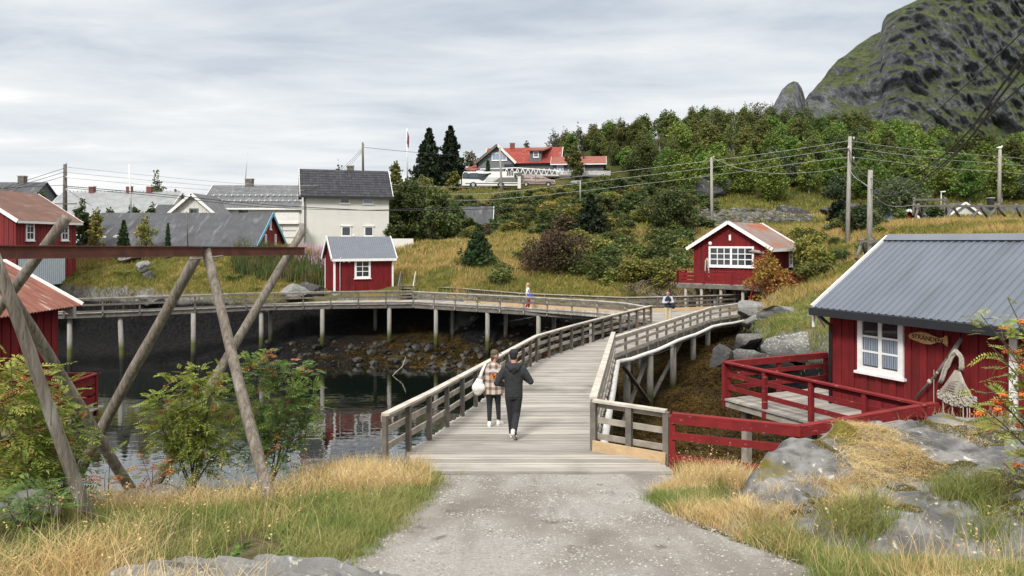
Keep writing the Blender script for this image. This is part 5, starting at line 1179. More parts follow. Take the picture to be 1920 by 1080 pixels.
mb = MB(); mb.ball((0, 0, .16), (.22, .11, .12), 10, 8); mb.ball((.2, 0, .3), (.08, .07, .075), 8, 6); mb.tube([(.12, 0, .2), (.2, 0, .3)], [.09, .06], 8); mb.tube([(-.15, 0, .17), (-.36, 0, .13)], [.08, .02], 6); mb.build("body", M_WHITE, gull, True)
mb = MB(); mb.tube([(.27, 0, .3), (.36, 0, .28)], [.022, .006], 5); mb.build("beak", M_OCHRE, gull)
mb = MB(); mb.tube([(0, .04, .06), (0, .04, -.0)], .012, 5); mb.tube([(0, -.04, .06), (0, -.04, -.0)], .012, 5); mb.build("leg", M_OCHRE, gull)
def line(label, pts, r, m=None, cat="power line", sag=0.0, group="overhead lines"):
    pts = [np.array(p, float) for p in pts]
    if len(pts) == 2:
        a, b = pts; n = 18; pts = [a + (b - a) * t + np.array((0, 0, -4 * sag * t * (1 - t))) for t in np.linspace(0, 1, n)]
    else:   # smooth curve through the points
        out = []
        for i in range(len(pts) - 1):
            p0, p1, p2, p3 = pts[max(i - 1, 0)], pts[i], pts[i + 1], pts[min(i + 2, len(pts) - 1)]
            for t in np.linspace(0, 1, 8, endpoint=False): out.append(.5 * ((2 * p1) + (p2 - p0) * t + (2 * p0 - 5 * p1 + 4 * p2 - p3) * t * t + (3 * p1 - p0 - 3 * p2 + p3) * t ** 3))
        pts = out + [pts[-1]]
    o = MB().tube(pts, r, 5).build("power_line", m or M_CABLEW, smoothf=True); return tag(o, label, cat, group)
# three grey conductors sweeping across the hillside
for k, (y0, ya_, yb_, y1, yc, yr) in enumerate(((345, 352, 322, 263, 288, 300), (358, 365, 335, 274, 302, 318), (369, 377, 350, 289, 318, 336))):
    line(("uppermost", "middle", "lowest")[k] + " of the three grey wires crossing the green hillside",
         [P(730, y0 + 1, 84), P(900, (y0 + ya_) / 2 + 2, 82), P(1100, yb_ + 7, 78), P(1335, yb_ - 22 + 1, 70), P(1480, (yb_ + y1) / 2 - 11, 62), P(1592, y1 + 1 + k * 2, 56)], .017)
    line(("upper", "second", "third")[k] + " thin wire running right from the tall utility pole",
         [P(1594, y1 + 1 + k * 2, 56), P(1690, (y1 + yc) / 2 + 2, 62), P(1780, yc - 2, 68), P(1875, yc + 6 - k, 74), P(1990, yc + 14, 82)], .016)
    line(("top", "second", "third")[k] + " wire strung from the dark pole toward the tall pale house",
         [P(124, 313 + 10 * k, 66), P(300, 331 + 9 * k, 70), P(450, 344 + 8 * k, 74), P(565, 348 + 9 * k, 76), P(730, (346, 359, 370)[k], 84)], .02)
line("heavy black wire crossing in front of the tall pale house wall", [P(124, 349, 66), P(300, 364, 67), P(480, 382, 68), P(640, 392, 69), P(735, 395, 70), P(900, 392, 72), P(1080, 386, 74)], .035, M_CABLEB)
line("lower black wire crossing the pale house beside the heavy one", [P(124, 352, 66), P(300, 368, 67), P(480, 387, 68), P(640, 393.5, 69), P(735, 393, 70), P(900, 387, 72)], .028, M_CABLEB)
for k in range(4):
    line(("highest", "second", "third", "lowest")[k] + " wire running off the left edge from the dark pole", [P(122, (315, 322, 330, 347)[k], 66), P(60, (335, 341, 347, 350)[k], 62), P(-40, (368, 368, 368, 356)[k], 58)], .022, M_CABLEB)
line("stay wire slanting down from the dark pole at left", [P(123, 353, 66), P(150, 372, 65), P(172, 386, 65)], .02, M_CABLEB)
# heavy cables coming over the near cabin from the upper right
line("thick black cable rising to the upper right corner, first of the pair", [P(1592, 280, 56), P(1602, 303, 54), P(1615, 323, 51), P(1632, 334, 49), P(1655, 342.5, 44), P(1680, 341.5, 40), P(1707, 332, 35), P(1750, 306, 28), P(1810, 253, 21), P(1870, 172, 15.5), P(1925, 95, 12.5), P(1990, 0, 10)], .027, M_CABLEB)
line("thick black cable rising to the upper right, second of the pair", [P(1592, 288, 56), P(1600, 318, 54), P(1616, 342, 51), P(1632, 354, 49), P(1652, 366, 44), P(1675, 366, 40), P(1700, 354, 35), P(1745, 326, 28), P(1810, 268, 21), P(1870, 188, 15.5), P(1925, 116, 12.5), P(1990, 22, 10)], .027, M_CABLEB)
line("thinner black cable below the thick pair at right", [P(1634, 348, 49), P(1660, 360, 44), P(1690, 361, 38), P(1730, 343, 31), P(1790, 292, 24), P(1850, 222, 18), P(1925, 152, 14), P(2000, 80, 11)], .018, M_CABLEB)
line("dark stay cable slanting from the rocks up to the right edge", [P(1520, 388, 90), P(1580, 352, 70), P(1632, 313, 52), P(1700, 258, 38), P(1765, 200, 29), P(1840, 133, 22), P(1925, 52, 17), P(2000, -20, 14)], .02, M_CABLEB)
line("short loop of white cable hanging from the tall pole to the shorter pole", [P(1592, 318, 56), P(1604, 333, 54), P(1620, 344, 50), P(1632, 352, 49)], .02)
line("thin white service wire sagging right of the shorter pole", [P(1634, 363, 49), P(1662, 384, 54), P(1690, 387, 60), P(1716, 384, 66)], .018)
line("thin wire between the slim pole and the tall pole", [P(1335, 295, 78), P(1380, 314, 74), P(1450, 325, 68), P(1530, 322, 62), P(1590, 312, 56)], .016)
line("black wire on the crest right of the flagpole", [P(681, 276, 110), P(760, 284, 118), P(860, 292, 126)], .03, M_CABLEB)
for k in range(3): line("one of the guy wires left of the pole behind the pale house", [P(680, 278 + 3 * k, 110), P(655 + 4 * k, 303, 108), P(640 + 5 * k, 318, 107)], .02, M_CABLEB, "guy wire", group="guy wires behind the pale house")

# masts, flag, lamp
ms = thing("mast", "thin white mast standing in front of the pale slate roof", "mast", P(245, 400, 68)); MB().tube([P(246, 400, 68), P(242, 308, 68)], [.09, .05], 7).build("shaft", M_WHITE, ms, True, True)
ms = thing("mast", "thin grey stick standing before the long grey barn roof", "mast", P(352, 460, 58)); MB().tube([P(352, 462, 58), P(350, 397, 58)], [.05, .04], 6).build("shaft", M_GREYD, ms, True, True)
ms = thing("radio_mast", "hair thin aerial on the ridge of the slate roofed white house", "aerial", P(460, 340, 88)); MB().tube([P(460, 342, 88), P(464, 285, 88)], [.05, .02], 6).build("shaft", M_STEEL, ms, True, True)
fp = thing("flagpole", "white flagpole with a furled red pennant near the two spruces", "flagpole", P(764, 335, 125))
MB().tube([P(764, 340, 125), P(763, 241, 125)], [.14, .07], 8).build("shaft", M_WHITE, fp, True, True)
mb = MB(); mb.tube([P(763.7, 246, 125), P(765.2, 256, 125), P(764.8, 268, 125), P(765.4, 277, 125)], [.05, .18, .2, .07], 8); mb.build("pennant", mat("red_flag_cloth", (0.22, 0.03, 0.05), (0.10, 0.03, 0.07), scale=2, lo=.48, hi=.52), fp, True, True)
lp = thing("street_lamp", "pale street lamp between the small cabins at right", "street lamp", P(1764, 398, 82))
MB().tube([P(1764, 400, 82), P(1765, 360, 82)], [.08, .06], 7).build("shaft", M_STEEL, lp, True, True)
mb = MB(); mb.bar(P(1764, 359.5, 82), P(1772, 359, 82), .22, .12); mb.build("lamp_head", M_WHITE, lp, world=True)
# small signs
sg = thing("notice_board", "small yellow and blue notice board standing in the dry grass", "sign", P(1551, 430, 66))
MB().bar(P(1551, 432, 66), P(1551, 428, 66), .12).build("post", M_GREYD, sg, world=True)
a, c = P(1547.8, 428, 66), P(1554.6, 415, 66); cm = P(0, 420, 66)[2]
MB().box(a[0], c[0], 65.95, 66.05, a[2], cm - .003).build("lower_panel", mat("pale_blue_panel", (0.45, 0.55, 0.66), rough=.6), sg, world=True)
MB().box(a[0], c[0], 65.95, 66.05, cm, c[2]).build("upper_panel", mat("yellow_panel", (0.62, 0.42, 0.06), rough=.6), sg, world=True)
bn = thing("white_box", "small white box lying in the dry grass below the bank", "box", P(1174, 444, 72)); a, c = P(1166, 446, 72), P(1182, 441.5, 72)
mb = MB(); mb.hexa([(a[0], 72, a[2]), (c[0], 72, a[2]), (c[0], 73, a[2]), (a[0], 73, a[2])], [(a[0] + .1, 72, c[2]), (c[0] - .1, 72, c[2]), (c[0] - .1, 73, c[2]), (a[0] + .1, 73, c[2])]); mb.build("shell", M_OFFW, bn, world=True)
MB().box(a[0] + .1, c[0] - .1, 71.96, 71.99, a[2] + .03, a[2] + .12).build("slot", M_GREYD, bn, world=True)
# drying racks on the right skyline
def lattice(label, xs, ytop, ybot, d, feet):
    o = thing("drying_rack", label, "drying rack", P(xs[0], ybot, d)); m = M_GREYD
    MB().bar(P(xs[0], ytop, d), P(xs[1], ytop, d), .16, .14).build("beam", m, o, world=True)
    MB().bar(P(xs[0], ytop + 1, d + 2.5), P(xs[1], ytop + 1, d + 2.5), .16, .14).build("beam", m, o, world=True)
    for (x, w) in feet:
        for s in (-1, 1): MB().tube([P(x - s * w * .2, ytop - 3, d + .5), P(x + s * w, ybot, d + .5 + s * .8)], .11, 6).build("pole", m, o, True, True)
lattice("long grey drying rack along the right skyline in front of the dark cabin", (1712, 1960), 386, 410, 66, [(1722, 6), (1787, 14), (1838, 15), (1870, 18), (1905, 10), (1935, 12)])
lattice("taller drying rack frame beside the street lamp", (1713, 1776), 374, 404, 70, [(1714, 2), (1772, 3)])
lattice("small brown trestle behind the shorter utility pole", (1611, 1648), 452, 485, 45, [(1616, 11), (1634, 9)])

# ------------------------------------------------------------------ vehicles on the hill
dV = 127.0
def vx(px): return (px - 960) / F * dV
def vz(py): return CZ - (py - HY) / F * dV
zg = vz(351.8)
def profile_body(root, name, prof, y0, y1, m, inset=0.0):
    """a body whose side outline is prof [(x,z)], between depths y0 and y1, narrowed a little at the roof"""
    zt = max(z for _, z in prof); zb = min(z for _, z in prof); mb = MB(); n = len(prof)
    f = lambda z: inset * max(0, (z - (zb + zt) / 2) / ((zt - zb) / 2)) ** 1.5
    mb.add([(x, y0 + f(z), z) for x, z in prof] + [(x, y1 - f(z), z) for x, z in prof], [tuple(range(n)), tuple(range(2 * n - 1, n - 1, -1))] + [((i + 1) % n, i, n + i, n + (i + 1) % n) for i in range(n)])
    return mb.build(name, m, root)
def wheel(root, x, y, r, w=.26):
    mb = MB(); mb.tube([(x, y, r), (x, y + w, r)], r, 18); t = mb.build("tyre", M_BLACK, root, True)
    mb = MB(); mb.tube([(x, y - .015, r), (x, y + .03, r)], r * .58, 14); mb.build("rim", M_STEEL, t)
bus = thing("coach", "white and grey coach with black side windows parked on the hill", "coach", (vx(866), dV, zg))
bl_, bh = vx(972) - vx(866), vz(321.5) - zg
M_BUSG = mat("grey_side_panel", (0.17, 0.16, 0.155), rough=.4); M_BUSL = mat("light_side_panel", (0.62, 0.62, 0.61), rough=.35)
pr = [(0.02, .35), (bl_ * .1, .35), (bl_ - .05, .35), (bl_, .6), (bl_, bh - .25), (bl_ - .2, bh), (.35, bh), (.12, bh - .4), (0, 1.3)]
profile_body(bus, "body", pr, 0, 2.5, mat("coach_white", (0.74, 0.74, 0.73), (0.68, 0.68, 0.67), rough=.3), .1)
def panel(root, name, pts, m, y=-.012, th=.02):
    mb = MB(); n = len(pts); mb.add([(x, y, z) for x, z in pts] + [(x, y + th, z) for x, z in pts], [tuple(range(n)), tuple(range(2 * n - 1, n - 1, -1))] + [((i + 1) % n, i, n + i, n + (i + 1) % n) for i in range(n)]); return mb.build(name, m, root)
k = bl_; mat("tinted_bus_glass", (0.07, 0.085, 0.10), rough=.08, spec=.8)
panel(bus, "side_window", [(.07, 1.55), (.30 * k, 1.45), (.37 * k, 1.15), (.42 * k, 1.5), (.50 * k, 2.55), (.52 * k, bh - .35), (.16, bh - .35)], M_GLASS, -.014)
panel(bus, "window_pane", [(.13 * k, 1.75), (.29 * k, 1.75), (.29 * k, 2.5), (.14 * k, 2.5)], MC["tinted_bus_glass"], -.03)
panel(bus, "window_pane", [(.02 * k, 1.75), (.10 * k, 1.75), (.10 * k, 2.6), (.035 * k, 2.6)], MC["tinted_bus_glass"], -.03)
panel(bus, "grey_stripe", [(.55 * k, .95), (.985 * k, .95), (.985 * k, 1.75), (.68 * k, 1.75)], M_BUSG)
panel(bus, "light_stripe", [(.40 * k, 1.0), (.54 * k, 1.0), (.66 * k, 1.75), (.46 * k, 1.75)], M_BUSL)
panel(bus, "lower_stripe", [(.06 * k, .62), (.985 * k, .62), (.985 * k, .80), (.06 * k, .80)], M_BUSG)
for i in range(4): panel(bus, "vent_slot", [((.795 + .03 * i) * k, 2.05), ((.81 + .03 * i) * k, 2.05), ((.82 + .03 * i) * k, 2.85), ((.805 + .03 * i) * k, 2.85)], M_BLACK)
panel(bus, "rear_pillar", [(.925 * k, 1.8), (.955 * k, 1.8), (.955 * k, bh - .3), (.925 * k, bh - .3)], M_BLACK)
mb = MB(); mb.box(.25 * k, .38 * k, .6, 1.8, bh + .002, bh + .2); mb.build("roof_hatch", M_BUSL, bus)
for x in (.20 * k, .69 * k):
    panel(bus, "wheel_arch", [(x + .62 * math.cos(a), .35 + .62 * math.sin(a)) for a in np.linspace(0, math.pi, 12)], M_BLACK, -.016); wheel(bus, x, -.05, .48)
van = thing("van", "dusty beige high roofed van parked right of the coach", "van", (vx(976), dV - .3, zg + .15))
vl = vx(1041) - vx(976); vh_ = vz(327) - zg - .15
pr = [(0, .45), (.05, 1.2), (.25, vh_ - .15), (.6, vh_), (vl * .55, vh_), (vl * .68, vh_ - .45), (vl * .80, 1.35), (vl * .96, 1.12), (vl, .8), (vl, .42)]
profile_body(van, "body", pr, 0, 2.0, mat("dusty_beige_paint", (0.36, 0.29, 0.26), (0.30, 0.24, 0.215), scale=.6, rough=.5), .12)
for (a, b_) in ((.10, .285), (.35, .42), (.45, .56)): panel(van, "side_window", [(a * vl, 1.4), (b_ * vl, 1.4), (b_ * vl, vh_ - .62), (a * vl, vh_ - .62)], M_GLASS, -.012, .12)
panel(van, "front_side_window", [(.595 * vl, 1.38), (.76 * vl, 1.38), (.68 * vl, vh_ - .72), (.60 * vl, vh_ - .66)], M_GLASS, -.012, .12)
panel(van, "lower_stripe", [(.02 * vl, .55), (.99 * vl, .55), (.99 * vl, .95), (.02 * vl, 1.0)], mat("brown_stripe", (0.22, 0.135, 0.125), rough=.5))
panel(van, "door_seam", [(.43 * vl, .5), (.437 * vl, .5), (.437 * vl, 2.1), (.43 * vl, 2.1)], M_BLACK, -.02)
panel(van, "headlight", [(.955 * vl, .85), (.995 * vl, .82), (.985 * vl, 1.02), (.955 * vl, 1.06)], M_BUSL, -.02)
for x in (.16 * vl, .80 * vl): panel(van, "wheel_arch", [(x + .5 * math.cos(a), .4 + .45 * math.sin(a)) for a in np.linspace(0, math.pi, 12)], M_BLACK, -.016); wheel(van, x, -.03, .36)
hut = thing("bus_shelter_post", "white pillar between the coach and the van", "pillar", (vx(974), dV - .8, zg)); a, c = vx(970.5), vx(976.5)
MB().box(a, c, dV - .9, dV - .5, zg - .2, vz(329)).build("pillar", M_OFFW, hut, world=True); MB().box(a - .5, c + .25, dV - 1.1, dV - .3, vz(329) + .002, vz(325)).build("pillar_cap", M_GREYD, hut, world=True)
# ------------------------------------------------------------------ people
def remesh_obj(name, mb, m, root, vox, sm=4, smoothit=True, midx=None):
    """fuse overlapping volumes into one continuous skin"""
    me = npmesh(name + "_src", np.array(mb.v, float), mb.f, m if not isinstance(m, (list, tuple)) else m[0]); t = bpy.data.objects.new(name, me); COL.objects.link(t)
    r = t.modifiers.new("r", 'REMESH'); r.mode = 'VOXEL'; r.voxel_size = vox
    s = t.modifiers.new("s", 'SMOOTH'); s.iterations = sm; s.factor = .5
    dg = bpy.context.evaluated_depsgraph_get(); ev = bpy.data.meshes.new_from_object(t.evaluated_get(dg)); bpy.data.objects.remove(t)
    ev.name = name; ev.materials.clear()
    for q in (m if isinstance(m, (list, tuple)) else [m]): ev.materials.append(q)
    ev.polygons.foreach_set('use_smooth', np.ones(len(ev.polygons), bool)); ev.update()
    return link(name, ev, root)
def limb(mb, pts, rad, n=12):
    out, rr = [], []
    for i in range(len(pts) - 1):
        for t in np.linspace(0, 1, 4, endpoint=False): out.append(np.array(pts[i], float) * (1 - t) + np.array(pts[i + 1], float) * t); rr.append(rad[i] * (1 - t) + rad[i + 1] * t)
    out.append(np.array(pts[-1], float)); rr.append(rad[-1]); mb.tube(out, rr, n)
    for p, r in zip(pts, rad): mb.ball(p, r * .99, 10, 8)
def torso(mb, secs, n=20):
    """stack of ellipses: (z, cx, cy, rx, ry)"""
    v = [(cx + rx * math.cos(2 * math.pi * j / n), cy + ry * math.sin(2 * math.pi * j / n), z) for z, cx, cy, rx, ry in secs for j in range(n)]; k = len(secs)
    mb.add(v, [(i * n + j, i * n + (j + 1) % n, (i + 1) * n + (j + 1) % n, (i + 1) * n + j) for i in range(k - 1) for j in range(n)] + [tuple(range(n - 1, -1, -1)), tuple((k - 1) * n + j for j in range(n))])
def hand(mb, w, f, side, grip=.6):
    """palm and five unequal bent fingers; w wrist, f direction of the fingers, side direction of the thumb"""
    w = np.array(w, float); f = np.array(f, float); f /= np.linalg.norm(f); s = np.array(side, float); s = s - f * (s @ f); s /= np.linalg.norm(s); c = np.cross(f, s)
    pm = w + f * .045; limb(mb, [w, w + f * .05, w + f * .085], [.024, .034, .030], 8); limb(mb, [pm - s * .018, pm + s * .018], [.024, .024], 8)
    for k, (o, L) in enumerate(((.030, .066), (.010, .076), (-.010, .070), (-.029, .054))):
        b = w + f * .085 + s * o; m1 = b + (f * math.cos(grip * .5) + c * math.sin(grip * .5)) * L * .5; e_ = m1 + (f * math.cos(grip * 1.5) + c * math.sin(grip * 1.5)) * L * .5
        limb(mb, [b, m1, e_], [.0105, .0098, .008], 6)
    b = w + f * .03 + s * .03; limb(mb, [b, b + (f * .6 + s * .7) * .035, b + (f * .95 + s * .75 + c * .3) * .06], [.0125, .0115, .009], 6)
def head_mesh(mb, c, yaw, s=1.0):
    """skull, jaw, nose, lips, brow, ears; the face looks along yaw"""
    fw = np.array((math.cos(yaw), math.sin(yaw), 0)); rt = np.array((math.sin(yaw), -math.cos(yaw), 0)); up_ = np.array((0, 0, 1.)); c = np.array(c, float)
    q = lambda a, b, d: tuple(c + (fw * a + rt * b + up_ * d) * s)
    mb.ball(q(-.005, 0, .02), (.088 * s, .088 * s, .108 * s), 14, 10); limb(mb, [q(.03, 0, -.05), q(.055, 0, -.085)], [.058 * s, .036 * s], 10)
    limb(mb, [q(.088, 0, .012), q(.104, 0, -.022)], [.010 * s, .014 * s], 8); limb(mb, [q(.078, -.022, -.058), q(.084, 0, -.056), q(.078, .022, -.058)], [.008 * s] * 3, 6)
    limb(mb, [q(.078, -.04, .028), q(.086, 0, .03), q(.078, .04, .028)], [.010 * s] * 3, 6)
    for sd in (-1, 1): limb(mb, [q(-.008, sd * .088, .02), q(-.014, sd * .092, -.025)], [.02 * s, .013 * s], 6)
    return q
def eyes(root, q, s=1.0):
    mb = MB()
    for sd in (-1, 1): mb.ball(q(.084, sd * .032, .008), .011 * s, 8, 6)
    mb.build("eyes", M_BLACK, root, True)
M_SKIN = mat("skin", (0.46, 0.25, 0.18), (0.40, 0.21, 0.15), scale=6, rough=.55)
M_JKT = mat("charcoal_jacket", (0.024, 0.025, 0.028), (0.016, 0.017, 0.019), scale=9, rough=.85, bump=.8, bscale=14, bdist=.03)
M_HOOD = mat("black_hood_fabric", (0.012, 0.014, 0.02), (0.009, 0.01, 0.014), scale=9, rough=.8)
M_TRS = mat("dark_trousers", (0.014, 0.015, 0.019), (0.010, 0.011, 0.014), scale=9, rough=.85, bump=.8, bscale=12, bdist=.03)
M_SHOE = mat("white_sneaker", (0.78, 0.78, 0.77), (0.70, 0.70, 0.69), rough=.6)
def shoe(root, heel, toe, lift=0.0, m=None, sole=None):
    h, t = np.array(heel, float), np.array(toe, float); f = (t - h) / np.linalg.norm(t - h); mb = MB()
    limb(mb, [h + f * .03 + np.array((0, 0, .045)), h + f * .12 + np.array((0, 0, .045)), t - f * .05 + np.array((0, 0, .032))], [.044, .046, .036], 10)
    limb(mb, [h + f * .035 + np.array((0, 0, .05)), h + f * .04 + np.array((0, 0, .095))], [.045, .045], 10)
    o = remesh_obj("shoe", mb, m or M_SHOE, root, .012, 3)
    sd = np.cross(f, (0, 0, 1)); sd /= np.linalg.norm(sd); nn_ = np.cross(sd, f); mb = MB(); c = (h + t) / 2
    ol = [(-.135, .03), (-.14, 0), (-.135, -.03), (-.05, -.036), (.06, -.046), (.12, -.03), (.14, 0), (.12, .03), (.06, .046), (-.05, .036)]
    L = np.linalg.norm(t - h) / .28; A = [tuple(c + f * a * L + sd * b) for a, b in ol]; n = len(A); Bt = [tuple(np.array(p) + nn_ * .022) for p in A]
    mb.add(A + Bt, [tuple(range(n)), tuple(range(2 * n - 1, n - 1, -1))] + [((i + 1) % n, i, n + i, n + (i + 1) % n) for i in range(n)]); mb.build("sole", sole or m or M_SHOE, o)
    return o

# ---- man walking away, dark hooded jacket. local frame: +y away from the viewer, x to the right
def person(label, loc, group=None): return thing("person", label, "person", loc, 0, group)
q = D2(966, 822); man = person("man in a dark hooded jacket and black cap walking away with white sneakers", (q[0] - .03, q[1] + .05, zdeck(q[1])))
mb = MB(); hq = head_mesh(mb, (.0, .03, 1.665), R(78)); limb(mb, [(-.0, .0, 1.42), (.0, .02, 1.58)], [.062, .058])
torso(mb, [(.88, 0, 0, .15, .10), (1.15, 0, 0, .15, .10), (1.38, 0, 0, .17, .10), (1.47, 0, 0, .08, .07)])
for sx_, hipx in ((-1, -.085), (1, .085)): pass
kL, aL = (-.06, .05, .50), (-.03, .10, .09); kR, aR = (.055, -.02, .50), (-.005, -.30, .17)
limb(mb, [(-.085, 0, .90), kL, aL], [.085, .055, .04]); limb(mb, [(.085, 0, .90), kR, aR], [.085, .055, .04])
eL, wL = (-.335, -.02, 1.13), (-.10, .13, 1.06); eR, wR = (.33, .0, 1.16), (.19, .2, 1.20)
limb(mb, [(-.19, 0, 1.40), eL, wL], [.05, .04, .028]); limb(mb, [(.19, 0, 1.40), eR, wR], [.05, .04, .028])
hand(mb, wL, (.9, .4, .0), (0, .3, 1), .5); hand(mb, wR, (-.8, .5, .1), (0, .2, 1), .6)
remesh_obj("body", mb, M_SKIN, man, .009, 3); eyes(man, hq)
mb = MB(); torso(mb, [(.84, .0, 0, .185, .125), (.95, 0, 0, .183, .128), (1.12, 0, .0, .185, .125), (1.30, 0, 0, .215, .135), (1.40, 0, 0, .215, .125), (1.46, 0, 0, .15, .10), (1.53, .0, .01, .085, .085)])
limb(mb, [(-.185, 0, 1.395), (-.345, -.03, 1.12), (-.12, .13, 1.055)], [.082, .068, .048]); limb(mb, [(.185, 0, 1.395), (.345, -.01, 1.15), (.21, .19, 1.195)], [.082, .068, .048])
remesh_obj("jacket", mb, M_JKT, man, .012, 5)
mb = MB()
for a in np.linspace(0, math.pi, 9): mb.ball((.135 * math.cos(a) * .95, .02 - .115 * math.sin(a), 1.475 - .03 * math.sin(a)), (.062, .05, .058), 8, 6)
limb(mb, [(-.06, -.12, 1.42), (.06, -.12, 1.42)], [.055, .055]); limb(mb, [(0, -.12, 1.44), (0, -.135, 1.36)], [.07, .04])
remesh_obj("hood", mb, M_HOOD, man, .012, 4)
mb = MB(); torso(mb, [(.80, 0, 0, .165, .115), (.95, 0, 0, .16, .112)]); limb(mb, [(-.085, 0, .84), kL, (-.035, .10, .13), (-.03, .10, .085)], [.10, .078, .068, .07]); limb(mb, [(.085, 0, .84), kR, (.0, -.27, .205), (-.003, -.30, .175)], [.10, .08, .066, .068])
remesh_obj("trousers", mb, M_TRS, man, .012, 4)
shoe(man, (-.035, .045, .0), (-.06, .32, .0))
o = shoe(man, (-.03, -.365, .155), (.05, -.20, .0), sole=mat("shoe_sole", (0.16, 0.14, 0.13), rough=.8))
mb = MB(); mb.ball(hq(-.008, 0, .062), (.098, .100, .088), 14, 10); limb(mb, [hq(-.02, 0, .0), hq(-.06, 0, .01)], [.085, .05]); remesh_obj("cap", mb, M_HOOD, man, .012, 3)
mb = MB(); mb.hexa([hq(.07, -.06, .052), hq(.07, .06, .052), hq(.155, .04, .04), hq(.155, -.04, .04)], [hq(.07, -.06, .062), hq(.07, .06, .062), hq(.155, .04, .05), hq(.155, -.04, .05)]); mb.build("cap_visor", M_HOOD, man)

# ---- woman with the plaid overshirt
q = D2(925, 800); wom = person("woman in an olive cap and plaid overshirt carrying a white tote bag", (q[0], q[1] + .05, zdeck(q[1])))
M_PLAID = bpy.data.materials.new("plaid_flannel"); M_PLAID.use_nodes = True
def _plaid():
    t = M_PLAID.node_tree; b = t.nodes['Principled BSDF']; l = t.links; tco = t.nodes.new('ShaderNodeTexCoord'); sp = t.nodes.new('ShaderNodeSeparateXYZ'); l.new(tco.outputs['Object'], sp.inputs[0])
    def band(s, f, lo):
        m = t.nodes.new('ShaderNodeMath'); m.operation = 'MULTIPLY'; l.new(s, m.inputs[0]); m.inputs[1].default_value = f
        w = t.nodes.new('ShaderNodeMath'); w.operation = 'PINGPONG'; l.new(m.outputs[0], w.inputs[0]); w.inputs[1].default_value = 1
        r = t.nodes.new('ShaderNodeMapRange'); l.new(w.outputs[0], r.inputs[0]); r.inputs[1].default_value = lo; r.inputs[2].default_value = lo + .15; return r.outputs[0]
    a = t.nodes.new('ShaderNodeMath'); a.operation = 'ADD'; l.new(band(sp.outputs[0], 15, .5), a.inputs[0]); l.new(band(sp.outputs[2], 13, .5), a.inputs[1])
    c = t.nodes.new('ShaderNodeValToRGB'); h = t.nodes.new('ShaderNodeMath'); h.operation = 'DIVIDE'; l.new(a.outputs[0], h.inputs[0]); h.inputs[1].default_value = 2; l.new(h.outputs[0], c.inputs[0])
    e_ = c.color_ramp.elements; e_[0].color = (0.55, 0.47, 0.41, 1); e_[1].color = (0.10, 0.075, 0.06, 1); k = e_.new(.5); k.color = (0.27, 0.21, 0.175, 1)
    l.new(c.outputs[0], b.inputs['Base Color']); b.inputs['Roughness'].default_value = .9
_plaid()
mb = MB(); hq = head_mesh(mb, (.03, .02, 1.54), R(35), .95); limb(mb, [(.0, .0, 1.30), (.02, .01, 1.47)], [.052, .05])
torso(mb, [(.80, 0, 0, .15, .10), (1.05, 0, 0, .13, .09), (1.26, 0, 0, .15, .09), (1.34, 0, 0, .08, .06)])
kL, aL = (-.085, .03, .46), (-.085, -.08, .09); kR, aR = (.10, .09, .47), (.115, .05, .09)
limb(mb, [(-.08, 0, .82), kL, aL], [.08, .05, .034]); limb(mb, [(.08, 0, .82), kR, aR], [.08, .05, .034])
limb(mb, [(-.17, 0, 1.28), (-.24, -.03, 1.02), (-.22, .08, .80)], [.042, .036, .026]); limb(mb, [(.17, 0, 1.28), (.215, .0, 1.02), (.195, .02, .80)], [.042, .036, .026])
hand(mb, (-.22, .08, .80), (0, .2, -1), (.3, 1, 0), .4); hand(mb, (.195, .02, .79), (-.15, -.1, -1), (-.3, 1, 0), .7)
remesh_obj("body", mb, M_SKIN, wom, .009, 3); eyes(wom, hq)
mb = MB(); torso(mb, [(.70, .0, 0, .20, .135), (.85, 0, 0, .197, .135), (1.02, 0, 0, .175, .12), (1.20, 0, 0, .185, .12), (1.29, 0, 0, .18, .105), (1.345, 0, 0, .12, .085), (1.39, .01, .0, .075, .075)])
limb(mb, [(-.165, 0, 1.275), (-.25, -.03, 1.02), (-.225, .07, .83)], [.07, .064, .055]); limb(mb, [(.165, 0, 1.275), (.225, 0, 1.02), (.20, .02, .83)], [.07, .064, .055])
remesh_obj("overshirt", mb, M_PLAID, wom, .012, 5)
mb = MB(); torso(mb, [(.72, 0, 0, .155, .11), (.85, 0, 0, .15, .11)]); limb(mb, [(-.08, 0, .76), kL, (-.085, -.07, .15)], [.092, .062, .046]); limb(mb, [(.08, 0, .76), kR, (.115, .06, .15)], [.092, .062, .046]); remesh_obj("leggings", mb, M_HOOD, wom, .012, 4)
shoe(wom, (-.085, -.14, .0), (-.09, .12, .0)); shoe(wom, (.09, .02, .0), (.20, .24, .0))
M_CAPO = mat("olive_cap", (0.085, 0.078, 0.045), (0.065, 0.06, 0.035), scale=12, rough=.85)
mb = MB(); mb.ball(hq(-.008, 0, .058), (.094, .094, .085), 14, 10); remesh_obj("cap", mb, M_CAPO, wom, .012, 3)
mb = MB(); mb.hexa([hq(.06, -.07, .045), hq(.06, .07, .045), hq(.17, .045, .03), hq(.17, -.045, .03)], [hq(.06, -.07, .058), hq(.06, .07, .058), hq(.17, .045, .043), hq(.17, -.045, .043)]); mb.build("cap_visor", M_CAPO, wom)
mb = MB(); mb.ball(hq(-.05, 0, -.02), (.06, .06, .07)); limb(mb, [hq(-.06, 0, -.02), hq(-.07, 0, -.10)], [.05, .03]); remesh_obj("hair", mb, mat("brown_hair", (0.11, 0.06, 0.03), (0.07, 0.035, 0.02), scale=30, rough=.6), wom, .012, 3)
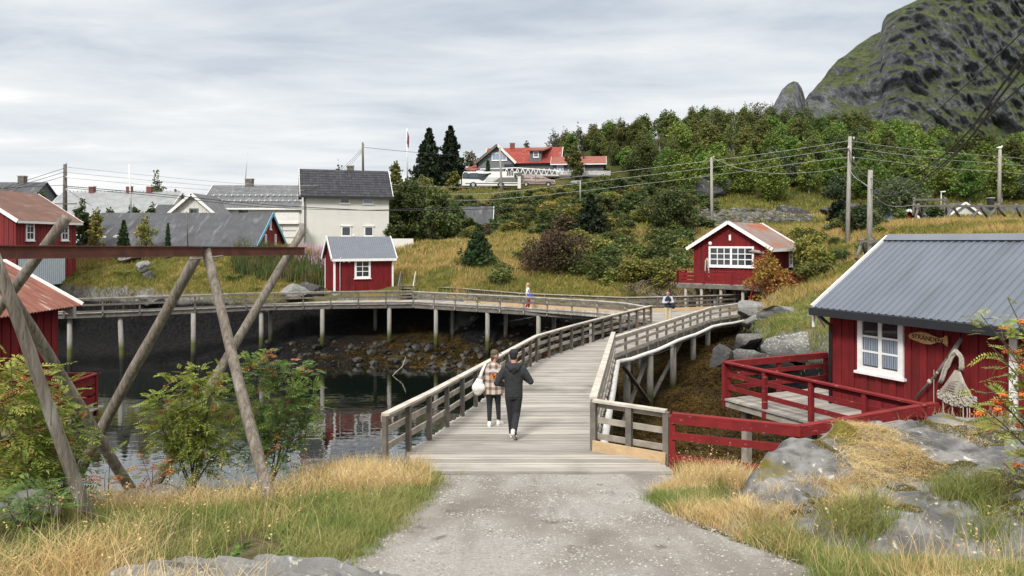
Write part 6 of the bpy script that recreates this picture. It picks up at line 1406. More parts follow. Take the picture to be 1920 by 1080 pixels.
# back print: curved lettering band over an orange and black face patch
mb = MB()
for i in range(9):
    a = -.085 + .0213 * i; mb.hexa([(a, -.136, 1.195 + .012 * (1 - (a / .09) ** 2)), (a + .017, -.136, 1.195 + .012 * (1 - ((a + .017) / .09) ** 2)), (a + .017, -.136, 1.245 + .012 * (1 - ((a + .017) / .09) ** 2)), (a, -.136, 1.245 + .012 * (1 - (a / .09) ** 2))],
        [(a, -.10, 1.195), (a + .017, -.10, 1.195), (a + .017, -.10, 1.245), (a, -.10, 1.245)])
mb.build("print_band", mat("pale_blue_print", (0.48, 0.54, 0.68), (0.75, 0.75, 0.74), scale=22, lo=.45, hi=.55, rough=.8), wom)
mb = MB(); ol = [(0, .075), (.035, .06), (.065, .075), (.07, .03), (.06, -.01), (.035, -.05), (0, -.075), (-.035, -.05), (-.06, -.01), (-.07, .03), (-.065, .075), (-.035, .06)]
mb.add([(.0 + x, -.136, 1.115 + z) for x, z in ol] + [(.0 + x, -.09, 1.115 + z) for x, z in ol], [tuple(range(12)), tuple(range(23, 11, -1))] + [((i + 1) % 12, i, 12 + i, 12 + (i + 1) % 12) for i in range(12)])
mb.build("print_patch", mat("orange_black_print", (0.62, 0.20, 0.035), (0.04, 0.02, 0.015), scale=26, lo=.46, hi=.54, rough=.8), wom)
bag = MB(); limb(bag, [(-.30, -.10, 1.0), (-.34, -.12, .86), (-.33, -.12, .80)], [.085, .13, .11], 12); limb(bag, [(-.36, -.10, .88), (-.27, -.12, .86)], [.10, .11])
tb = thing("tote_bag", "white cloth tote bag hanging from the woman's left shoulder", "bag", wom.location)
remesh_obj("sack", bag, mat("white_cotton", (0.74, 0.70, 0.66), (0.64, 0.60, 0.56), scale=9, rough=.9, bump=.3), tb, .014, 5)
mb = MB(); 
for dx in (0, .03): mb.tube([(-.30 - dx, -.13, 1.0), (-.235 - dx * .6, -.135, 1.22), (-.165 - dx * .4, -.06, 1.365), (-.18 - dx * .4, .06, 1.33), (-.27 - dx, .03, 1.0)], [.03, .022, .016, .016, .02], 7)
mb.build("strap", MC["white_cotton"], tb, True)

# ---- far woman walking right with a blue bag
q = G(990, 581, ZF); w2 = person("woman with long fair hair in red trousers walking on the far walkway", (q[0], q[1] + .6, ZF))
s = 1.0
mb = MB(); hq = head_mesh(mb, (.03, 0, 1.53), R(-8), .95); limb(mb, [(0, 0, 1.3), (.02, 0, 1.45)], [.05, .05]); torso(mb, [(.8, 0, 0, .11, .15), (1.05, 0, 0, .10, .13), (1.26, 0, 0, .10, .15), (1.34, 0, 0, .06, .08)])
limb(mb, [(0, .08, .82), (.10, .08, .47), (.06, .08, .09)], [.08, .05, .035]); limb(mb, [(0, -.08, .82), (.03, -.08, .45), (-.12, -.08, .10)], [.08, .05, .035])
limb(mb, [(0, .18, 1.27), (-.06, .24, 1.03), (.12, .16, .98)], [.042, .036, .026]); limb(mb, [(0, -.18, 1.27), (-.08, -.25, 1.04), (.12, -.2, .98)], [.042, .036, .026]); hand(mb, (.12, .16, .98), (1, -.5, 0), (0, 0, 1)); hand(mb, (.12, -.2, .98), (1, .5, 0), (0, 0, 1)); remesh_obj("body", mb, M_SKIN, w2, .010, 3); eyes(w2, hq)
mb = MB(); torso(mb, [(.86, 0, 0, .135, .175), (1.05, 0, 0, .125, .16), (1.25, 0, 0, .125, .18), (1.33, 0, 0, .09, .11), (1.38, 0, 0, .06, .07)]); limb(mb, [(0, .17, 1.265), (-.07, .24, 1.03), (.08, .18, .985)], [.065, .06, .045]); limb(mb, [(0, -.17, 1.265), (-.09, -.25, 1.04), (.08, -.21, .985)], [.065, .06, .045]); remesh_obj("jacket", mb, M_OFFW, w2, .014, 4)
M_REDT = mat("red_trousers", (0.34, 0.02, 0.03), (0.27, 0.015, 0.025), scale=9, rough=.8)
mb = MB(); torso(mb, [(.76, 0, 0, .125, .16), (.92, 0, 0, .12, .155)]); limb(mb, [(0, .08, .80), (.10, .08, .47), (.06, .08, .13)], [.09, .07, .06]); limb(mb, [(0, -.08, .80), (.03, -.08, .45), (-.11, -.08, .15)], [.09, .07, .06]); remesh_obj("trousers", mb, M_REDT, w2, .014, 4)
shoe(w2, (0, .08, 0), (.26, .08, 0)); shoe(w2, (-.17, -.08, .04), (.07, -.08, .0))
mb = MB(); mb.ball(hq(-.025, 0, .04), (.10, .10, .105)); limb(mb, [hq(-.06, 0, .0), hq(-.09, 0, -.16), hq(-.11, 0, -.32)], [.08, .08, .045]); remesh_obj("hair", mb, mat("fair_hair", (0.50, 0.33, 0.19), (0.38, 0.24, 0.13), scale=30, rough=.6), w2, .014, 3)
bg = thing("shoulder_bag", "bright blue bag held by the woman on the far walkway", "bag", w2.location)
mb = MB(); limb(mb, [(.10, -.22, .93), (.14, -.22, .84), (.16, -.22, .78)], [.09, .14, .12]); limb(mb, [(.02, -.2, .82), (.28, -.2, .80)], [.11, .10]); remesh_obj("pouch", mb, mat("bright_blue_cloth", (0.03, 0.06, 0.52), (0.02, 0.04, 0.38), scale=9, rough=.6), bg, .014, 3)
mb = MB(); mb.tube([(.10, -.24, 1.0), (.06, -.22, 1.16), (-.0, -.17, 1.34), (-.05, -.05, 1.33)], .015, 6); mb.build("strap", MC["bright_blue_cloth"], bg)

# ---- man with the navy vest looking at his phone
q = G(1253, 606, ZF); m2 = person("man in a navy vest and khaki trousers looking down at a phone", (q[0], q[1] + .1, ZF))
mb = MB(); hq = head_mesh(mb, (-.02, -.06, 1.57), R(-105)); limb(mb, [(0, .0, 1.36), (0, -.03, 1.5)], [.06, .055]); torso(mb, [(.85, 0, 0, .15, .10), (1.1, 0, 0, .15, .10), (1.33, 0, 0, .17, .10), (1.42, 0, 0, .08, .07)])
for sx_ in (-1, 1): limb(mb, [(sx_ * .09, 0, .88), (sx_ * .10, -.01, .48), (sx_ * .10, .02, .08)], [.085, .055, .04])
limb(mb, [(-.19, 0, 1.35), (-.25, .0, 1.08), (-.06, -.25, 1.12)], [.05, .04, .028]); limb(mb, [(.19, 0, 1.35), (.27, .0, 1.09), (.06, -.24, 1.10)], [.05, .04, .028])
hand(mb, (-.06, -.25, 1.12), (.6, -.5, .3), (0, 0, 1), .8); hand(mb, (.06, -.24, 1.10), (-.6, -.5, .3), (0, 0, 1), .8); remesh_obj("body", mb, M_SKIN, m2, .010, 3); eyes(m2, hq)
mb = MB(); torso(mb, [(.86, 0, 0, .16, .11), (1.3, 0, 0, .185, .115), (1.39, 0, 0, .14, .1), (1.44, 0, 0, .07, .07)]); limb(mb, [(-.185, 0, 1.34), (-.255, .0, 1.08), (-.09, -.22, 1.11)], [.07, .062, .045]); limb(mb, [(.185, 0, 1.34), (.275, .0, 1.09), (.09, -.21, 1.10)], [.07, .062, .045]); remesh_obj("shirt", mb, mat("light_grey_shirt", (0.50, 0.53, 0.58), (0.42, 0.45, 0.50), scale=9, rough=.85), m2, .014, 4)
mb = MB(); torso(mb, [(.80, 0, 0, .185, .13), (1.1, 0, 0, .18, .13), (1.28, 0, 0, .185, .135), (1.37, 0, 0, .15, .12), (1.43, 0, 0, .08, .08)]); remesh_obj("vest", mb, mat("navy_vest", (0.012, 0.018, 0.045), (0.009, 0.013, 0.032), scale=9, rough=.7), m2, .014, 4)
mb = MB(); torso(mb, [(.76, 0, 0, .175, .125), (.92, 0, 0, .165, .12)])
for sx_ in (-1, 1): limb(mb, [(sx_ * .09, 0, .82), (sx_ * .105, -.01, .48), (sx_ * .105, .02, .07)], [.10, .085, .082])
remesh_obj("trousers", mb, mat("khaki_trousers", (0.52, 0.46, 0.32), (0.45, 0.39, 0.27), scale=9, rough=.85), m2, .014, 4)
for sx_ in (-1, 1): shoe(m2, (sx_ * .10, .08, 0), (sx_ * .12, -.2, 0), m=M_JKT)
mb = MB(); mb.ball(hq(-.02, 0, .055), (.095, .095, .08)); remesh_obj("hair", mb, mat("dark_hair", (0.03, 0.02, 0.015), (0.045, 0.03, 0.02), scale=30, rough=.6), m2, .014, 3)
ph = thing("phone", "dark phone held in both hands by the man in the navy vest", "phone", m2.location); mb = MB(); mb.bar((0, -.33, 1.13), (0, -.36, 1.26), .075, .012, up=(0, 1, .2)); mb.build("case", M_BLACK, ph)
mb = MB(); mb.bar((0, -.322, 1.137), (0, -.350, 1.256), .066, .003, up=(0, 1, .2)); mb.build("screen", M_GLASS, ph)
hb = thing("hip_bag", "black hip bag at the side of the man in the navy vest", "bag", m2.location); mb = MB(); limb(mb, [(.25, -.08, 1.0), (.27, -.08, .86)], [.10, .11]); limb(mb, [(.15, -.12, .92), (.32, -.1, .9)], [.08, .08]); remesh_obj("pouch", mb, M_HOOD, hb, .014, 3)
mb = MB(); mb.tube([(.24, -.1, 1.02), (.10, -.17, 1.22), (-.10, -.12, 1.38), (-.12, .08, 1.36)], .016, 6); mb.build("strap", M_HOOD, hb)
# ------------------------------------------------------------------ rocks
import bmesh
def ico(sub):
    bm = bmesh.new(); bmesh.ops.create_icosphere(bm, subdivisions=sub, radius=1.0)
    v = np.array([q.co[:] for q in bm.verts]); f = np.array([[q.index for q in t.verts] for t in bm.faces]); bm.free(); return v, f
ICO = {k: ico(k) for k in (1, 2, 4, 5)}
def rockmat(name, c1, c2, lich, amount=.6, low=None):
    return mat(name, c1, c2, scale=2.2, detail=8, rough=.92, bump=.9, bscale=9, bdist=.04, spec=.25, dirt=[((0.045, 0.045, 0.042), 1.1, .56, .72, (1, 1, 1.6)), (lich, 11, amount, amount + .07, (1, 1, 1)), ((0.10, 0.105, 0.03), 1.7, .64, .72, (1, 1, 1))])
M_ROCK = rockmat("grey_rock", (0.23, 0.23, 0.225), (0.13, 0.13, 0.128), (0.42, 0.42, 0.38), .62)
M_ROCKD = mat("wet_dark_rock", (0.05, 0.05, 0.05), (0.022, 0.022, 0.022), scale=2.2, detail=8, rough=.8, bump=.9, bscale=8, bdist=.04, dirt=[((0.16, 0.16, 0.15), 2, .58, .70, (1, 1, 1))])
M_ROCKL = rockmat("lichen_spotted_rock", (0.20, 0.20, 0.19), (0.11, 0.11, 0.108), (0.36, 0.36, 0.31), .55)
def _darklow(m, lo, hi):
    t = m.node_tree; b = t.nodes['Principled BSDF']; l = t.links; src = b.inputs['Base Color'].links[0].from_socket
    ge = t.nodes.new('ShaderNodeNewGeometry'); sp = t.nodes.new('ShaderNodeSeparateXYZ'); l.new(ge.outputs['Position'], sp.inputs[0])
    mr = t.nodes.new('ShaderNodeMapRange'); l.new(sp.outputs[2], mr.inputs[0]); mr.inputs[1].default_value = hi; mr.inputs[2].default_value = lo
    mx = t.nodes.new('ShaderNodeMix'); mx.data_type = 'RGBA'; l.new(mr.outputs[0], mx.inputs[0]); l.new(src, mx.inputs[6]); mx.inputs[7].default_value = (0.026, 0.026, 0.025, 1); l.new(mx.outputs[2], b.inputs['Base Color'])
_darklow(M_ROCKL, 3.5, 4.1)
def rock(name, label, c, size, seed, m=None, rz=0.0, sub=5, rough=.22, cat="rock", group=None):
    v, f = ICO[sub]; s = np.array(size, float)
    p = v * 1.0; n = fbm(p * 1.1 + seed * 7.7, 4, seed) * rough * 1.5 + (ridged(p * 1.7 + seed * 3.1, 4, seed + 5) - .6) * rough
    p = p * (1 + n)[:, None]; p = np.sign(p) * np.abs(p) ** .85
    gg = np.random.default_rng(seed + 500)
    for _ in range(17):
        nn_ = gg.normal(0, 1, 3); nn_ /= np.linalg.norm(nn_); dd_ = p @ nn_ - gg.uniform(.40, .78); p = p - np.maximum(0, dd_)[:, None] * nn_ * .97
    p = p * (1 + .05 * (ridged(p * 4.5 + seed, 3, seed + 3) - .6) + .035 * fbm(p * 9, 3, seed + 4))[:, None]
    p[:, 2] += .06 * (ridged(np.stack([p[:, 0] * 1.2, p[:, 1] * 1.2, p[:, 2] * 5], 1), 3, seed + 9) - .6)
    p = p * s; a = rz; q = np.stack([p[:, 0] * math.cos(a) - p[:, 1] * math.sin(a), p[:, 0] * math.sin(a) + p[:, 1] * math.cos(a), p[:, 2]], 1)
    o = link(name, npmesh(name, q, f, m or M_ROCK, True), None, np.array(c, float)); return tag(o, label, cat, group)
rk = [("broad dark faced shore rock with pale lichen top beside the cabin wall", (1500, 652, 30), (1.75, 1.5, .85), M_ROCKL, .1), ("leaning split shore rock below the railing end", (1404, 632, 33.5), (.95, .9, .65), M_ROCKL, .5),
      ("low mossy shore rock nearest the red deck rail", (1415, 664, 28.5), (1.1, .8, .42), M_ROCKL, 0), ("rugged lichen rock under the autumn bush", (1475, 583, 38), (1.6, 1.2, .8), M_ROCK, .4),
      ("pale flat slab behind the green fern", (1502, 552, 43), (2.2, 1.6, .5), M_ROCK, .1), ("small dark boulder in the shade of the right branch", (1352, 655, 33), (.6, .6, .5), M_ROCKD, 0),
      ("lichen rock at the end of the right branch railing", (1421, 594, 38.6), (.8, .8, .5), M_ROCKL, .9), ("rounded lichen rock above the grassy ledge", (1415, 572, 41), (.9, .8, .55), M_ROCK, .2),
      ("rock half hidden behind the near cabin's eave", (1553, 600, 33), (.7, .7, .6), M_ROCKL, .2)]
for i, (lb, q, s_, m, rz) in enumerate(rk): rock("shore_rock", lb, P(*q) - np.array((0, 0, .30)), (s_[0] * 1.45, s_[1] * 1.3, s_[2] * 1.12), 20 + i, m, rz)
rk = [("pale shelf of bare rock showing in the left bank", (552, 549, 54), (1.7, 1.0, .7), M_ROCK), ("dark ledge of rock left of the red shed", (588, 548, 55.3), (1.3, 1.0, .9), M_ROCKD), ("cluster of bare grey stones high on the left bank", (268, 500, 57), (.8, .7, .5), M_ROCK),
      ("lower bare grey stone on the left bank", (280, 515, 56), (.6, .6, .4), M_ROCK), ("broken grey stone near the top of the left bank", (240, 482, 60), (1.1, .8, .45), M_ROCK),
      ("dark cliff stub right of the wooden steps", (795, 545, 57), (1.6, 1.2, 1.0), M_ROCKD), ("grey boulder above the walkway in the middle of the bank", (870, 532, 57), (1.2, .9, .55), M_ROCK),
      ("low grey outcrop under the walkway rail left part", (275, 560, 53.5), (1.5, .8, .6), M_ROCK), ("low pale outcrop at the foot of the left bank", (440, 563, 54.4), (1.3, .8, .6), M_ROCK)]
for i, (lb, q, s_, m) in enumerate(rk): rock("bank_rock", lb, P(*q), s_, 50 + i, m)
rk = [("dark smooth rock face standing under the walkway behind the piles", (905, 607, 52.3), (4.2, 1.6, 1.5), M_ROCKD), ("sloping grey rock under the walkway right of the rock face", (1010, 605, 50.2), (2.6, 1.4, 1.0), M_ROCKD)]
for i, (lb, q, s_, m) in enumerate(rk): rock("tidal_rock", lb, P(*q), s_, 70 + i, m)
rock("dark_rock", "dark overhanging boulder on the hillside below the forest", P(1310, 352, 108), (4.2, 2.5, 2.6), 81, M_ROCKD)
for i, (q, s_) in enumerate((((1480, 405, 92), (4, 2, 1.6)), ((960, 432, 84), (3.5, 1.2, .9)), ((1095, 345, 120), (2.5, 1.5, .8)), ((1590, 395, 92), (4, 2, 1.2)))):
    rock("hill_rock", ("dark ledge low on the forested slope", "low dark crag behind the spruces of the bank", "grey rock beside the van", "bare ledge left of the tall utility pole")[i], P(*q), s_, 90 + i, M_ROCKD if i != 2 else M_ROCK)
xs = np.linspace(-3.55, -.55, 230); ys = np.linspace(5.3, 6.85, 130); XX, YY = np.meshgrid(xs, ys); x, y = XX.ravel(), YY.ravel(); u_, v_ = (x + 2.05) / 1.35, (y - 6.1) / .64
rr_ = u_ ** 2 + v_ ** 2 + .5 * fbm(xyz(x * 1.3, y * 2.2), 4, 241); a_ = x * .45 + y * 1.0 + .10 * fbm(xyz(x * 1.5, y * 1.5), 3, 243)
z = H_NEAR(x, y) - .14 + .30 * smooth(1.25, .3, rr_) - .05 * ((a_ * 5.5) % 1) * smooth(1.1, .6, rr_) + .05 * (ridged(np.stack([a_ * 5, (x - y * .4) * 1.1, x * 0], 1), 4, 245) - .6) + .018 * fbm(xyz(x * 9, y * 9), 3, 247)
ij = np.arange(230 * 130).reshape(130, 230); qb = np.stack([ij[:-1, :-1], ij[:-1, 1:], ij[1:, 1:], ij[1:, :-1]], -1).reshape(-1, 4)
tag(link("rock_slab", npmesh("rock_slab", np.stack([x, y, z], 1), qb, M_ROCK, True)), "flat layered bedrock slab at the bottom edge of the gravel", "rock")
rock("rock_slab", "small grey stone set in the gravel near the bottom edge", (-.30, 6.12, 5.29), (.18, .10, .07), 104, M_ROCK)
rock("rock_slab", "bare rock on the left bank behind the drying rack feet", P(215, 962, 10.4), (1.25, .8, .35), 105, M_ROCK)
rock("rock_slab", "pale boulder at the water's edge left of the bridge railing", P(650, 888, 14.0), (.6, .45, .35), 106, M_ROCK)
rock("rock_slab", "grey rock among the grass at the lower left corner", P(20, 960, 8.6), (1.0, .6, .28), 107, M_ROCK)

# stones of the scree wall on the slope: one mass of rubble
def rubble(n, fx, r0, r1, seed):
    g = np.random.default_rng(seed); v, f = ICO[1]; P_, F_ = [], []
    x, y = fx(g, n); z = H(x, y)
    for i in range(n):
        r = r0 + (r1 - r0) * g.random() ** 2; q = v * (1 + .45 * (g.random((len(v), 1)) - .5)) * r * np.array((1, .9, .65)) + np.array((x[i], y[i], z[i] + r * .25)); F_.append(f + i * len(v)); P_.append(q)
    return np.concatenate(P_), np.concatenate(F_)
def fx(g, n):
    px = 1270 + 250 * g.random(n); d = 82 + 12 * g.random(n); d = np.where(px > 1420, d + 3, d); return (px - 960) / F * d, d
vv, ff = rubble(2600, fx, .12, .55, 5)
tag(link("scree", npmesh("scree", vv, ff, mat("rubble_stone", (0.125, 0.12, 0.105), (0.04, 0.04, 0.034), scale=1.5, isl=.7, rough=.95))), "slope of broken grey rubble behind the far cabin", "rubble", kind='stuff')
def fx2(g, n):
    px = 480 + 780 * g.random(n) ** .75; d = 44 + 7.5 * g.random(n); x_ = (px - 960) / F * d; sd_, _ = seg_dist(x_, d, fs_xy); m_ = sd_ > -.6; d = np.where(m_, d - 5, d); return np.where(m_, x_ * (d / (d + 5)), x_), d
vv, ff = rubble(800, fx2, .06, .40, 6)
tag(link("beach_stones", npmesh("beach_stones", vv, ff, mat("wet_beach_stone", (0.026, 0.022, 0.016), (0.012, 0.011, 0.009), scale=1.5, isl=.7, rough=.6))), "dark wet stones on the exposed shore under the walkway", "stones", kind='stuff')

# the big outcrop at the right: a height field of its own
op = [(1440, 862, 9.3), (1480, 832, 9.6), (1570, 800, 10.1), (1640, 800, 10.6), (1760, 792, 11), (1920, 793, 11.2), (2120, 792, 11), (1430, 905, 8.95), (1412, 935, 8.75), (1480, 900, 9.0), (1390, 968, 8.2), (1460, 938, 8.35), (1560, 918, 8.75), (1420, 985, 7.9), (1500, 985, 7.75), (1600, 968, 7.6), (1700, 975, 7.4), (1560, 990, 7.35), (1680, 1010, 7.0), (1800, 950, 8), (1900, 965, 7.6),
      (1650, 925, 8.6), (1750, 885, 9.2), (1850, 850, 9.9), (1950, 850, 9.6), (1700, 840, 10), (1800, 818, 10.6), (1600, 860, 9.6), (1560, 960, 8.0), (1620, 1015, 7.3), (1780, 1000, 7.3), (2050, 900, 8.6), (1920, 920, 8.3), (2050, 960, 7.6)]
opw = [tuple(P(*q)) for q in op]
for (x, y) in [(2.2, 8.2), (2.45, 7.6), (2.6, 9.4), (2.9, 10.4), (3.8, 11.2), (5, 11.9), (6.5, 12.2), (8, 12.3), (9.5, 12), (2.7, 7.6), (3.1, 6.9), (3.9, 6.45), (4.8, 6.2), (5.6, 6.0), (6.6, 5.9), (8, 5.9), (9.5, 6.5), (9.8, 9)]: opw.append((x, y, float(H_NEAR(np.array([x]), np.array([y]))[0]) - (.45 if y > 10 else .22)))
H_OUT = tps_fit(opw)
nx_, ny_ = 300, 270; xs = np.linspace(2.3, 9.6, nx_); ys = np.linspace(5.8, 12.3, ny_); XX, YY = np.meshgrid(xs, ys); x, y = XX.ravel(), YY.ravel()
def HO(x, y):
    b = H_OUT(x, y); gq = H_NEAR(x, y); b = gq + np.where(b > gq, (b - gq) * 1.15, b - gq)
    cr1 = ridged(np.stack([x * 1.0 + y * .5, y * .55 - x * .2, x * 0], 1), 4, 201) - .62; cr2 = fbm(xyz(x * 2.6, y * 2.6), 5, 207)
    st_ = np.abs(((b * 2.6 + .35 * fbm(xyz(x * .9, y * .9), 3, 211)) % 1) - .5)
    return b + .20 * cr1 + .09 * cr2 + .035 * fbm(xyz(x * 8, y * 8), 3, 231) + .10 * (st_ - .25) - .16 * np.maximum(0, ridged(np.stack([x * 1.7 - y * .6, y * 1.3, x * 0 + 4], 1), 3, 221) - .80) / .2
z = HO(x, y); ij = np.arange(nx_ * ny_).reshape(ny_, nx_); qb = np.stack([ij[:-1, :-1], ij[:-1, 1:], ij[1:, 1:], ij[1:, :-1]], -1).reshape(-1, 4)
M_OUT = mat("outcrop_rock", (0.205, 0.204, 0.20), (0.095, 0.095, 0.094), scale=2.4, lo=.42, hi=.60, detail=9, rough=.92, bump=1.0, bscale=8, bdist=.06, spec=.25,
            dirt=[((0.06, 0.06, 0.06), 1.6, .56, .66, (1, 1, 2)), ((0.085, 0.083, 0.08), 7, .60, .70, (1, 1, 1)), ((0.47, 0.47, 0.44), 9, .63, .70, (1, 1, 1)), ((0.12, 0.10, 0.018), 1.05, .58, .66, (1, 1.4, 1)), ((0.045, 0.043, 0.02), 2.3, .63, .70, (1, 1, 1))])
tag(link("rock_outcrop", npmesh("rock_outcrop", np.stack([x, y, z], 1), qb, M_OUT, True)), "big weathered grey rock outcrop with straw and moss at right", "rock")
def ground(x, y):
    x = np.asarray(x, float); y = np.asarray(y, float); h = H_NEAR(x, y); hf = H(x, y); z_ = np.where(y < 16, hf, hf)
    ins = (x > 2.3) & (x < 9.6) & (y > 5.8) & (y < 12.3)
    return np.where(ins, np.maximum(z_, HO(x, y)), z_)

# ------------------------------------------------------------------ grass
def blades(x, y, z, h, w, lean, seed, droop=.5):
    """bent grass blades, three triangles each"""
    g = np.random.default_rng(seed); n = len(x); a = g.random(n) * 6.283; b = g.random(n) * 6.283; hh = h * (.55 + .75 * g.random(n)); ln = lean * (.2 + g.random(n)) * hh
    dx, dy = np.cos(a), np.sin(a); wx, wy = np.cos(b) * w / 2, np.sin(b) * w / 2
    v = np.zeros((n, 5, 3))
    for k, t in enumerate((0, 0, .55, .55, 1)):
        s = 1 if k % 2 == 0 else -1; ww = (1, 1, .75, .75, 0)[k]; o = ln * t ** 1.8
        v[:, k, 0] = x + dx * o + s * wx * ww; v[:, k, 1] = y + dy * o + s * wy * ww; v[:, k, 2] = z + hh * t * (1 - droop * lean * t * t * .35)
    f = np.array([(0, 1, 3), (0, 3, 2), (2, 3, 4)])
    return v.reshape(-1, 3), (f[None] + (np.arange(n) * 5)[:, None, None]).reshape(-1, 3)
def leafquads_(pts, size, seed): return leafquads(pts, size, seed, 1.7, .6)
def leafquads(pts, size, seed, elong=1.5, updir=.4):
    g = np.random.default_rng(seed); n = len(pts); nrm = g.normal(0, 1, (n, 3)); nrm[:, 2] = np.abs(nrm[:, 2]) + updir; nrm /= np.linalg.norm(nrm, axis=1)[:, None]
    t = g.normal(0, 1, (n, 3)); t -= nrm * (t * nrm).sum(1)[:, None]; t /= np.linalg.norm(t, axis=1)[:, None]; b = np.cross(nrm, t)
    s = size * (.55 + .9 * g.random(n))[:, None]
    v = np.stack([pts - t * s * elong / 2, pts - b * s / 2 + nrm * s * .12, pts + t * s * elong / 2, pts + b * s / 2 + nrm * s * .12], 1).reshape(-1, 3)
    return v, np.arange(n * 4).reshape(n, 4)
def tufts(cx_, cy_, per, spread, seed):
    g = np.random.default_rng(seed); n = len(cx_); x = np.repeat(cx_, per) + g.normal(0, spread, n * per); y = np.repeat(cy_, per) + g.normal(0, spread, n * per); return x, y
def grass(name, label, m, x, y, z, h, w, lean, seed):
    v, f = blades(x, y, z, h, w, lean, seed); return tag(link(name, npmesh(name, v, f, m)), label, "grass", kind='stuff')
M_STRAW = leafmat("straw", (0.62, 0.49, 0.26), (0.50, 0.36, 0.16), isl=.35, hue=.012, scale=1.5)
M_GGRASS = leafmat("green_grass_blade", (0.17, 0.215, 0.055), (0.27, 0.27, 0.09), isl=.4, hue=.02, scale=1.2)
M_HSTRAW = leafmat("hill_straw", (0.46, 0.335, 0.13), (0.33, 0.26, 0.085), isl=.4, hue=.015, scale=.35)
M_HGREEN = leafmat("hill_grass", (0.155, 0.165, 0.035), (0.24, 0.215, 0.055), isl=.45, hue=.02, scale=.3)
g = np.random.default_rng(99)
def nearL(n):
    y = 4.6 + 8.6 * g.random(n) ** .8; l, r = path_edges(y); x = l - .02 - (l + 7.5 + (y - 5) * .25) * 1.0 * g.random(n) ** 1.25; return x, y
x, y = nearL(3000); nz_ = fbm(xyz(x * .8, y * .8), 3, 301); slabm = ((x + 2.05) / 1.3) ** 2 + ((y - 6.1) / .66) ** 2 > 1.0; sn, _ = seg_dist(x, y, ns_xy); keep = slabm & (sn > -.9) & ((x > -2.6) | (y < 10.2) | (g.random(len(x)) < .3))
x, y, nz_ = x[keep], y[keep], nz_[keep]
a = nz_ + .10 * np.clip(x + 3.2, -1, 1) * -1 > .10
tx, ty = tufts(x[a], y[a], 17, .12, 1); grass("dry_grass", "long straw coloured grass on the left bank", M_STRAW, tx, ty, H(tx, ty) - .02, .37, .006, 1.15, 11)
a = (nz_ < .16) & (nz_ > -.42)
tx, ty = tufts(x[a], y[a], 26, .11, 2); grass("green_grass", "fresh green grass along the left edge of the gravel", M_GGRASS, tx, ty, H(tx, ty) - .02, .22, .0065, 1.0, 12)
yL = 4.6 + 8.2 * g.random(1500); lE_, rE_ = path_edges(yL); xL = lE_ + g.normal(0, .16, 1500) - .05
tx, ty = tufts(xL, yL, 18, .06, 3); grass("verge_grass", "short green turf fraying into the left side of the gravel", M_GGRASS, tx, ty, H_NEAR(tx, ty) - .01, .13, .006, .8, 13)
yR = 4.6 + 7.6 * g.random(2100); lE_, rE_ = path_edges(yR); xR = rE_ + np.abs(g.normal(0, .55, 2100)) - .08; keep = xR < np.interp(yR, [5, 6.2, 6.6, 7.2, 8, 9, 10, 11, 12.2], [8, 4.0, 3.3, 2.92, 2.66, 2.62, 2.75, 3.0, 3.5])
xR, yR = xR[keep], yR[keep]; nzr = fbm(xyz(xR * .9, yR * .9), 3, 305)
a = nzr < .12; tx, ty = tufts(xR[a], yR[a], 24, .09, 4); grass("green_grass", "green grass between the gravel and the rock outcrop", M_GGRASS, tx, ty, ground(tx, ty) - .02, .17, .007, .9, 14)
a = nzr > -.05; tx, ty = tufts(xR[a], yR[a], 16, .09, 5); grass("dry_grass", "yellow grass between the gravel and the rock outcrop", M_STRAW, tx, ty, ground(tx, ty) - .02, .20, .0055, .9, 15)
# seed stalks and broad leaved weeds along both verges
yS = 5.2 + 7 * g.random(420); lE_, rE_ = path_edges(yS); sd_ = g.random(420) < .72; xS = np.where(sd_, lE_ - .15 - 3.2 * g.random(420), rE_ + .05 + .45 * g.random(420)); v, f = blades(xS, yS, ground(xS, yS) - .02, .58, .004, .45, 444); tip = v.reshape(-1, 5, 3)[:, 4]; lv, lf = leafquads_(np.concatenate([tip + g.normal(0, .012, tip.shape) - np.array((0, 0, .02 * k)) for k in range(4)]), .014, 445)
tag(link("seed_stalks", npmesh("seed_stalks", np.concatenate([v, lv]), [tuple(q) for q in f] + [tuple(q + len(v)) for q in lf], M_STRAW)), "thin pale seed stalks standing above the verge grass", "grass", kind='stuff')
yS = 5.0 + 7.4 * g.random(150); lE_, rE_ = path_edges(yS); xS = np.where(g.random(150) < .6, lE_ - .05 - 1.2 * g.random(150) ** 2, rE_ + .02 + .35 * g.random(150)); px_, py_ = np.repeat(xS, 16) + g.normal(0, .05, 2400), np.repeat(yS, 16) + g.normal(0, .05, 2400); lv, lf = leafquads_(np.stack([px_, py_, ground(px_, py_) + .02 + .05 * g.random(2400)], 1), .042, 446)
tag(link("verge_weeds", npmesh("verge_weeds", lv, lf, leafmat("weed_leaf", (0.10, 0.17, 0.04), (0.15, 0.20, 0.05), isl=.4, hue=.02, scale=2))), "low broad leaved weeds at the edges of the gravel", "weeds", kind='stuff')
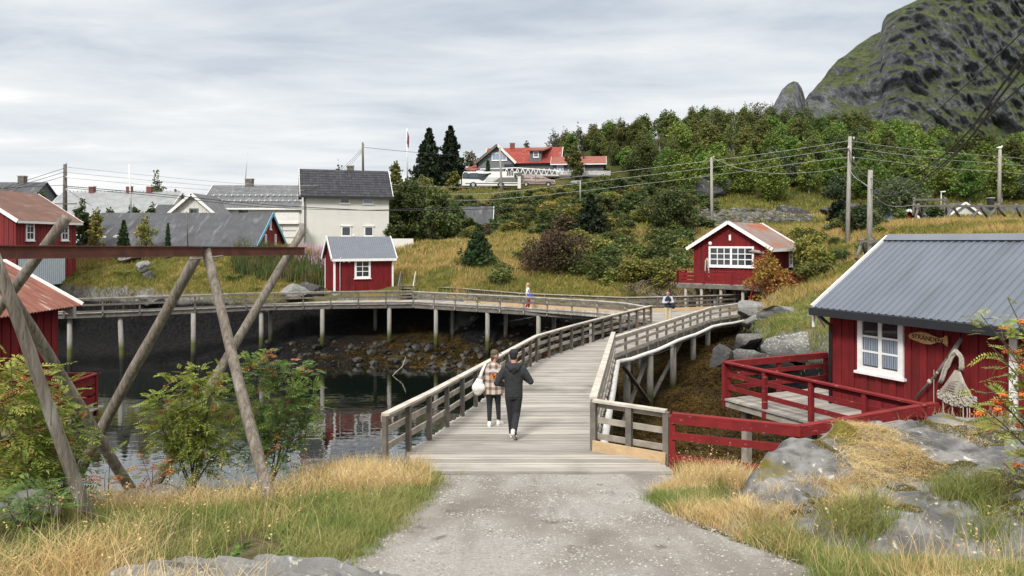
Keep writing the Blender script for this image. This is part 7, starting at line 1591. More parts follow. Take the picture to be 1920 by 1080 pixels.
# straw lying on the outcrop
def oc(px0, px1, d0, d1, n):
    px = px0 + (px1 - px0) * g.random(n); d = d0 + (d1 - d0) * g.random(n); return (px - 960) / F * d, d
x1, y1 = oc(1590, 1840, 8.9, 10.5, 620); k_ = fbm(xyz(x1 * 1.1, y1 * 1.1), 3, 311) > -.05; x1, y1 = x1[k_], y1[k_]
tx, ty = tufts(x1, y1, 30, .11, 6); grass("dry_grass", "mat of flattened straw lying over the rock outcrop", M_STRAW, tx, ty, HO(tx, ty) + .0, .075, .006, 4.5, 16)
x1, y1 = oc(1440, 1700, 7.6, 8.8, 26); tx, ty = tufts(x1, y1, 70, .07, 7); grass("dry_grass", "straw tufts in the cracks of the rock outcrop", M_STRAW, tx, ty, HO(tx, ty) - .01, .17, .005, 1.6, 17)
x1, y1 = np.array([4.75, 4.85, 5.05, 4.9, 5.2, 2.6, 2.75, 3.35, 3.5, 3.6, 3.3, 4.6, 5.4]), np.array([8.0, 8.2, 8.1, 7.9, 8.25, 7.6, 7.4, 7.55, 7.4, 7.5, 7.3, 7.2, 7.0]); tx, ty = tufts(x1, y1, 330, .13, 8); grass("tussock_grass", "green tussocks rooted in the rock outcrop", M_GGRASS, tx, ty, ground(tx, ty) - .03, .30, .006, .9, 18)
x1, y1 = oc(1560, 1960, 5.8, 6.5, 260); tx, ty = tufts(x1, y1, 28, .1, 9); grass("green_grass", "tall green grass at the lower right corner", M_GGRASS, tx, ty, ground(tx, ty) - .02, .20, .007, .9, 19)
x1, y1 = oc(1560, 1960, 5.8, 6.6, 60); tx, ty = tufts(x1, y1, 6, .12, 10); grass("dry_grass", "tall seed stalks at the lower right corner", M_STRAW, tx, ty, ground(tx, ty) - .02, .45, .004, .5, 20)
x1, y1 = oc(1275, 1400, 11.2, 12.7, 110); tx, ty = tufts(x1, y1, 26, .09, 11); grass("dry_grass", "dry grass in front of the red fence", M_STRAW, tx, ty, ground(tx, ty) - .02, .36, .006, .6, 21)
x1, y1 = oc(560, 800, 11.8, 13.2, 110); tx, ty = tufts(x1, y1, 26, .09, 12); grass("dry_grass", "dry stalks around the first post of the bridge railing", M_STRAW, tx, ty, ground(tx, ty) - .02, .42, .006, .5, 22)
x1, y1 = oc(1600, 1900, 10.7, 11.3, 50); tx, ty = tufts(x1, y1, 6, .05, 13); grass("dry_grass", "sparse stalks on the crest of the outcrop before the cabin", M_STRAW, tx, ty, HO(tx, ty) - .01, .2, .004, .6, 23)
# moss on the outcrop: patches with ragged outlines that follow the rock
x1, y1 = oc(1480, 2000, 7.0, 10.8, 90000); w_ = np.zeros(len(x1))
for (px, d, s_) in ((1715, 9.1, .35), (1765, 8.9, .4), (1690, 8.5, .25), (1640, 8.7, .3), (1840, 8.2, .5), (1880, 8.4, .5), (1850, 7.9, .4), (1910, 7.5, .4), (1580, 8.2, .25), (1830, 10.2, .5), (1900, 10.0, .6), (1770, 10.3, .35), (1510, 8.1, .25), (1545, 9.3, .2), (1690, 7.7, .25)):
    w_ = np.maximum(w_, np.exp(-(((x1 - (px - 960) / F * d) / s_) ** 2 + ((y1 - d) / (s_ * .6)) ** 2)))
k_ = w_ + .55 * fbm(xyz(x1 * 3.2, y1 * 3.2), 4, 351) > .48; x1, y1 = x1[k_], y1[k_]
v, f = blades(x1, y1, HO(x1, y1) - .006, .028, .012, .9, 400)
tag(link("moss", npmesh("moss", v, f, leafmat("moss_cushion", (0.19, 0.145, 0.02), (0.10, 0.09, 0.016), isl=.4, hue=.02, scale=3))), "olive moss growing over the rock outcrop", "moss", kind='stuff')

# grass of the far shore and the slopes
def farxy(px0, px1, d0, d1, n):
    px = px0 + (px1 - px0) * g.random(n); d = d0 + (d1 - d0) * g.random(n); return (px - 960) / F * d, d
def onland(x, y, lim=3.7): z_ = H(x, y); return z_, z_ > lim
x1, y1 = farxy(-60, 2000, 40, 78, 33000); z1, k_ = onland(x1, y1, 3.6); sd, _ = seg_dist(x1, y1, fs_xy); k_ &= sd > -.5
inh = ((x1 > -36.5) & (x1 < -20.5) & (y1 > 61.5)) | ((x1 > -15) & (x1 < -8.6) & (y1 > 54.2) & (y1 < 60) & (z1 < 6.2))
k_ &= ~inh; x1, y1 = x1[k_], y1[k_]; nz_ = fbm(xyz(x1 * .16, y1 * .16), 4, 321) + .25 * fbm(xyz(x1 * .8, y1 * .8), 2, 323); pxs = x1 / y1 * F + 960
bias = np.interp(pxs, [0, 400, 560, 640, 760, 900, 1250, 1300, 1450, 1700], [-.16, -.08, -.02, .0, .12, .02, -.02, .18, .22, .25]) + np.interp(y1, [50, 62, 72], [-.12, .05, .12])
s_ = nz_ + bias > 0.05; g2 = ~s_
tx, ty = tufts(x1[s_], y1[s_], 9, .16, 20); grass("dry_grass", "golden dry grass over the bank across the water", M_HSTRAW, tx, ty, H(tx, ty) - .03, .50, .035, .6, 31)
tx, ty = tufts(x1[g2], y1[g2], 9, .18, 21); grass("green_grass", "olive green grass over the bank across the water", M_HGREEN, tx, ty, H(tx, ty) - .03, .36, .04, .8, 32)
x1, y1 = farxy(760, 2000, 66, 128, 15000); nz_ = fbm(xyz(x1 * .1, y1 * .1), 4, 331); s_ = nz_ > .30
tx, ty = tufts(x1[s_], y1[s_], 6, .3, 22); grass("dry_grass", "dry grass patches on the hillside below the house", M_HSTRAW, tx, ty, H(tx, ty) - .03, .6, .07, .6, 33)
s_ = nz_ < .34; tx, ty = tufts(x1[s_], y1[s_], 7, .32, 23); grass("green_grass", "rough green grass on the hillside below the house", M_HGREEN, tx, ty, H(tx, ty) - .03, .5, .085, .8, 34)
x1, y1 = farxy(440, 612, 57.5, 63, 800); tx, ty = tufts(x1, y1, 8, .2, 24); v, f = blades(tx, ty, H(tx, ty), .95, .06, .25, 35); tag(link("fireweed", npmesh("fireweed", v, f, leafmat("fireweed_stem", (0.07, 0.115, 0.035), (0.13, 0.12, 0.045), isl=.4))), "tall green fireweed stems left of the red shed", "fireweed", kind='stuff')
x1, y1 = farxy(560, 610, 60, 66, 60); tx, ty = tufts(x1, y1, 5, .2, 25); v, f = blades(tx, ty, H(tx, ty) + .6, .5, .06, .2, 36); tag(link("fireweed_blossom", npmesh("fireweed_blossom", v, f, leafmat("pink_blossom", (0.45, 0.24, 0.36), (0.55, 0.38, 0.46), isl=.3))), "pink fireweed blossom below the tall pale house", "fireweed", kind='stuff')
x1, y1 = farxy(1385, 1640, 27, 43, 3800); z1, k_ = onland(x1, y1, 3.5); x1, y1 = x1[k_], y1[k_]
tx, ty = tufts(x1, y1, 12, .10, 27); grass("green_grass", "short green turf between the rocks by the cabin eave", M_GGRASS, tx, ty, H(tx, ty) - .02, .20, .02, .8, 38)
# bladder wrack on the exposed shore
x1, y1 = farxy(540, 1500, 16, 51.0, 30000); z1 = H(x1, y1); sd, _ = seg_dist(x1, y1, fs_xy); k_ = (z1 > .12) & (z1 < 2.5) & (sd < 0.6); x1, y1 = x1[k_], y1[k_]; k_ = fbm(xyz(x1 * .5, y1 * .5), 3, 341) > -.25; x1, y1 = x1[k_], y1[k_]
tx, ty = tufts(x1, y1, 8, .16, 26); v, f = blades(tx, ty, H(tx, ty) - .02, .16, .05, 2.4, 37); tag(link("seaweed", npmesh("seaweed", v, f, leafmat("bladder_wrack", (0.10, 0.060, 0.010), (0.045, 0.030, 0.008), isl=.5, hue=.02, scale=.6))), "brown seaweed covering the exposed shore", "seaweed", kind='stuff')
dr = thing("driftwood_stick", "bleached curved stick standing out of the shallow water", "stick", P(728, 712, 44.5)); MB().tube([P(728, 714, 44.5), P(742, 698, 44.7), P(754, 688, 44.8), P(761, 669, 45)], [.02, .028, .035, .015], 6).build("branch", M_GREY, dr, True, True)
# ------------------------------------------------------------------ trees and shrubs
def objrandom(m, amt=.35, hue=.02):
    """each tree slightly different in tone"""
    t = m.node_tree; l = t.links; b = t.nodes['Principled BSDF']; src = b.inputs['Base Color'].links[0].from_socket
    oi = t.nodes.new('ShaderNodeObjectInfo'); hs = t.nodes.new('ShaderNodeHueSaturation'); mr = t.nodes.new('ShaderNodeMapRange'); l.new(oi.outputs['Random'], mr.inputs[0]); mr.inputs[3].default_value = 1 - amt; mr.inputs[4].default_value = 1 + amt; l.new(mr.outputs[0], hs.inputs['Value'])
    fr = t.nodes.new('ShaderNodeMath'); fr.operation = 'MULTIPLY'; l.new(oi.outputs['Random'], fr.inputs[0]); fr.inputs[1].default_value = 7.31; f2 = t.nodes.new('ShaderNodeMath'); f2.operation = 'FRACT'; l.new(fr.outputs[0], f2.inputs[0])
    m2 = t.nodes.new('ShaderNodeMapRange'); l.new(f2.outputs[0], m2.inputs[0]); m2.inputs[3].default_value = .5 - hue; m2.inputs[4].default_value = .5 + hue; l.new(m2.outputs[0], hs.inputs['Hue'])
    l.new(src, hs.inputs['Color'])
    for q in list(t.links):
        if q.from_socket == src and q.to_node != hs and q.to_node.type in ('BSDF_PRINCIPLED', 'BSDF_TRANSLUCENT'):
            s = q.to_socket; l.remove(q); l.new(hs.outputs[0], s)
    return m
LM = {k: objrandom(leafmat("foliage_" + k, a, b, isl=.5, hue=.03, scale=sc), rn, hu) for k, a, b, sc, rn, hu in (
    ("wood_green", (0.105, 0.165, 0.035), (0.155, 0.205, 0.046), .35, .38, .022), ("bright_green", (0.165, 0.23, 0.045), (0.115, 0.175, 0.038), .35, .30, .02), ("olive", (0.135, 0.15, 0.042), (0.095, 0.118, 0.034), .35, .35, .02),
    ("dark_green", (0.075, 0.108, 0.035), (0.105, 0.13, 0.042), .4, .25, .015), ("spruce", (0.020, 0.034, 0.018), (0.032, 0.048, 0.022), .6, .25, .01), ("young_spruce", (0.040, 0.075, 0.028), (0.062, 0.10, 0.034), .8, .2, .01),
    ("russet", (0.30, 0.11, 0.045), (0.36, 0.23, 0.05), .7, .2, .02), ("brown_red", (0.105, 0.07, 0.045), (0.09, 0.09, 0.035), .5, .2, .02), ("yellow_green", (0.25, 0.235, 0.055), (0.165, 0.185, 0.042), .6, .25, .02), ("bluish", (0.070, 0.105, 0.045), (0.095, 0.125, 0.06), .5, .25, .015), ("pale_twig", (0.16, 0.15, 0.10), (0.11, 0.12, 0.06), .6, .2, .02))}
def crown_pts(clumps, n, seed, shell=.55):
    g = np.random.default_rng(seed); vol = np.array([r[0] * r[1] * r[2] for _, r in clumps]); cnt = np.maximum(1, (n * vol / vol.sum()).astype(int)); out = []
    for (c, r), k in zip(clumps, cnt):
        d = g.normal(0, 1, (k, 3)); d /= np.linalg.norm(d, axis=1)[:, None]; rad = (shell + (1 - shell) * g.random(k) ** .6) * (1 + .6 * fbm(d * 3.0 + seed, 2, seed) + .35 * (g.random(k) ** 4)); out.append(np.array(c) + d * rad[:, None] * np.array(r))
    return np.concatenate(out)
def broadleaf(h, w, seed, leaf, n, m, trunkm, trunk=.25, clumps=14, name="tree", sparse=1.0, stems=1, root=None):
    """tapered trunk with limbs; crown of many small leaves in uneven clumps"""
    rr = random.Random(seed); root = root or thing(name, None, None)
    cl = []; limbs = MB()
    for i in range(clumps):
        t = (i + .5) / clumps; z = h * (trunk + (1 - trunk) * (t ** .85)); a = i * 2.4 + rr.uniform(-.5, .5); env = math.sin(math.pi * min(1, .18 + .80 * t)) ** .8
        rad = w * .5 * env * rr.uniform(.35, .85); c = (math.cos(a) * rad, math.sin(a) * rad, z * .93); s = w * rr.uniform(.10, .25) * (14 / clumps) ** .3 * (.75 + .35 * env)
        cl.append((c, (s, s, s * rr.uniform(.6, 1.0))))
    for _ in range(4): q_ = rr.uniform(.03, .20); a = rr.uniform(0, 6.28); cl.append(((w * q_ * math.cos(a), w * q_ * math.sin(a), h * rr.uniform(.88, 1.02)), (w * .055, w * .055, h * rr.uniform(.06, .11))))
    cl.append(((0, 0, h * .62), (w * .22, w * .22, h * .22)))
    if stems == 1: limbs.tube([(0, 0, -.4), (.03 * h * .2, 0, h * .3), (0, .02 * h, h * .6), (0, 0, h * .9)], [h * .022, h * .017, h * .011, h * .003], 7)
    else:
        for k in range(stems):
            a = k * 6.28 / stems + rr.uniform(-.4, .4); q = w * .3 * rr.uniform(.4, 1); limbs.tube([(0.05 * math.cos(a), .05 * math.sin(a), -.3), (q * .5 * math.cos(a), q * .5 * math.sin(a), h * .4), (q * math.cos(a), q * math.sin(a), h * .85)], [h * .012, h * .009, h * .003], 5)
    for c, r_ in cl[:-1]:
        z0 = max(h * .12, c[2] - h * .28); limbs.tube([(0, 0, z0), (c[0] * .55, c[1] * .55, (z0 + c[2]) / 2 + .02 * h), c], [h * .008, h * .005, h * .0025], 4)
    limbs.build("trunk", trunkm, root)
    pts = crown_pts(cl, int(n * sparse), seed); pts = pts[pts[:, 2] > h * trunk * .4]; v, f = leafquads(pts, leaf, seed + 1)
    link("crown", npmesh("crown", v, f, m), root); return root
def spruce(h, w, seed, m, name="spruce", n=2600, ragged=.25, root=None, leaf=.22):
    rr = random.Random(seed); g = np.random.default_rng(seed); root = root or thing(name, None, None); tr = MB(); tr.tube([(0, 0, -.3), (0, 0, h * .5), (0, 0, h * .97)], [h * .02, h * .012, h * .003], 7)
    pts = []; layers = 26
    for i in range(layers):
        t = (i + .3) / layers; z = h * (.06 + .93 * t); r = w * .5 * (1 - t) ** .85 * rr.uniform(1 - ragged, 1 + ragged * .5) + .05; nb_ = max(4, int(11 * (1 - t) + 3)); a0 = rr.uniform(0, 6)
        for k in range(nb_):
            a = a0 + 6.283 * k / nb_ + rr.uniform(-.25, .25); rl = r * rr.uniform(.65, 1.12); m_ = max(3, int(n / layers / nb_ * (1.6 - t)))
            s = g.random(m_) ** .7; sp_ = .18 * rl * (1.15 - s); px = np.cos(a) * rl * s + g.normal(0, 1, m_) * sp_; py = np.sin(a) * rl * s + g.normal(0, 1, m_) * sp_; pz = z - .32 * rl * s + .18 * rl * s * s + g.normal(0, .06 * rl + .02, m_); pts.append(np.stack([px, py, pz], 1))
            if t < .8: tr.tube([(0, 0, z), (math.cos(a) * rl * .9, math.sin(a) * rl * .9, z - .18 * rl)], [h * .004, h * .0015], 4)
    tr.build("trunk", M_TRUNK, root); v, f = leafquads(np.concatenate(pts), leaf, seed, 2.0, .1); link("crown", npmesh("crown", v, f, m), root); return root
def at(px, py, d):
    p = P(px, py, d); return p
def grd(px, d):
    x = (px - 960) / F * d; return np.array((x, d, float(H(x, d)[0])))

# hillside wood: prototypes of each kind, then copies placed down the slope
protos = [(broadleaf(7.5, 5.2, 1, .24, 4600, LM["wood_green"], M_BIRCH, .2, 22), []), (broadleaf(6.6, 5.4, 2, .24, 4600, LM["bright_green"], M_TRUNK, .10, 20), []), (broadleaf(8.2, 4.4, 3, .22, 4200, LM["olive"], M_BIRCH, .22, 24), []),
          (broadleaf(7.0, 5.0, 4, .24, 4400, LM["dark_green"], M_TRUNK, .16, 20), []), (broadleaf(8.8, 4.4, 5, .20, 1500, LM["olive"], M_BIRCH, .28, 22), []), (broadleaf(5.2, 5.4, 6, .24, 4200, LM["bluish"], M_TRUNK, .06, 22), [])]
KL = ["mid green leafy tree in the hillside wood", "bright green leafy tree in the hillside wood", "tall olive birch in the hillside wood", "dark green leafy tree in the hillside wood", "thin sparse birch in the hillside wood", "low bluish green willow in the hillside wood"]
rs = random.Random(42); spots = []
def mind(px): return float(np.interp(px, [1035, 1060, 1130, 1165, 1200, 1250, 1300, 1420, 1560, 1660, 1800, 2010], [185, 168, 158, 136, 124, 114, 104, 104, 104, 96, 104, 100]))
def maxd(px): return float(np.interp(px, [1040, 1140, 1200, 1300, 1450, 1600, 1800, 2000], [190, 182, 190, 198, 210, 208, 204, 204]))
tries = 0
while len(spots) < 262 and tries < 24000:
    tries += 1; px = rs.uniform(1045, 2000); d = mind(px) + (maxd(px) - mind(px)) * rs.random() ** 1.15; x = (px - 960) / F * d
    if all((x - a) ** 2 + (d - b) ** 2 > (3.1 + d * .008) ** 2 for a, b, _ in spots): spots.append((x, d, px))
for i, (x, d, px) in enumerate(spots):
    q = float(vnoise(np.array([[x * .06, d * .05, 3.3]]), 5)[0]); far = (d - mind(px)) / (maxd(px) - mind(px))
    if far > .86: k = rs.choice([2, 4, 4, 0, 3])
    elif px > 1590: k = rs.choice([1, 1, 0, 1, 5, 2]) if q > -.3 else rs.choice([0, 3, 2])
    elif px > 1400: k = rs.choice([1, 1, 0, 5, 2, 0]) if q > -.1 else rs.choice([0, 3, 2, 1])
    else: k = rs.choice([0, 3, 3, 2, 2, 4]) if q < .25 else rs.choice([0, 1, 2])
    if px > 1640 and far < .25: k = rs.choice([5, 1, 0])
    sc = rs.uniform(.72, 1.12) * (.85 if far < .2 else 1.0) * float(np.interp(px, [1045, 1150, 1250], [.75, .85, 1]))
    p_, u_ = protos[k]; place(p_, u_, (x, d, float(H(x, d)[0]) - .2), rs.uniform(0, 6.28), (sc * rs.uniform(.9, 1.15), sc * rs.uniform(.9, 1.15), sc), KL[k], "trees of the hillside wood")
    if len(u_) == 1: p_['category'] = "tree"
for p_, u_ in protos:
    if not u_: bpy.data.objects.remove(p_)

# single trees and bushes
def single(kind, label, px, pyb, pyt, d, wpx, seed, m, name="tree", cat="tree", leaf=None, n=None, group=None, **k):
    g_ = grd(px, d); zb = g_[2]; zt = CZ - (pyt - HY) / F * d; h = max(.5, zt - zb); w = wpx / F * d; lf = leaf or max(.07, .0022 * d)
    nn_ = n or int(min(9000, max(1500, (w * h) / (lf * lf) * 2.6)))
    r = thing(name, label, cat, g_ - np.array((0, 0, .1)), 0, group)
    if kind == 'b': broadleaf(h, w, seed, lf, nn_, m, k.pop('bark', M_TRUNK), root=r, **k)
    else: spruce(h, w, seed, m, n=nn_, root=r, leaf=lf, **k)
    return r
single('s', "left spruce of the dark pair beside the flagpole", 805, 335, 238, 133, 92, 201, LM["spruce"], "spruce", "spruce", n=5200, leaf=.40)
single('s', "right spruce of the dark pair beside the red roofed house", 845, 335, 234, 137, 78, 202, LM["spruce"], "spruce", "spruce", n=5000, leaf=.40)
single('s', "bushy young spruce in the grass of the bank", 897, 505, 418, 60, 84, 203, LM["young_spruce"], "spruce", "spruce", n=6500, leaf=.15, ragged=.4)
single('s', "broad dark spruce on the bank in the middle", 1108, 445, 362, 77, 104, 204, LM["spruce"], "spruce", "spruce", n=6500, leaf=.2, ragged=.5)
single('s', "small spruce left of the red roofed house front", 915, 328, 300, 131, 14, 205, LM["young_spruce"], "spruce", "spruce", n=1200, leaf=.3)
single('b', "reddish brown round bush above the walkway", 1040, 530, 438, 56.5, 132, 206, LM["brown_red"], "bush", "bush", leaf=.12, n=9000, trunk=.02, stems=4, clumps=18)
single('b', "round green bush in dry grass left of the far cabin", 1256, 442, 358, 74, 104, 207, LM["dark_green"], "bush", "bush", leaf=.16, n=7500, trunk=.04, stems=4, clumps=16)
for i, (px, pt, w, d, lb) in enumerate(((765, 338, 92, 84, "big dark willow right beside the tall pale house"), (815, 352, 90, 82, "dark willow in front of the ochre cottage"), (740, 400, 50, 80, "low dark bush at the corner of the tall pale house"), (852, 380, 46, 86.0, "dark willow overhanging the cottage's left eave"), (795, 330, 60, 104, "mid green tree rising behind the dark willows"))):
    single('b', lb, px, 450, pt, d, w, 210 + i, LM["dark_green"] if i != 4 else LM["olive"], "willow", "tree", leaf=.2, n=7500 if i < 2 else 4500, trunk=.03, stems=4, clumps=18)
single('b', "autumn red and yellow bush beside the far cabin stair", 1440, 565, 470, 45.2, 96, 220, LM["russet"], "autumn_bush", "bush", leaf=.10, n=4200, trunk=.03, stems=6, clumps=20)
single('b', "yellow green bush right of the far cabin", 1522, 520, 436, 50, 74, 221, LM["yellow_green"], "bush", "bush", leaf=.12, n=5200, trunk=.03, stems=5, clumps=16)
single('b', "low green shrub on the grass slope below the far cabin side", 1535, 545, 490, 46, 66, 222, LM["olive"], "bush", "bush", leaf=.11, n=3200, trunk=.02, stems=5, clumps=14)
single('b', "grey green willow bush between the two near utility poles", 1612, 450, 385, 60, 62, 223, LM["bluish"], "bush", "bush", leaf=.13, n=5200, trunk=.02, stems=5)
single('b', "dark pointed bush at the foot of the tall utility pole", 1572, 425, 375, 70, 40, 224, LM["spruce"], "bush", "bush", leaf=.16, n=3200, trunk=.02, stems=4)
single('b', "spreading grey green willow behind the small red gable", 1690, 395, 335, 78, 120, 225, LM["bluish"], "bush", "bush", leaf=.17, n=7500, trunk=.02, stems=5, clumps=20)
single('b', "low bush before the small red gable", 1687, 420, 390, 68, 34, 226, LM["olive"], "bush", "bush", leaf=.14, n=1800, trunk=.02, stems=4)
single('b', "bush in front of the grey shed roof at right", 1752, 420, 385, 67, 40, 227, LM["dark_green"], "bush", "bush", leaf=.14, n=1500, trunk=.02, stems=4)
single('b', "round leafy tree behind the white houses on the left skyline", 296, 400, 328, 104, 52, 228, LM["dark_green"], "tree", "tree", leaf=.25, n=1900, trunk=.15)
single('b', "low dark bush below the round tree on the left skyline", 325, 400, 360, 98, 46, 229, LM["dark_green"], "bush", "bush", leaf=.25, n=2200, trunk=.03, stems=3)
single('b', "dark bush on the skyline behind the red house roof", 80, 400, 362, 86, 38, 230, LM["dark_green"], "bush", "bush", leaf=.22, n=2200, trunk=.03, stems=3)
single('b', "dark leafy bush right of the red house wall", 152, 462, 378, 62, 40, 231, LM["dark_green"], "bush", "bush", leaf=.14, n=3800, trunk=.02, stems=4)
single('b', "yellowing bush behind the white heap", 181, 462, 388, 61, 36, 232, LM["yellow_green"], "bush", "bush", leaf=.13, n=1800, trunk=.05, stems=3)
single('s', "small spruce left of the grey barn roof", 232, 462, 410, 60.5, 34, 233, LM["young_spruce"], "spruce", "spruce", n=2400, leaf=.13)
single('b', "slender young birch in front of the grey barn roof", 271, 462, 400, 60.5, 40, 234, LM["yellow_green"], "bush", "bush", leaf=.12, n=1500, trunk=.05, stems=2)
single('s', "tiny spruce on the crest in front of the barn", 315, 462, 415, 60, 14, 235, LM["young_spruce"], "spruce", "spruce", n=700, leaf=.11)
for i, (px, pt, w, d) in enumerate(((205, 392, 44, 74), (250, 388, 40, 76), (285, 384, 30, 76))): single('b', ("bush at the eave of the pale slate house, leftmost", "middle bush at the eave of the pale slate house", "rightmost bush at the eave of the pale slate house")[i], px, 445, pt, d, w, 240 + i, LM["dark_green"], "bush", "bush", leaf=.18, n=1800, trunk=.03, stems=3)
single('b', "bare topped tree on the skyline behind the tall pale house roof", 636, 400, 304, 120, 26, 245, LM["pale_twig"], "tree", "tree", leaf=.25, n=500, trunk=.2)
single('b', "small tree on the crest left of the flagpole", 742, 345, 306, 132, 34, 246, LM["olive"], "tree", "tree", leaf=.3, n=1500, trunk=.08)
single('b', "green shrub left of the parked coach", 851, 350, 320, 127, 26, 247, LM["yellow_green"], "bush", "bush", leaf=.3, n=1600, trunk=.02, stems=3)
single('b', "loose tree left of the hilltop house roof", 882, 335, 284, 150, 44, 248, LM["pale_twig"], "tree", "tree", leaf=.3, n=1200, trunk=.1)
single('b', "thin tree above the ridge of the hilltop house", 988, 335, 264, 152, 18, 249, LM["pale_twig"], "tree", "tree", leaf=.28, n=400, trunk=.3)
single('b', "hanging birch between the hilltop house and its annex", 1077, 335, 272, 130, 36, 250, LM["olive"], "birch", "birch", leaf=.26, n=2600, trunk=.1, bark=M_BIRCH)
for i, (px, pt, w, d) in enumerate(((1038, 243, 30, 168), (1060, 240, 26, 172), (1085, 236, 24, 174), (1112, 230, 30, 176), (1146, 226, 34, 178))): single('b', "thin pale birch on the crest " + ("directly above the red roof", "second to the right of the red roof", "third to the right of the red roof", "fourth to the right of the red roof", "at the start of the dense wood")[i], px, 300, pt, d, w, 252 + i, LM["pale_twig"], "birch", "birch", leaf=.26, n=700, trunk=.25, bark=M_BIRCH)
for i, (px, pt, w, d) in enumerate(((1340, 206, 52, 190), (1420, 196, 70, 196), (1395, 222, 50, 190))): single('b', ("tall twiggy tree breaking the skyline of the wood", "large airy birch on the skyline before the rock pinnacle", "low airy birch left of the skyline birch")[i], px, 300, pt, d, w, 260 + i, LM["pale_twig"] if i else LM["dark_green"], "birch", "birch", leaf=.3, n=1300, trunk=.2, bark=M_BIRCH)
# thicket bushes on the slope: kinds copied
pb = [(broadleaf(2.6, 3.4, 301, .2, 1900, LM["dark_green"], M_TRUNK, .02, stems=4, name="bush"), []), (broadleaf(2.2, 3.2, 302, .2, 1800, LM["olive"], M_TRUNK, .02, stems=4, name="bush"), []), (broadleaf(2.4, 3.0, 303, .2, 1700, LM["yellow_green"], M_TRUNK, .02, stems=4, name="bush"), []), (broadleaf(2.4, 3.2, 304, .2, 1700, LM["brown_red"], M_TRUNK, .02, stems=4, name="bush"), [])]
BL = ["dark green thicket bush on the slope below the hilltop house", "olive thicket bush on the slope below the hilltop house", "yellowish thicket bush on the slope below the hilltop house", "brownish thicket bush on the slope below the hilltop house"]
bs = []; tries = 0
while len(bs) < 150 and tries < 9000:
    tries += 1; px = rs.uniform(740, 1330); d = rs.uniform(78, 124)
    if px < 870 and d < 90: continue
    if px < 940 and d > 96 and rs.random() < .6: continue
    if 860 < px < 1060 and d > 112: continue
    x = (px - 960) / F * d
    if 900 < px < 1050 and rs.random() < .25: continue
    if all((x - a) ** 2 + (d - b) ** 2 > 4.2 for a, b in bs): bs.append((x, d))
for (x, d) in bs:
    k = rs.choice([0, 0, 0, 1, 1, 2, 2, 0, 1, 3]); p_, u_ = pb[k]; s = rs.uniform(.5, 1.05); place(p_, u_, (x, d, float(H(x, d)[0]) - .1), rs.uniform(0, 6), (s * 1.1, s * 1.1, s * rs.uniform(.6, .95)), BL[k], "thicket bushes on the slope")
    if len(u_) == 1: p_['category'] = "bush"
pc = [(broadleaf(1.7, 2.4, 311 + k, .13, 1500, LM[c], M_TRUNK, .02, stems=4, name="shrub"), []) for k, c in enumerate(("olive", "yellow_green", "dark_green"))]
CL = ["low olive shrub in the grass above the walkway", "low yellow green shrub in the grass above the walkway", "low dark shrub in the grass above the walkway"]
for i in range(84):
    px = rs.uniform(1060, 1290) if i < 58 else rs.uniform(1480, 1680) if i < 76 else rs.uniform(930, 1000); d = rs.uniform(53, 73) if i < 58 else rs.uniform(48, 66); x = (px - 960) / F * d
    if float(H(x, d)[0]) < 4.1: continue
    k = rs.choice([0, 0, 1, 2]); p_, u_ = pc[k]; s = rs.uniform(.45, 1.25) if i < 58 else rs.uniform(.4, .95); place(p_, u_, (x, d, float(H(x, d)[0]) - .1), rs.uniform(0, 6), (s * 1.1, s * 1.1, s * .8), CL[k], "shrubs in the grass above the walkway")
    if len(u_) == 1: p_['category'] = "shrub"
for p_, u_ in pb + pc:
    if not u_:
        for c in list(p_.children): bpy.data.objects.remove(c)
        bpy.data.objects.remove(p_)
# dead brush heap below the far cabin
g = np.random.default_rng(8); mb = MB()
for i in range(260):
    px, d = 1180 + 120 * g.random(), 49.5 + 4 * g.random(); q = grd(px, d); a = g.random() * 6.28; L_ = .5 + .9 * g.random(); mb.tube([q + np.array((0, 0, -.05)), q + np.array((math.cos(a) * L_ * .5, math.sin(a) * L_ * .5, .35 * g.random() + .15)), q + np.array((math.cos(a) * L_, math.sin(a) * L_, .5 * g.random()))], [.035, .025, .008], 4)
o = mb.build("brushwood", mat("dead_twig", (0.21, 0.17, 0.14), (0.12, 0.09, 0.075), scale=3, isl=.5, rough=.9)); tag(o, "heap of dead grey brushwood on the bank left of the far cabin", "brushwood", kind='stuff')
# white heap left of the barn
mb = MB(); g = np.random.default_rng(12)
for i in range(90):
    q = P(150 + 80 * g.random(), 458 - 16 * g.random(), 63 + g.random()); mb.ball(q, (.25 + .25 * g.random(), .3, .12 + .14 * g.random()), 7, 5)
tag(mb.build("covered_heap", mat("white_sheeting", (0.70, 0.70, 0.69), (0.30, 0.30, 0.29), scale=2.5, rough=.7)), "heap of crumpled white netting between the red house and the barn", "heap")

# ferns: rosette of feathery fronds
def fern(label, loc, r, seed):
    o = thing("fern", label, "fern", loc); g = np.random.default_rng(seed); V, Fq = [], []
    for i in range(16):
        a = 6.283 * i / 16 + g.normal(0, .15); L_ = r * (.75 + .4 * g.random())
        for k in range(12):
            t = (k + 1) / 13; c = np.array((math.cos(a) * L_ * t, math.sin(a) * L_ * t, L_ * (.95 * t - .75 * t * t))); s = np.array((-math.sin(a), math.cos(a), 0)); f = np.array((math.cos(a), math.sin(a), .1)); w = L_ * .20 * math.sin(3.1 * (.12 + .85 * t)) + .01
            for sd in (-1, 1): b = len(V); V.extend([c - f * .02 * r, c + s * sd * w * .5 + f * .05 * r, c + s * sd * w + f * .06 * r - np.array((0, 0, .02)), c + f * .06 * r]); Fq.append((b, b + 1, b + 2, b + 3))
    link("fronds", npmesh("fronds", np.array(V), Fq, leafmat("fern_green", (0.085, 0.17, 0.028), (0.12, 0.20, 0.04), isl=.3, hue=.02)), o)
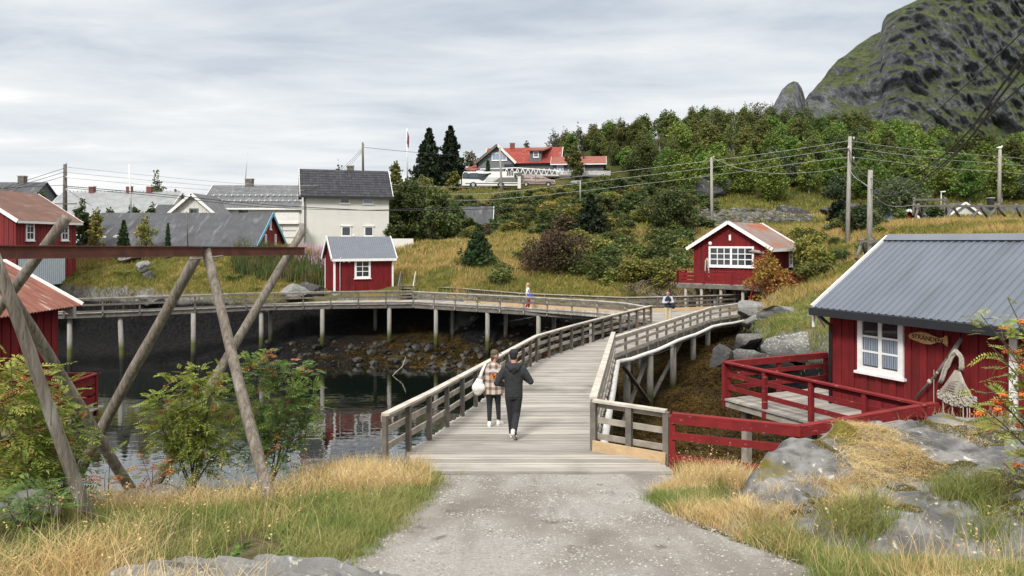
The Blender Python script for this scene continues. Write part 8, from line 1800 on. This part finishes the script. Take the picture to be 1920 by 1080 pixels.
fern("dark green fern clump on the left bank beside bare stones", grd(233, 57.5), 1.1, 1); fern("pale green fern clump on the left bank below the red shed", grd(437, 57), 1.0, 2); fern("lush green fern on the rocks near the cabin eave", P(1516, 588, 38.0), 1.0, 3); fern("small fern at the foot of the left bank", grd(480, 55.6), .6, 4)

# ------------------------------------------------------------------ rowans in the foreground
def pinnate(pos, dirs, L_, seed, pairs=6):
    """compound leaves: paired leaflets along a drooping rachis"""
    g = np.random.default_rng(seed); n = len(pos); up_ = np.array((0, 0, 1.)); V = []
    d = dirs / np.linalg.norm(dirs, axis=1)[:, None]; s = np.cross(d, up_ + g.normal(0, .35, (n, 3))); s /= np.linalg.norm(s, axis=1)[:, None]; u = np.cross(s, d); LL = (L_ * (.7 + .6 * g.random(n)))[:, None]
    for k in range(pairs):
        t = .22 + .72 * k / (pairs - 1); c = pos + d * LL * t - up_ * LL * .28 * t * t; ll = LL * .34 * (1 - .25 * abs(t - .5)); ww = ll * .34
        for sd in (-1, 1):
            ax = s * sd * .9 + d * .42 - u * .12; ax = ax / np.linalg.norm(ax, axis=1)[:, None]; pr = np.cross(ax, u); V.append(np.stack([c, c + ax * ll * .45 + pr * ww * .5, c + ax * ll, c + ax * ll * .45 - pr * ww * .5], 1))
    c = pos + d * LL * .96 - up_ * LL * .26; ll = LL * .36; ww = ll * .36; V.append(np.stack([c, c + d * ll * .45 + s * ww * .5, c + d * ll - up_ * ll * .3, c + d * ll * .45 - s * ww * .5], 1))
    v = np.concatenate(V, 0).reshape(-1, 3); return v, np.arange(len(v)).reshape(-1, 4)
M_ROW = leafmat("rowan_leaf", (0.20, 0.27, 0.05), (0.31, 0.33, 0.075), isl=.38, hue=.03, scale=3); M_ROWD = leafmat("rowan_leaf_dark_green", (0.11, 0.19, 0.048), (0.17, 0.23, 0.055), isl=.35, hue=.02, scale=3); M_ROWR = leafmat("rowan_leaf_red", (0.42, 0.10, 0.05), (0.50, 0.24, 0.07), isl=.35, hue=.02, scale=3)  # M_ROWD is a darker green leaf tone
M_BERRY = mat("rowan_berry", (0.46, 0.055, 0.018), (0.52, 0.11, 0.02), scale=40, isl=.25, rough=.4); M_BERRYO = mat("orange_rowan_berry", (0.62, 0.19, 0.02), (0.58, 0.12, 0.02), scale=40, isl=.2, rough=.4)
BV, BF = ICO[1]
def berries(root, c, r, n, seed, m):
    g = np.random.default_rng(seed); V, Fq = [], []; mb = MB()
    for i in range(n):
        p = np.array(c) + g.normal(0, 1, 3) * np.array((r, r, r * .55)); V.append(BV * .0085 + p); Fq.append(BF + i * len(BV))
    link("berry_cluster", npmesh("berry_cluster", np.concatenate(V), np.concatenate(Fq), m, True), root)
def rowan(label, base, tips, seed, leaves=46, L_=.17, mleaf=None, berry=.5, mber=None, red=.08, sr=.014, name="rowan"):
    """stems from the base to the given tips, each carrying compound leaves and berry clusters"""
    root = thing(name, label, "rowan", base); rr = random.Random(seed); g = np.random.default_rng(seed); st = MB(); pos, dr_ = [], []; nb_ = 0; base = np.array(base, float)
    for tip in tips:
        tp = np.array(tip, float) - base; mid = tp * .5 + np.array((rr.uniform(-.12, .12), rr.uniform(-.12, .12), .1 * np.linalg.norm(tp))); c = [np.zeros(3) + np.array((rr.uniform(-.05, .05), rr.uniform(-.05, .05), -.05)), mid, tp]
        curve = [c[0] * (1 - t) ** 2 + c[1] * 2 * t * (1 - t) + c[2] * t * t for t in np.linspace(0, 1, 10)]; st.tube(curve, [sr * (1.15 - .95 * t) for t in np.linspace(0, 1, 10)], 6)
        k = int(leaves * rr.uniform(.7, 1.2))
        for i in range(k):
            t = .30 + .70 * rr.random() ** .75; j = t * 9; a = int(min(8, j)); p = curve[a] + (curve[a + 1] - curve[a]) * (j - a); tw = np.array((rr.gauss(0, 1), rr.gauss(0, 1), rr.gauss(.1, .5))); tw /= np.linalg.norm(tw); q = p + tw * rr.uniform(.02, .26) * (1.25 - .5 * t)
            if rr.random() < .35: st.tube([p, q], [sr * .28, sr * .16], 4)
            pos.append(q); dr_.append(tw + np.array((0, 0, .15)))
        for _ in range(3):
            if rr.random() < berry: p = curve[rr.choice([6, 7, 8, 9])] + np.array((rr.uniform(-.14, .14), rr.uniform(-.14, .14), rr.uniform(-.02, .10))); nb_ += 1; berries(root, p, rr.uniform(.016, .026), rr.randint(30, 48), seed * 31 + nb_, mber or M_BERRY); st.tube([curve[7], p], [.004, .003], 4)
    st.build("stems", M_TRUNK, root); pos, dr_ = np.array(pos), np.array(dr_); isr = g.random(len(pos)) < red
    v, f = pinnate(pos[~isr], dr_[~isr], L_, seed); link("foliage", npmesh("foliage", v, f, mleaf or M_ROW), root)
    if isr.sum() > 2: v, f = pinnate(pos[isr], dr_[isr], L_, seed + 1); link("red_leaves", npmesh("red_leaves", v, f, M_ROWR), root)
    return root
def gnd(px, d): x = (px - 960) / F * d; return np.array((x, d, float(H(x, d)[0])))
rowan("dense rowan sapling at the left edge in front of the boathouse", gnd(35, 9.0), [P(20, 672, 8.8), P(70, 700, 9.0), P(110, 735, 9.1), P(5, 760, 8.6), P(60, 800, 8.7), P(128, 800, 9.2), P(-40, 690, 9), P(30, 860, 8.6)], 401, 82, .21, M_ROW, .06, sr=.012)
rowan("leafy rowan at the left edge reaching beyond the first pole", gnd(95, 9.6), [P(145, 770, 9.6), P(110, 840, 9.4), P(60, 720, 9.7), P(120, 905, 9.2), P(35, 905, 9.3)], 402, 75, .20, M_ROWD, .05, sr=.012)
rowan("rowan with red berries behind the crossing poles", gnd(360, 12.3), [P(300, 745, 12.0), P(330, 700, 12.2), P(372, 690, 12.4), P(400, 735, 12.1), P(350, 770, 12.0), P(415, 690, 12.3), P(300, 800, 11.9), P(385, 830, 12.1), P(440, 800, 12.2)], 403, 115, .21, M_ROW, .16, red=.03, sr=.014)
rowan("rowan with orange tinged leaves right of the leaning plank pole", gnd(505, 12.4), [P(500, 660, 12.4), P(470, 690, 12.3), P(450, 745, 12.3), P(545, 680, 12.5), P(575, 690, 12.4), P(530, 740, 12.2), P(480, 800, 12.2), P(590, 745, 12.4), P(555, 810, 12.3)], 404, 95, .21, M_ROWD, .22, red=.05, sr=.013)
rowan("thin red leaved rowan seedling between the pole feet", gnd(290, 10.6), [P(288, 868, 10.5), P(265, 855, 10.6), P(250, 905, 10.4)], 405, 11, .15, M_ROWR, .1, red=.5, sr=.007)
rowan("tall slender sapling standing in front of the water", gnd(205, 10.2), [P(210, 822, 10.2), P(200, 880, 10.1)], 406, 10, .15, M_ROW, .0, red=.05, sr=.007)
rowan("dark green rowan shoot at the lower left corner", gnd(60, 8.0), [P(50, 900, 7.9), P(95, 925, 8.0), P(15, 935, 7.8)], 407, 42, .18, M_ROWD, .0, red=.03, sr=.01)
bR = np.array((6.2, 7.6, 4.9))
rowan("rowan branch with orange berries hanging in from the right edge", bR, [P(1838, 590, 7.0), P(1850, 640, 7.0), P(1890, 560, 7.1), P(1905, 600, 7.0), P(1870, 625, 6.9), P(1862, 735, 7.0), P(1850, 770, 7.0), P(1892, 710, 7.1), P(1900, 760, 7.0), P(1960, 640, 7.2), P(1905, 895, 7.4)], 408, 34, .14, M_ROW, .6, M_BERRYO, red=.03, sr=.017)
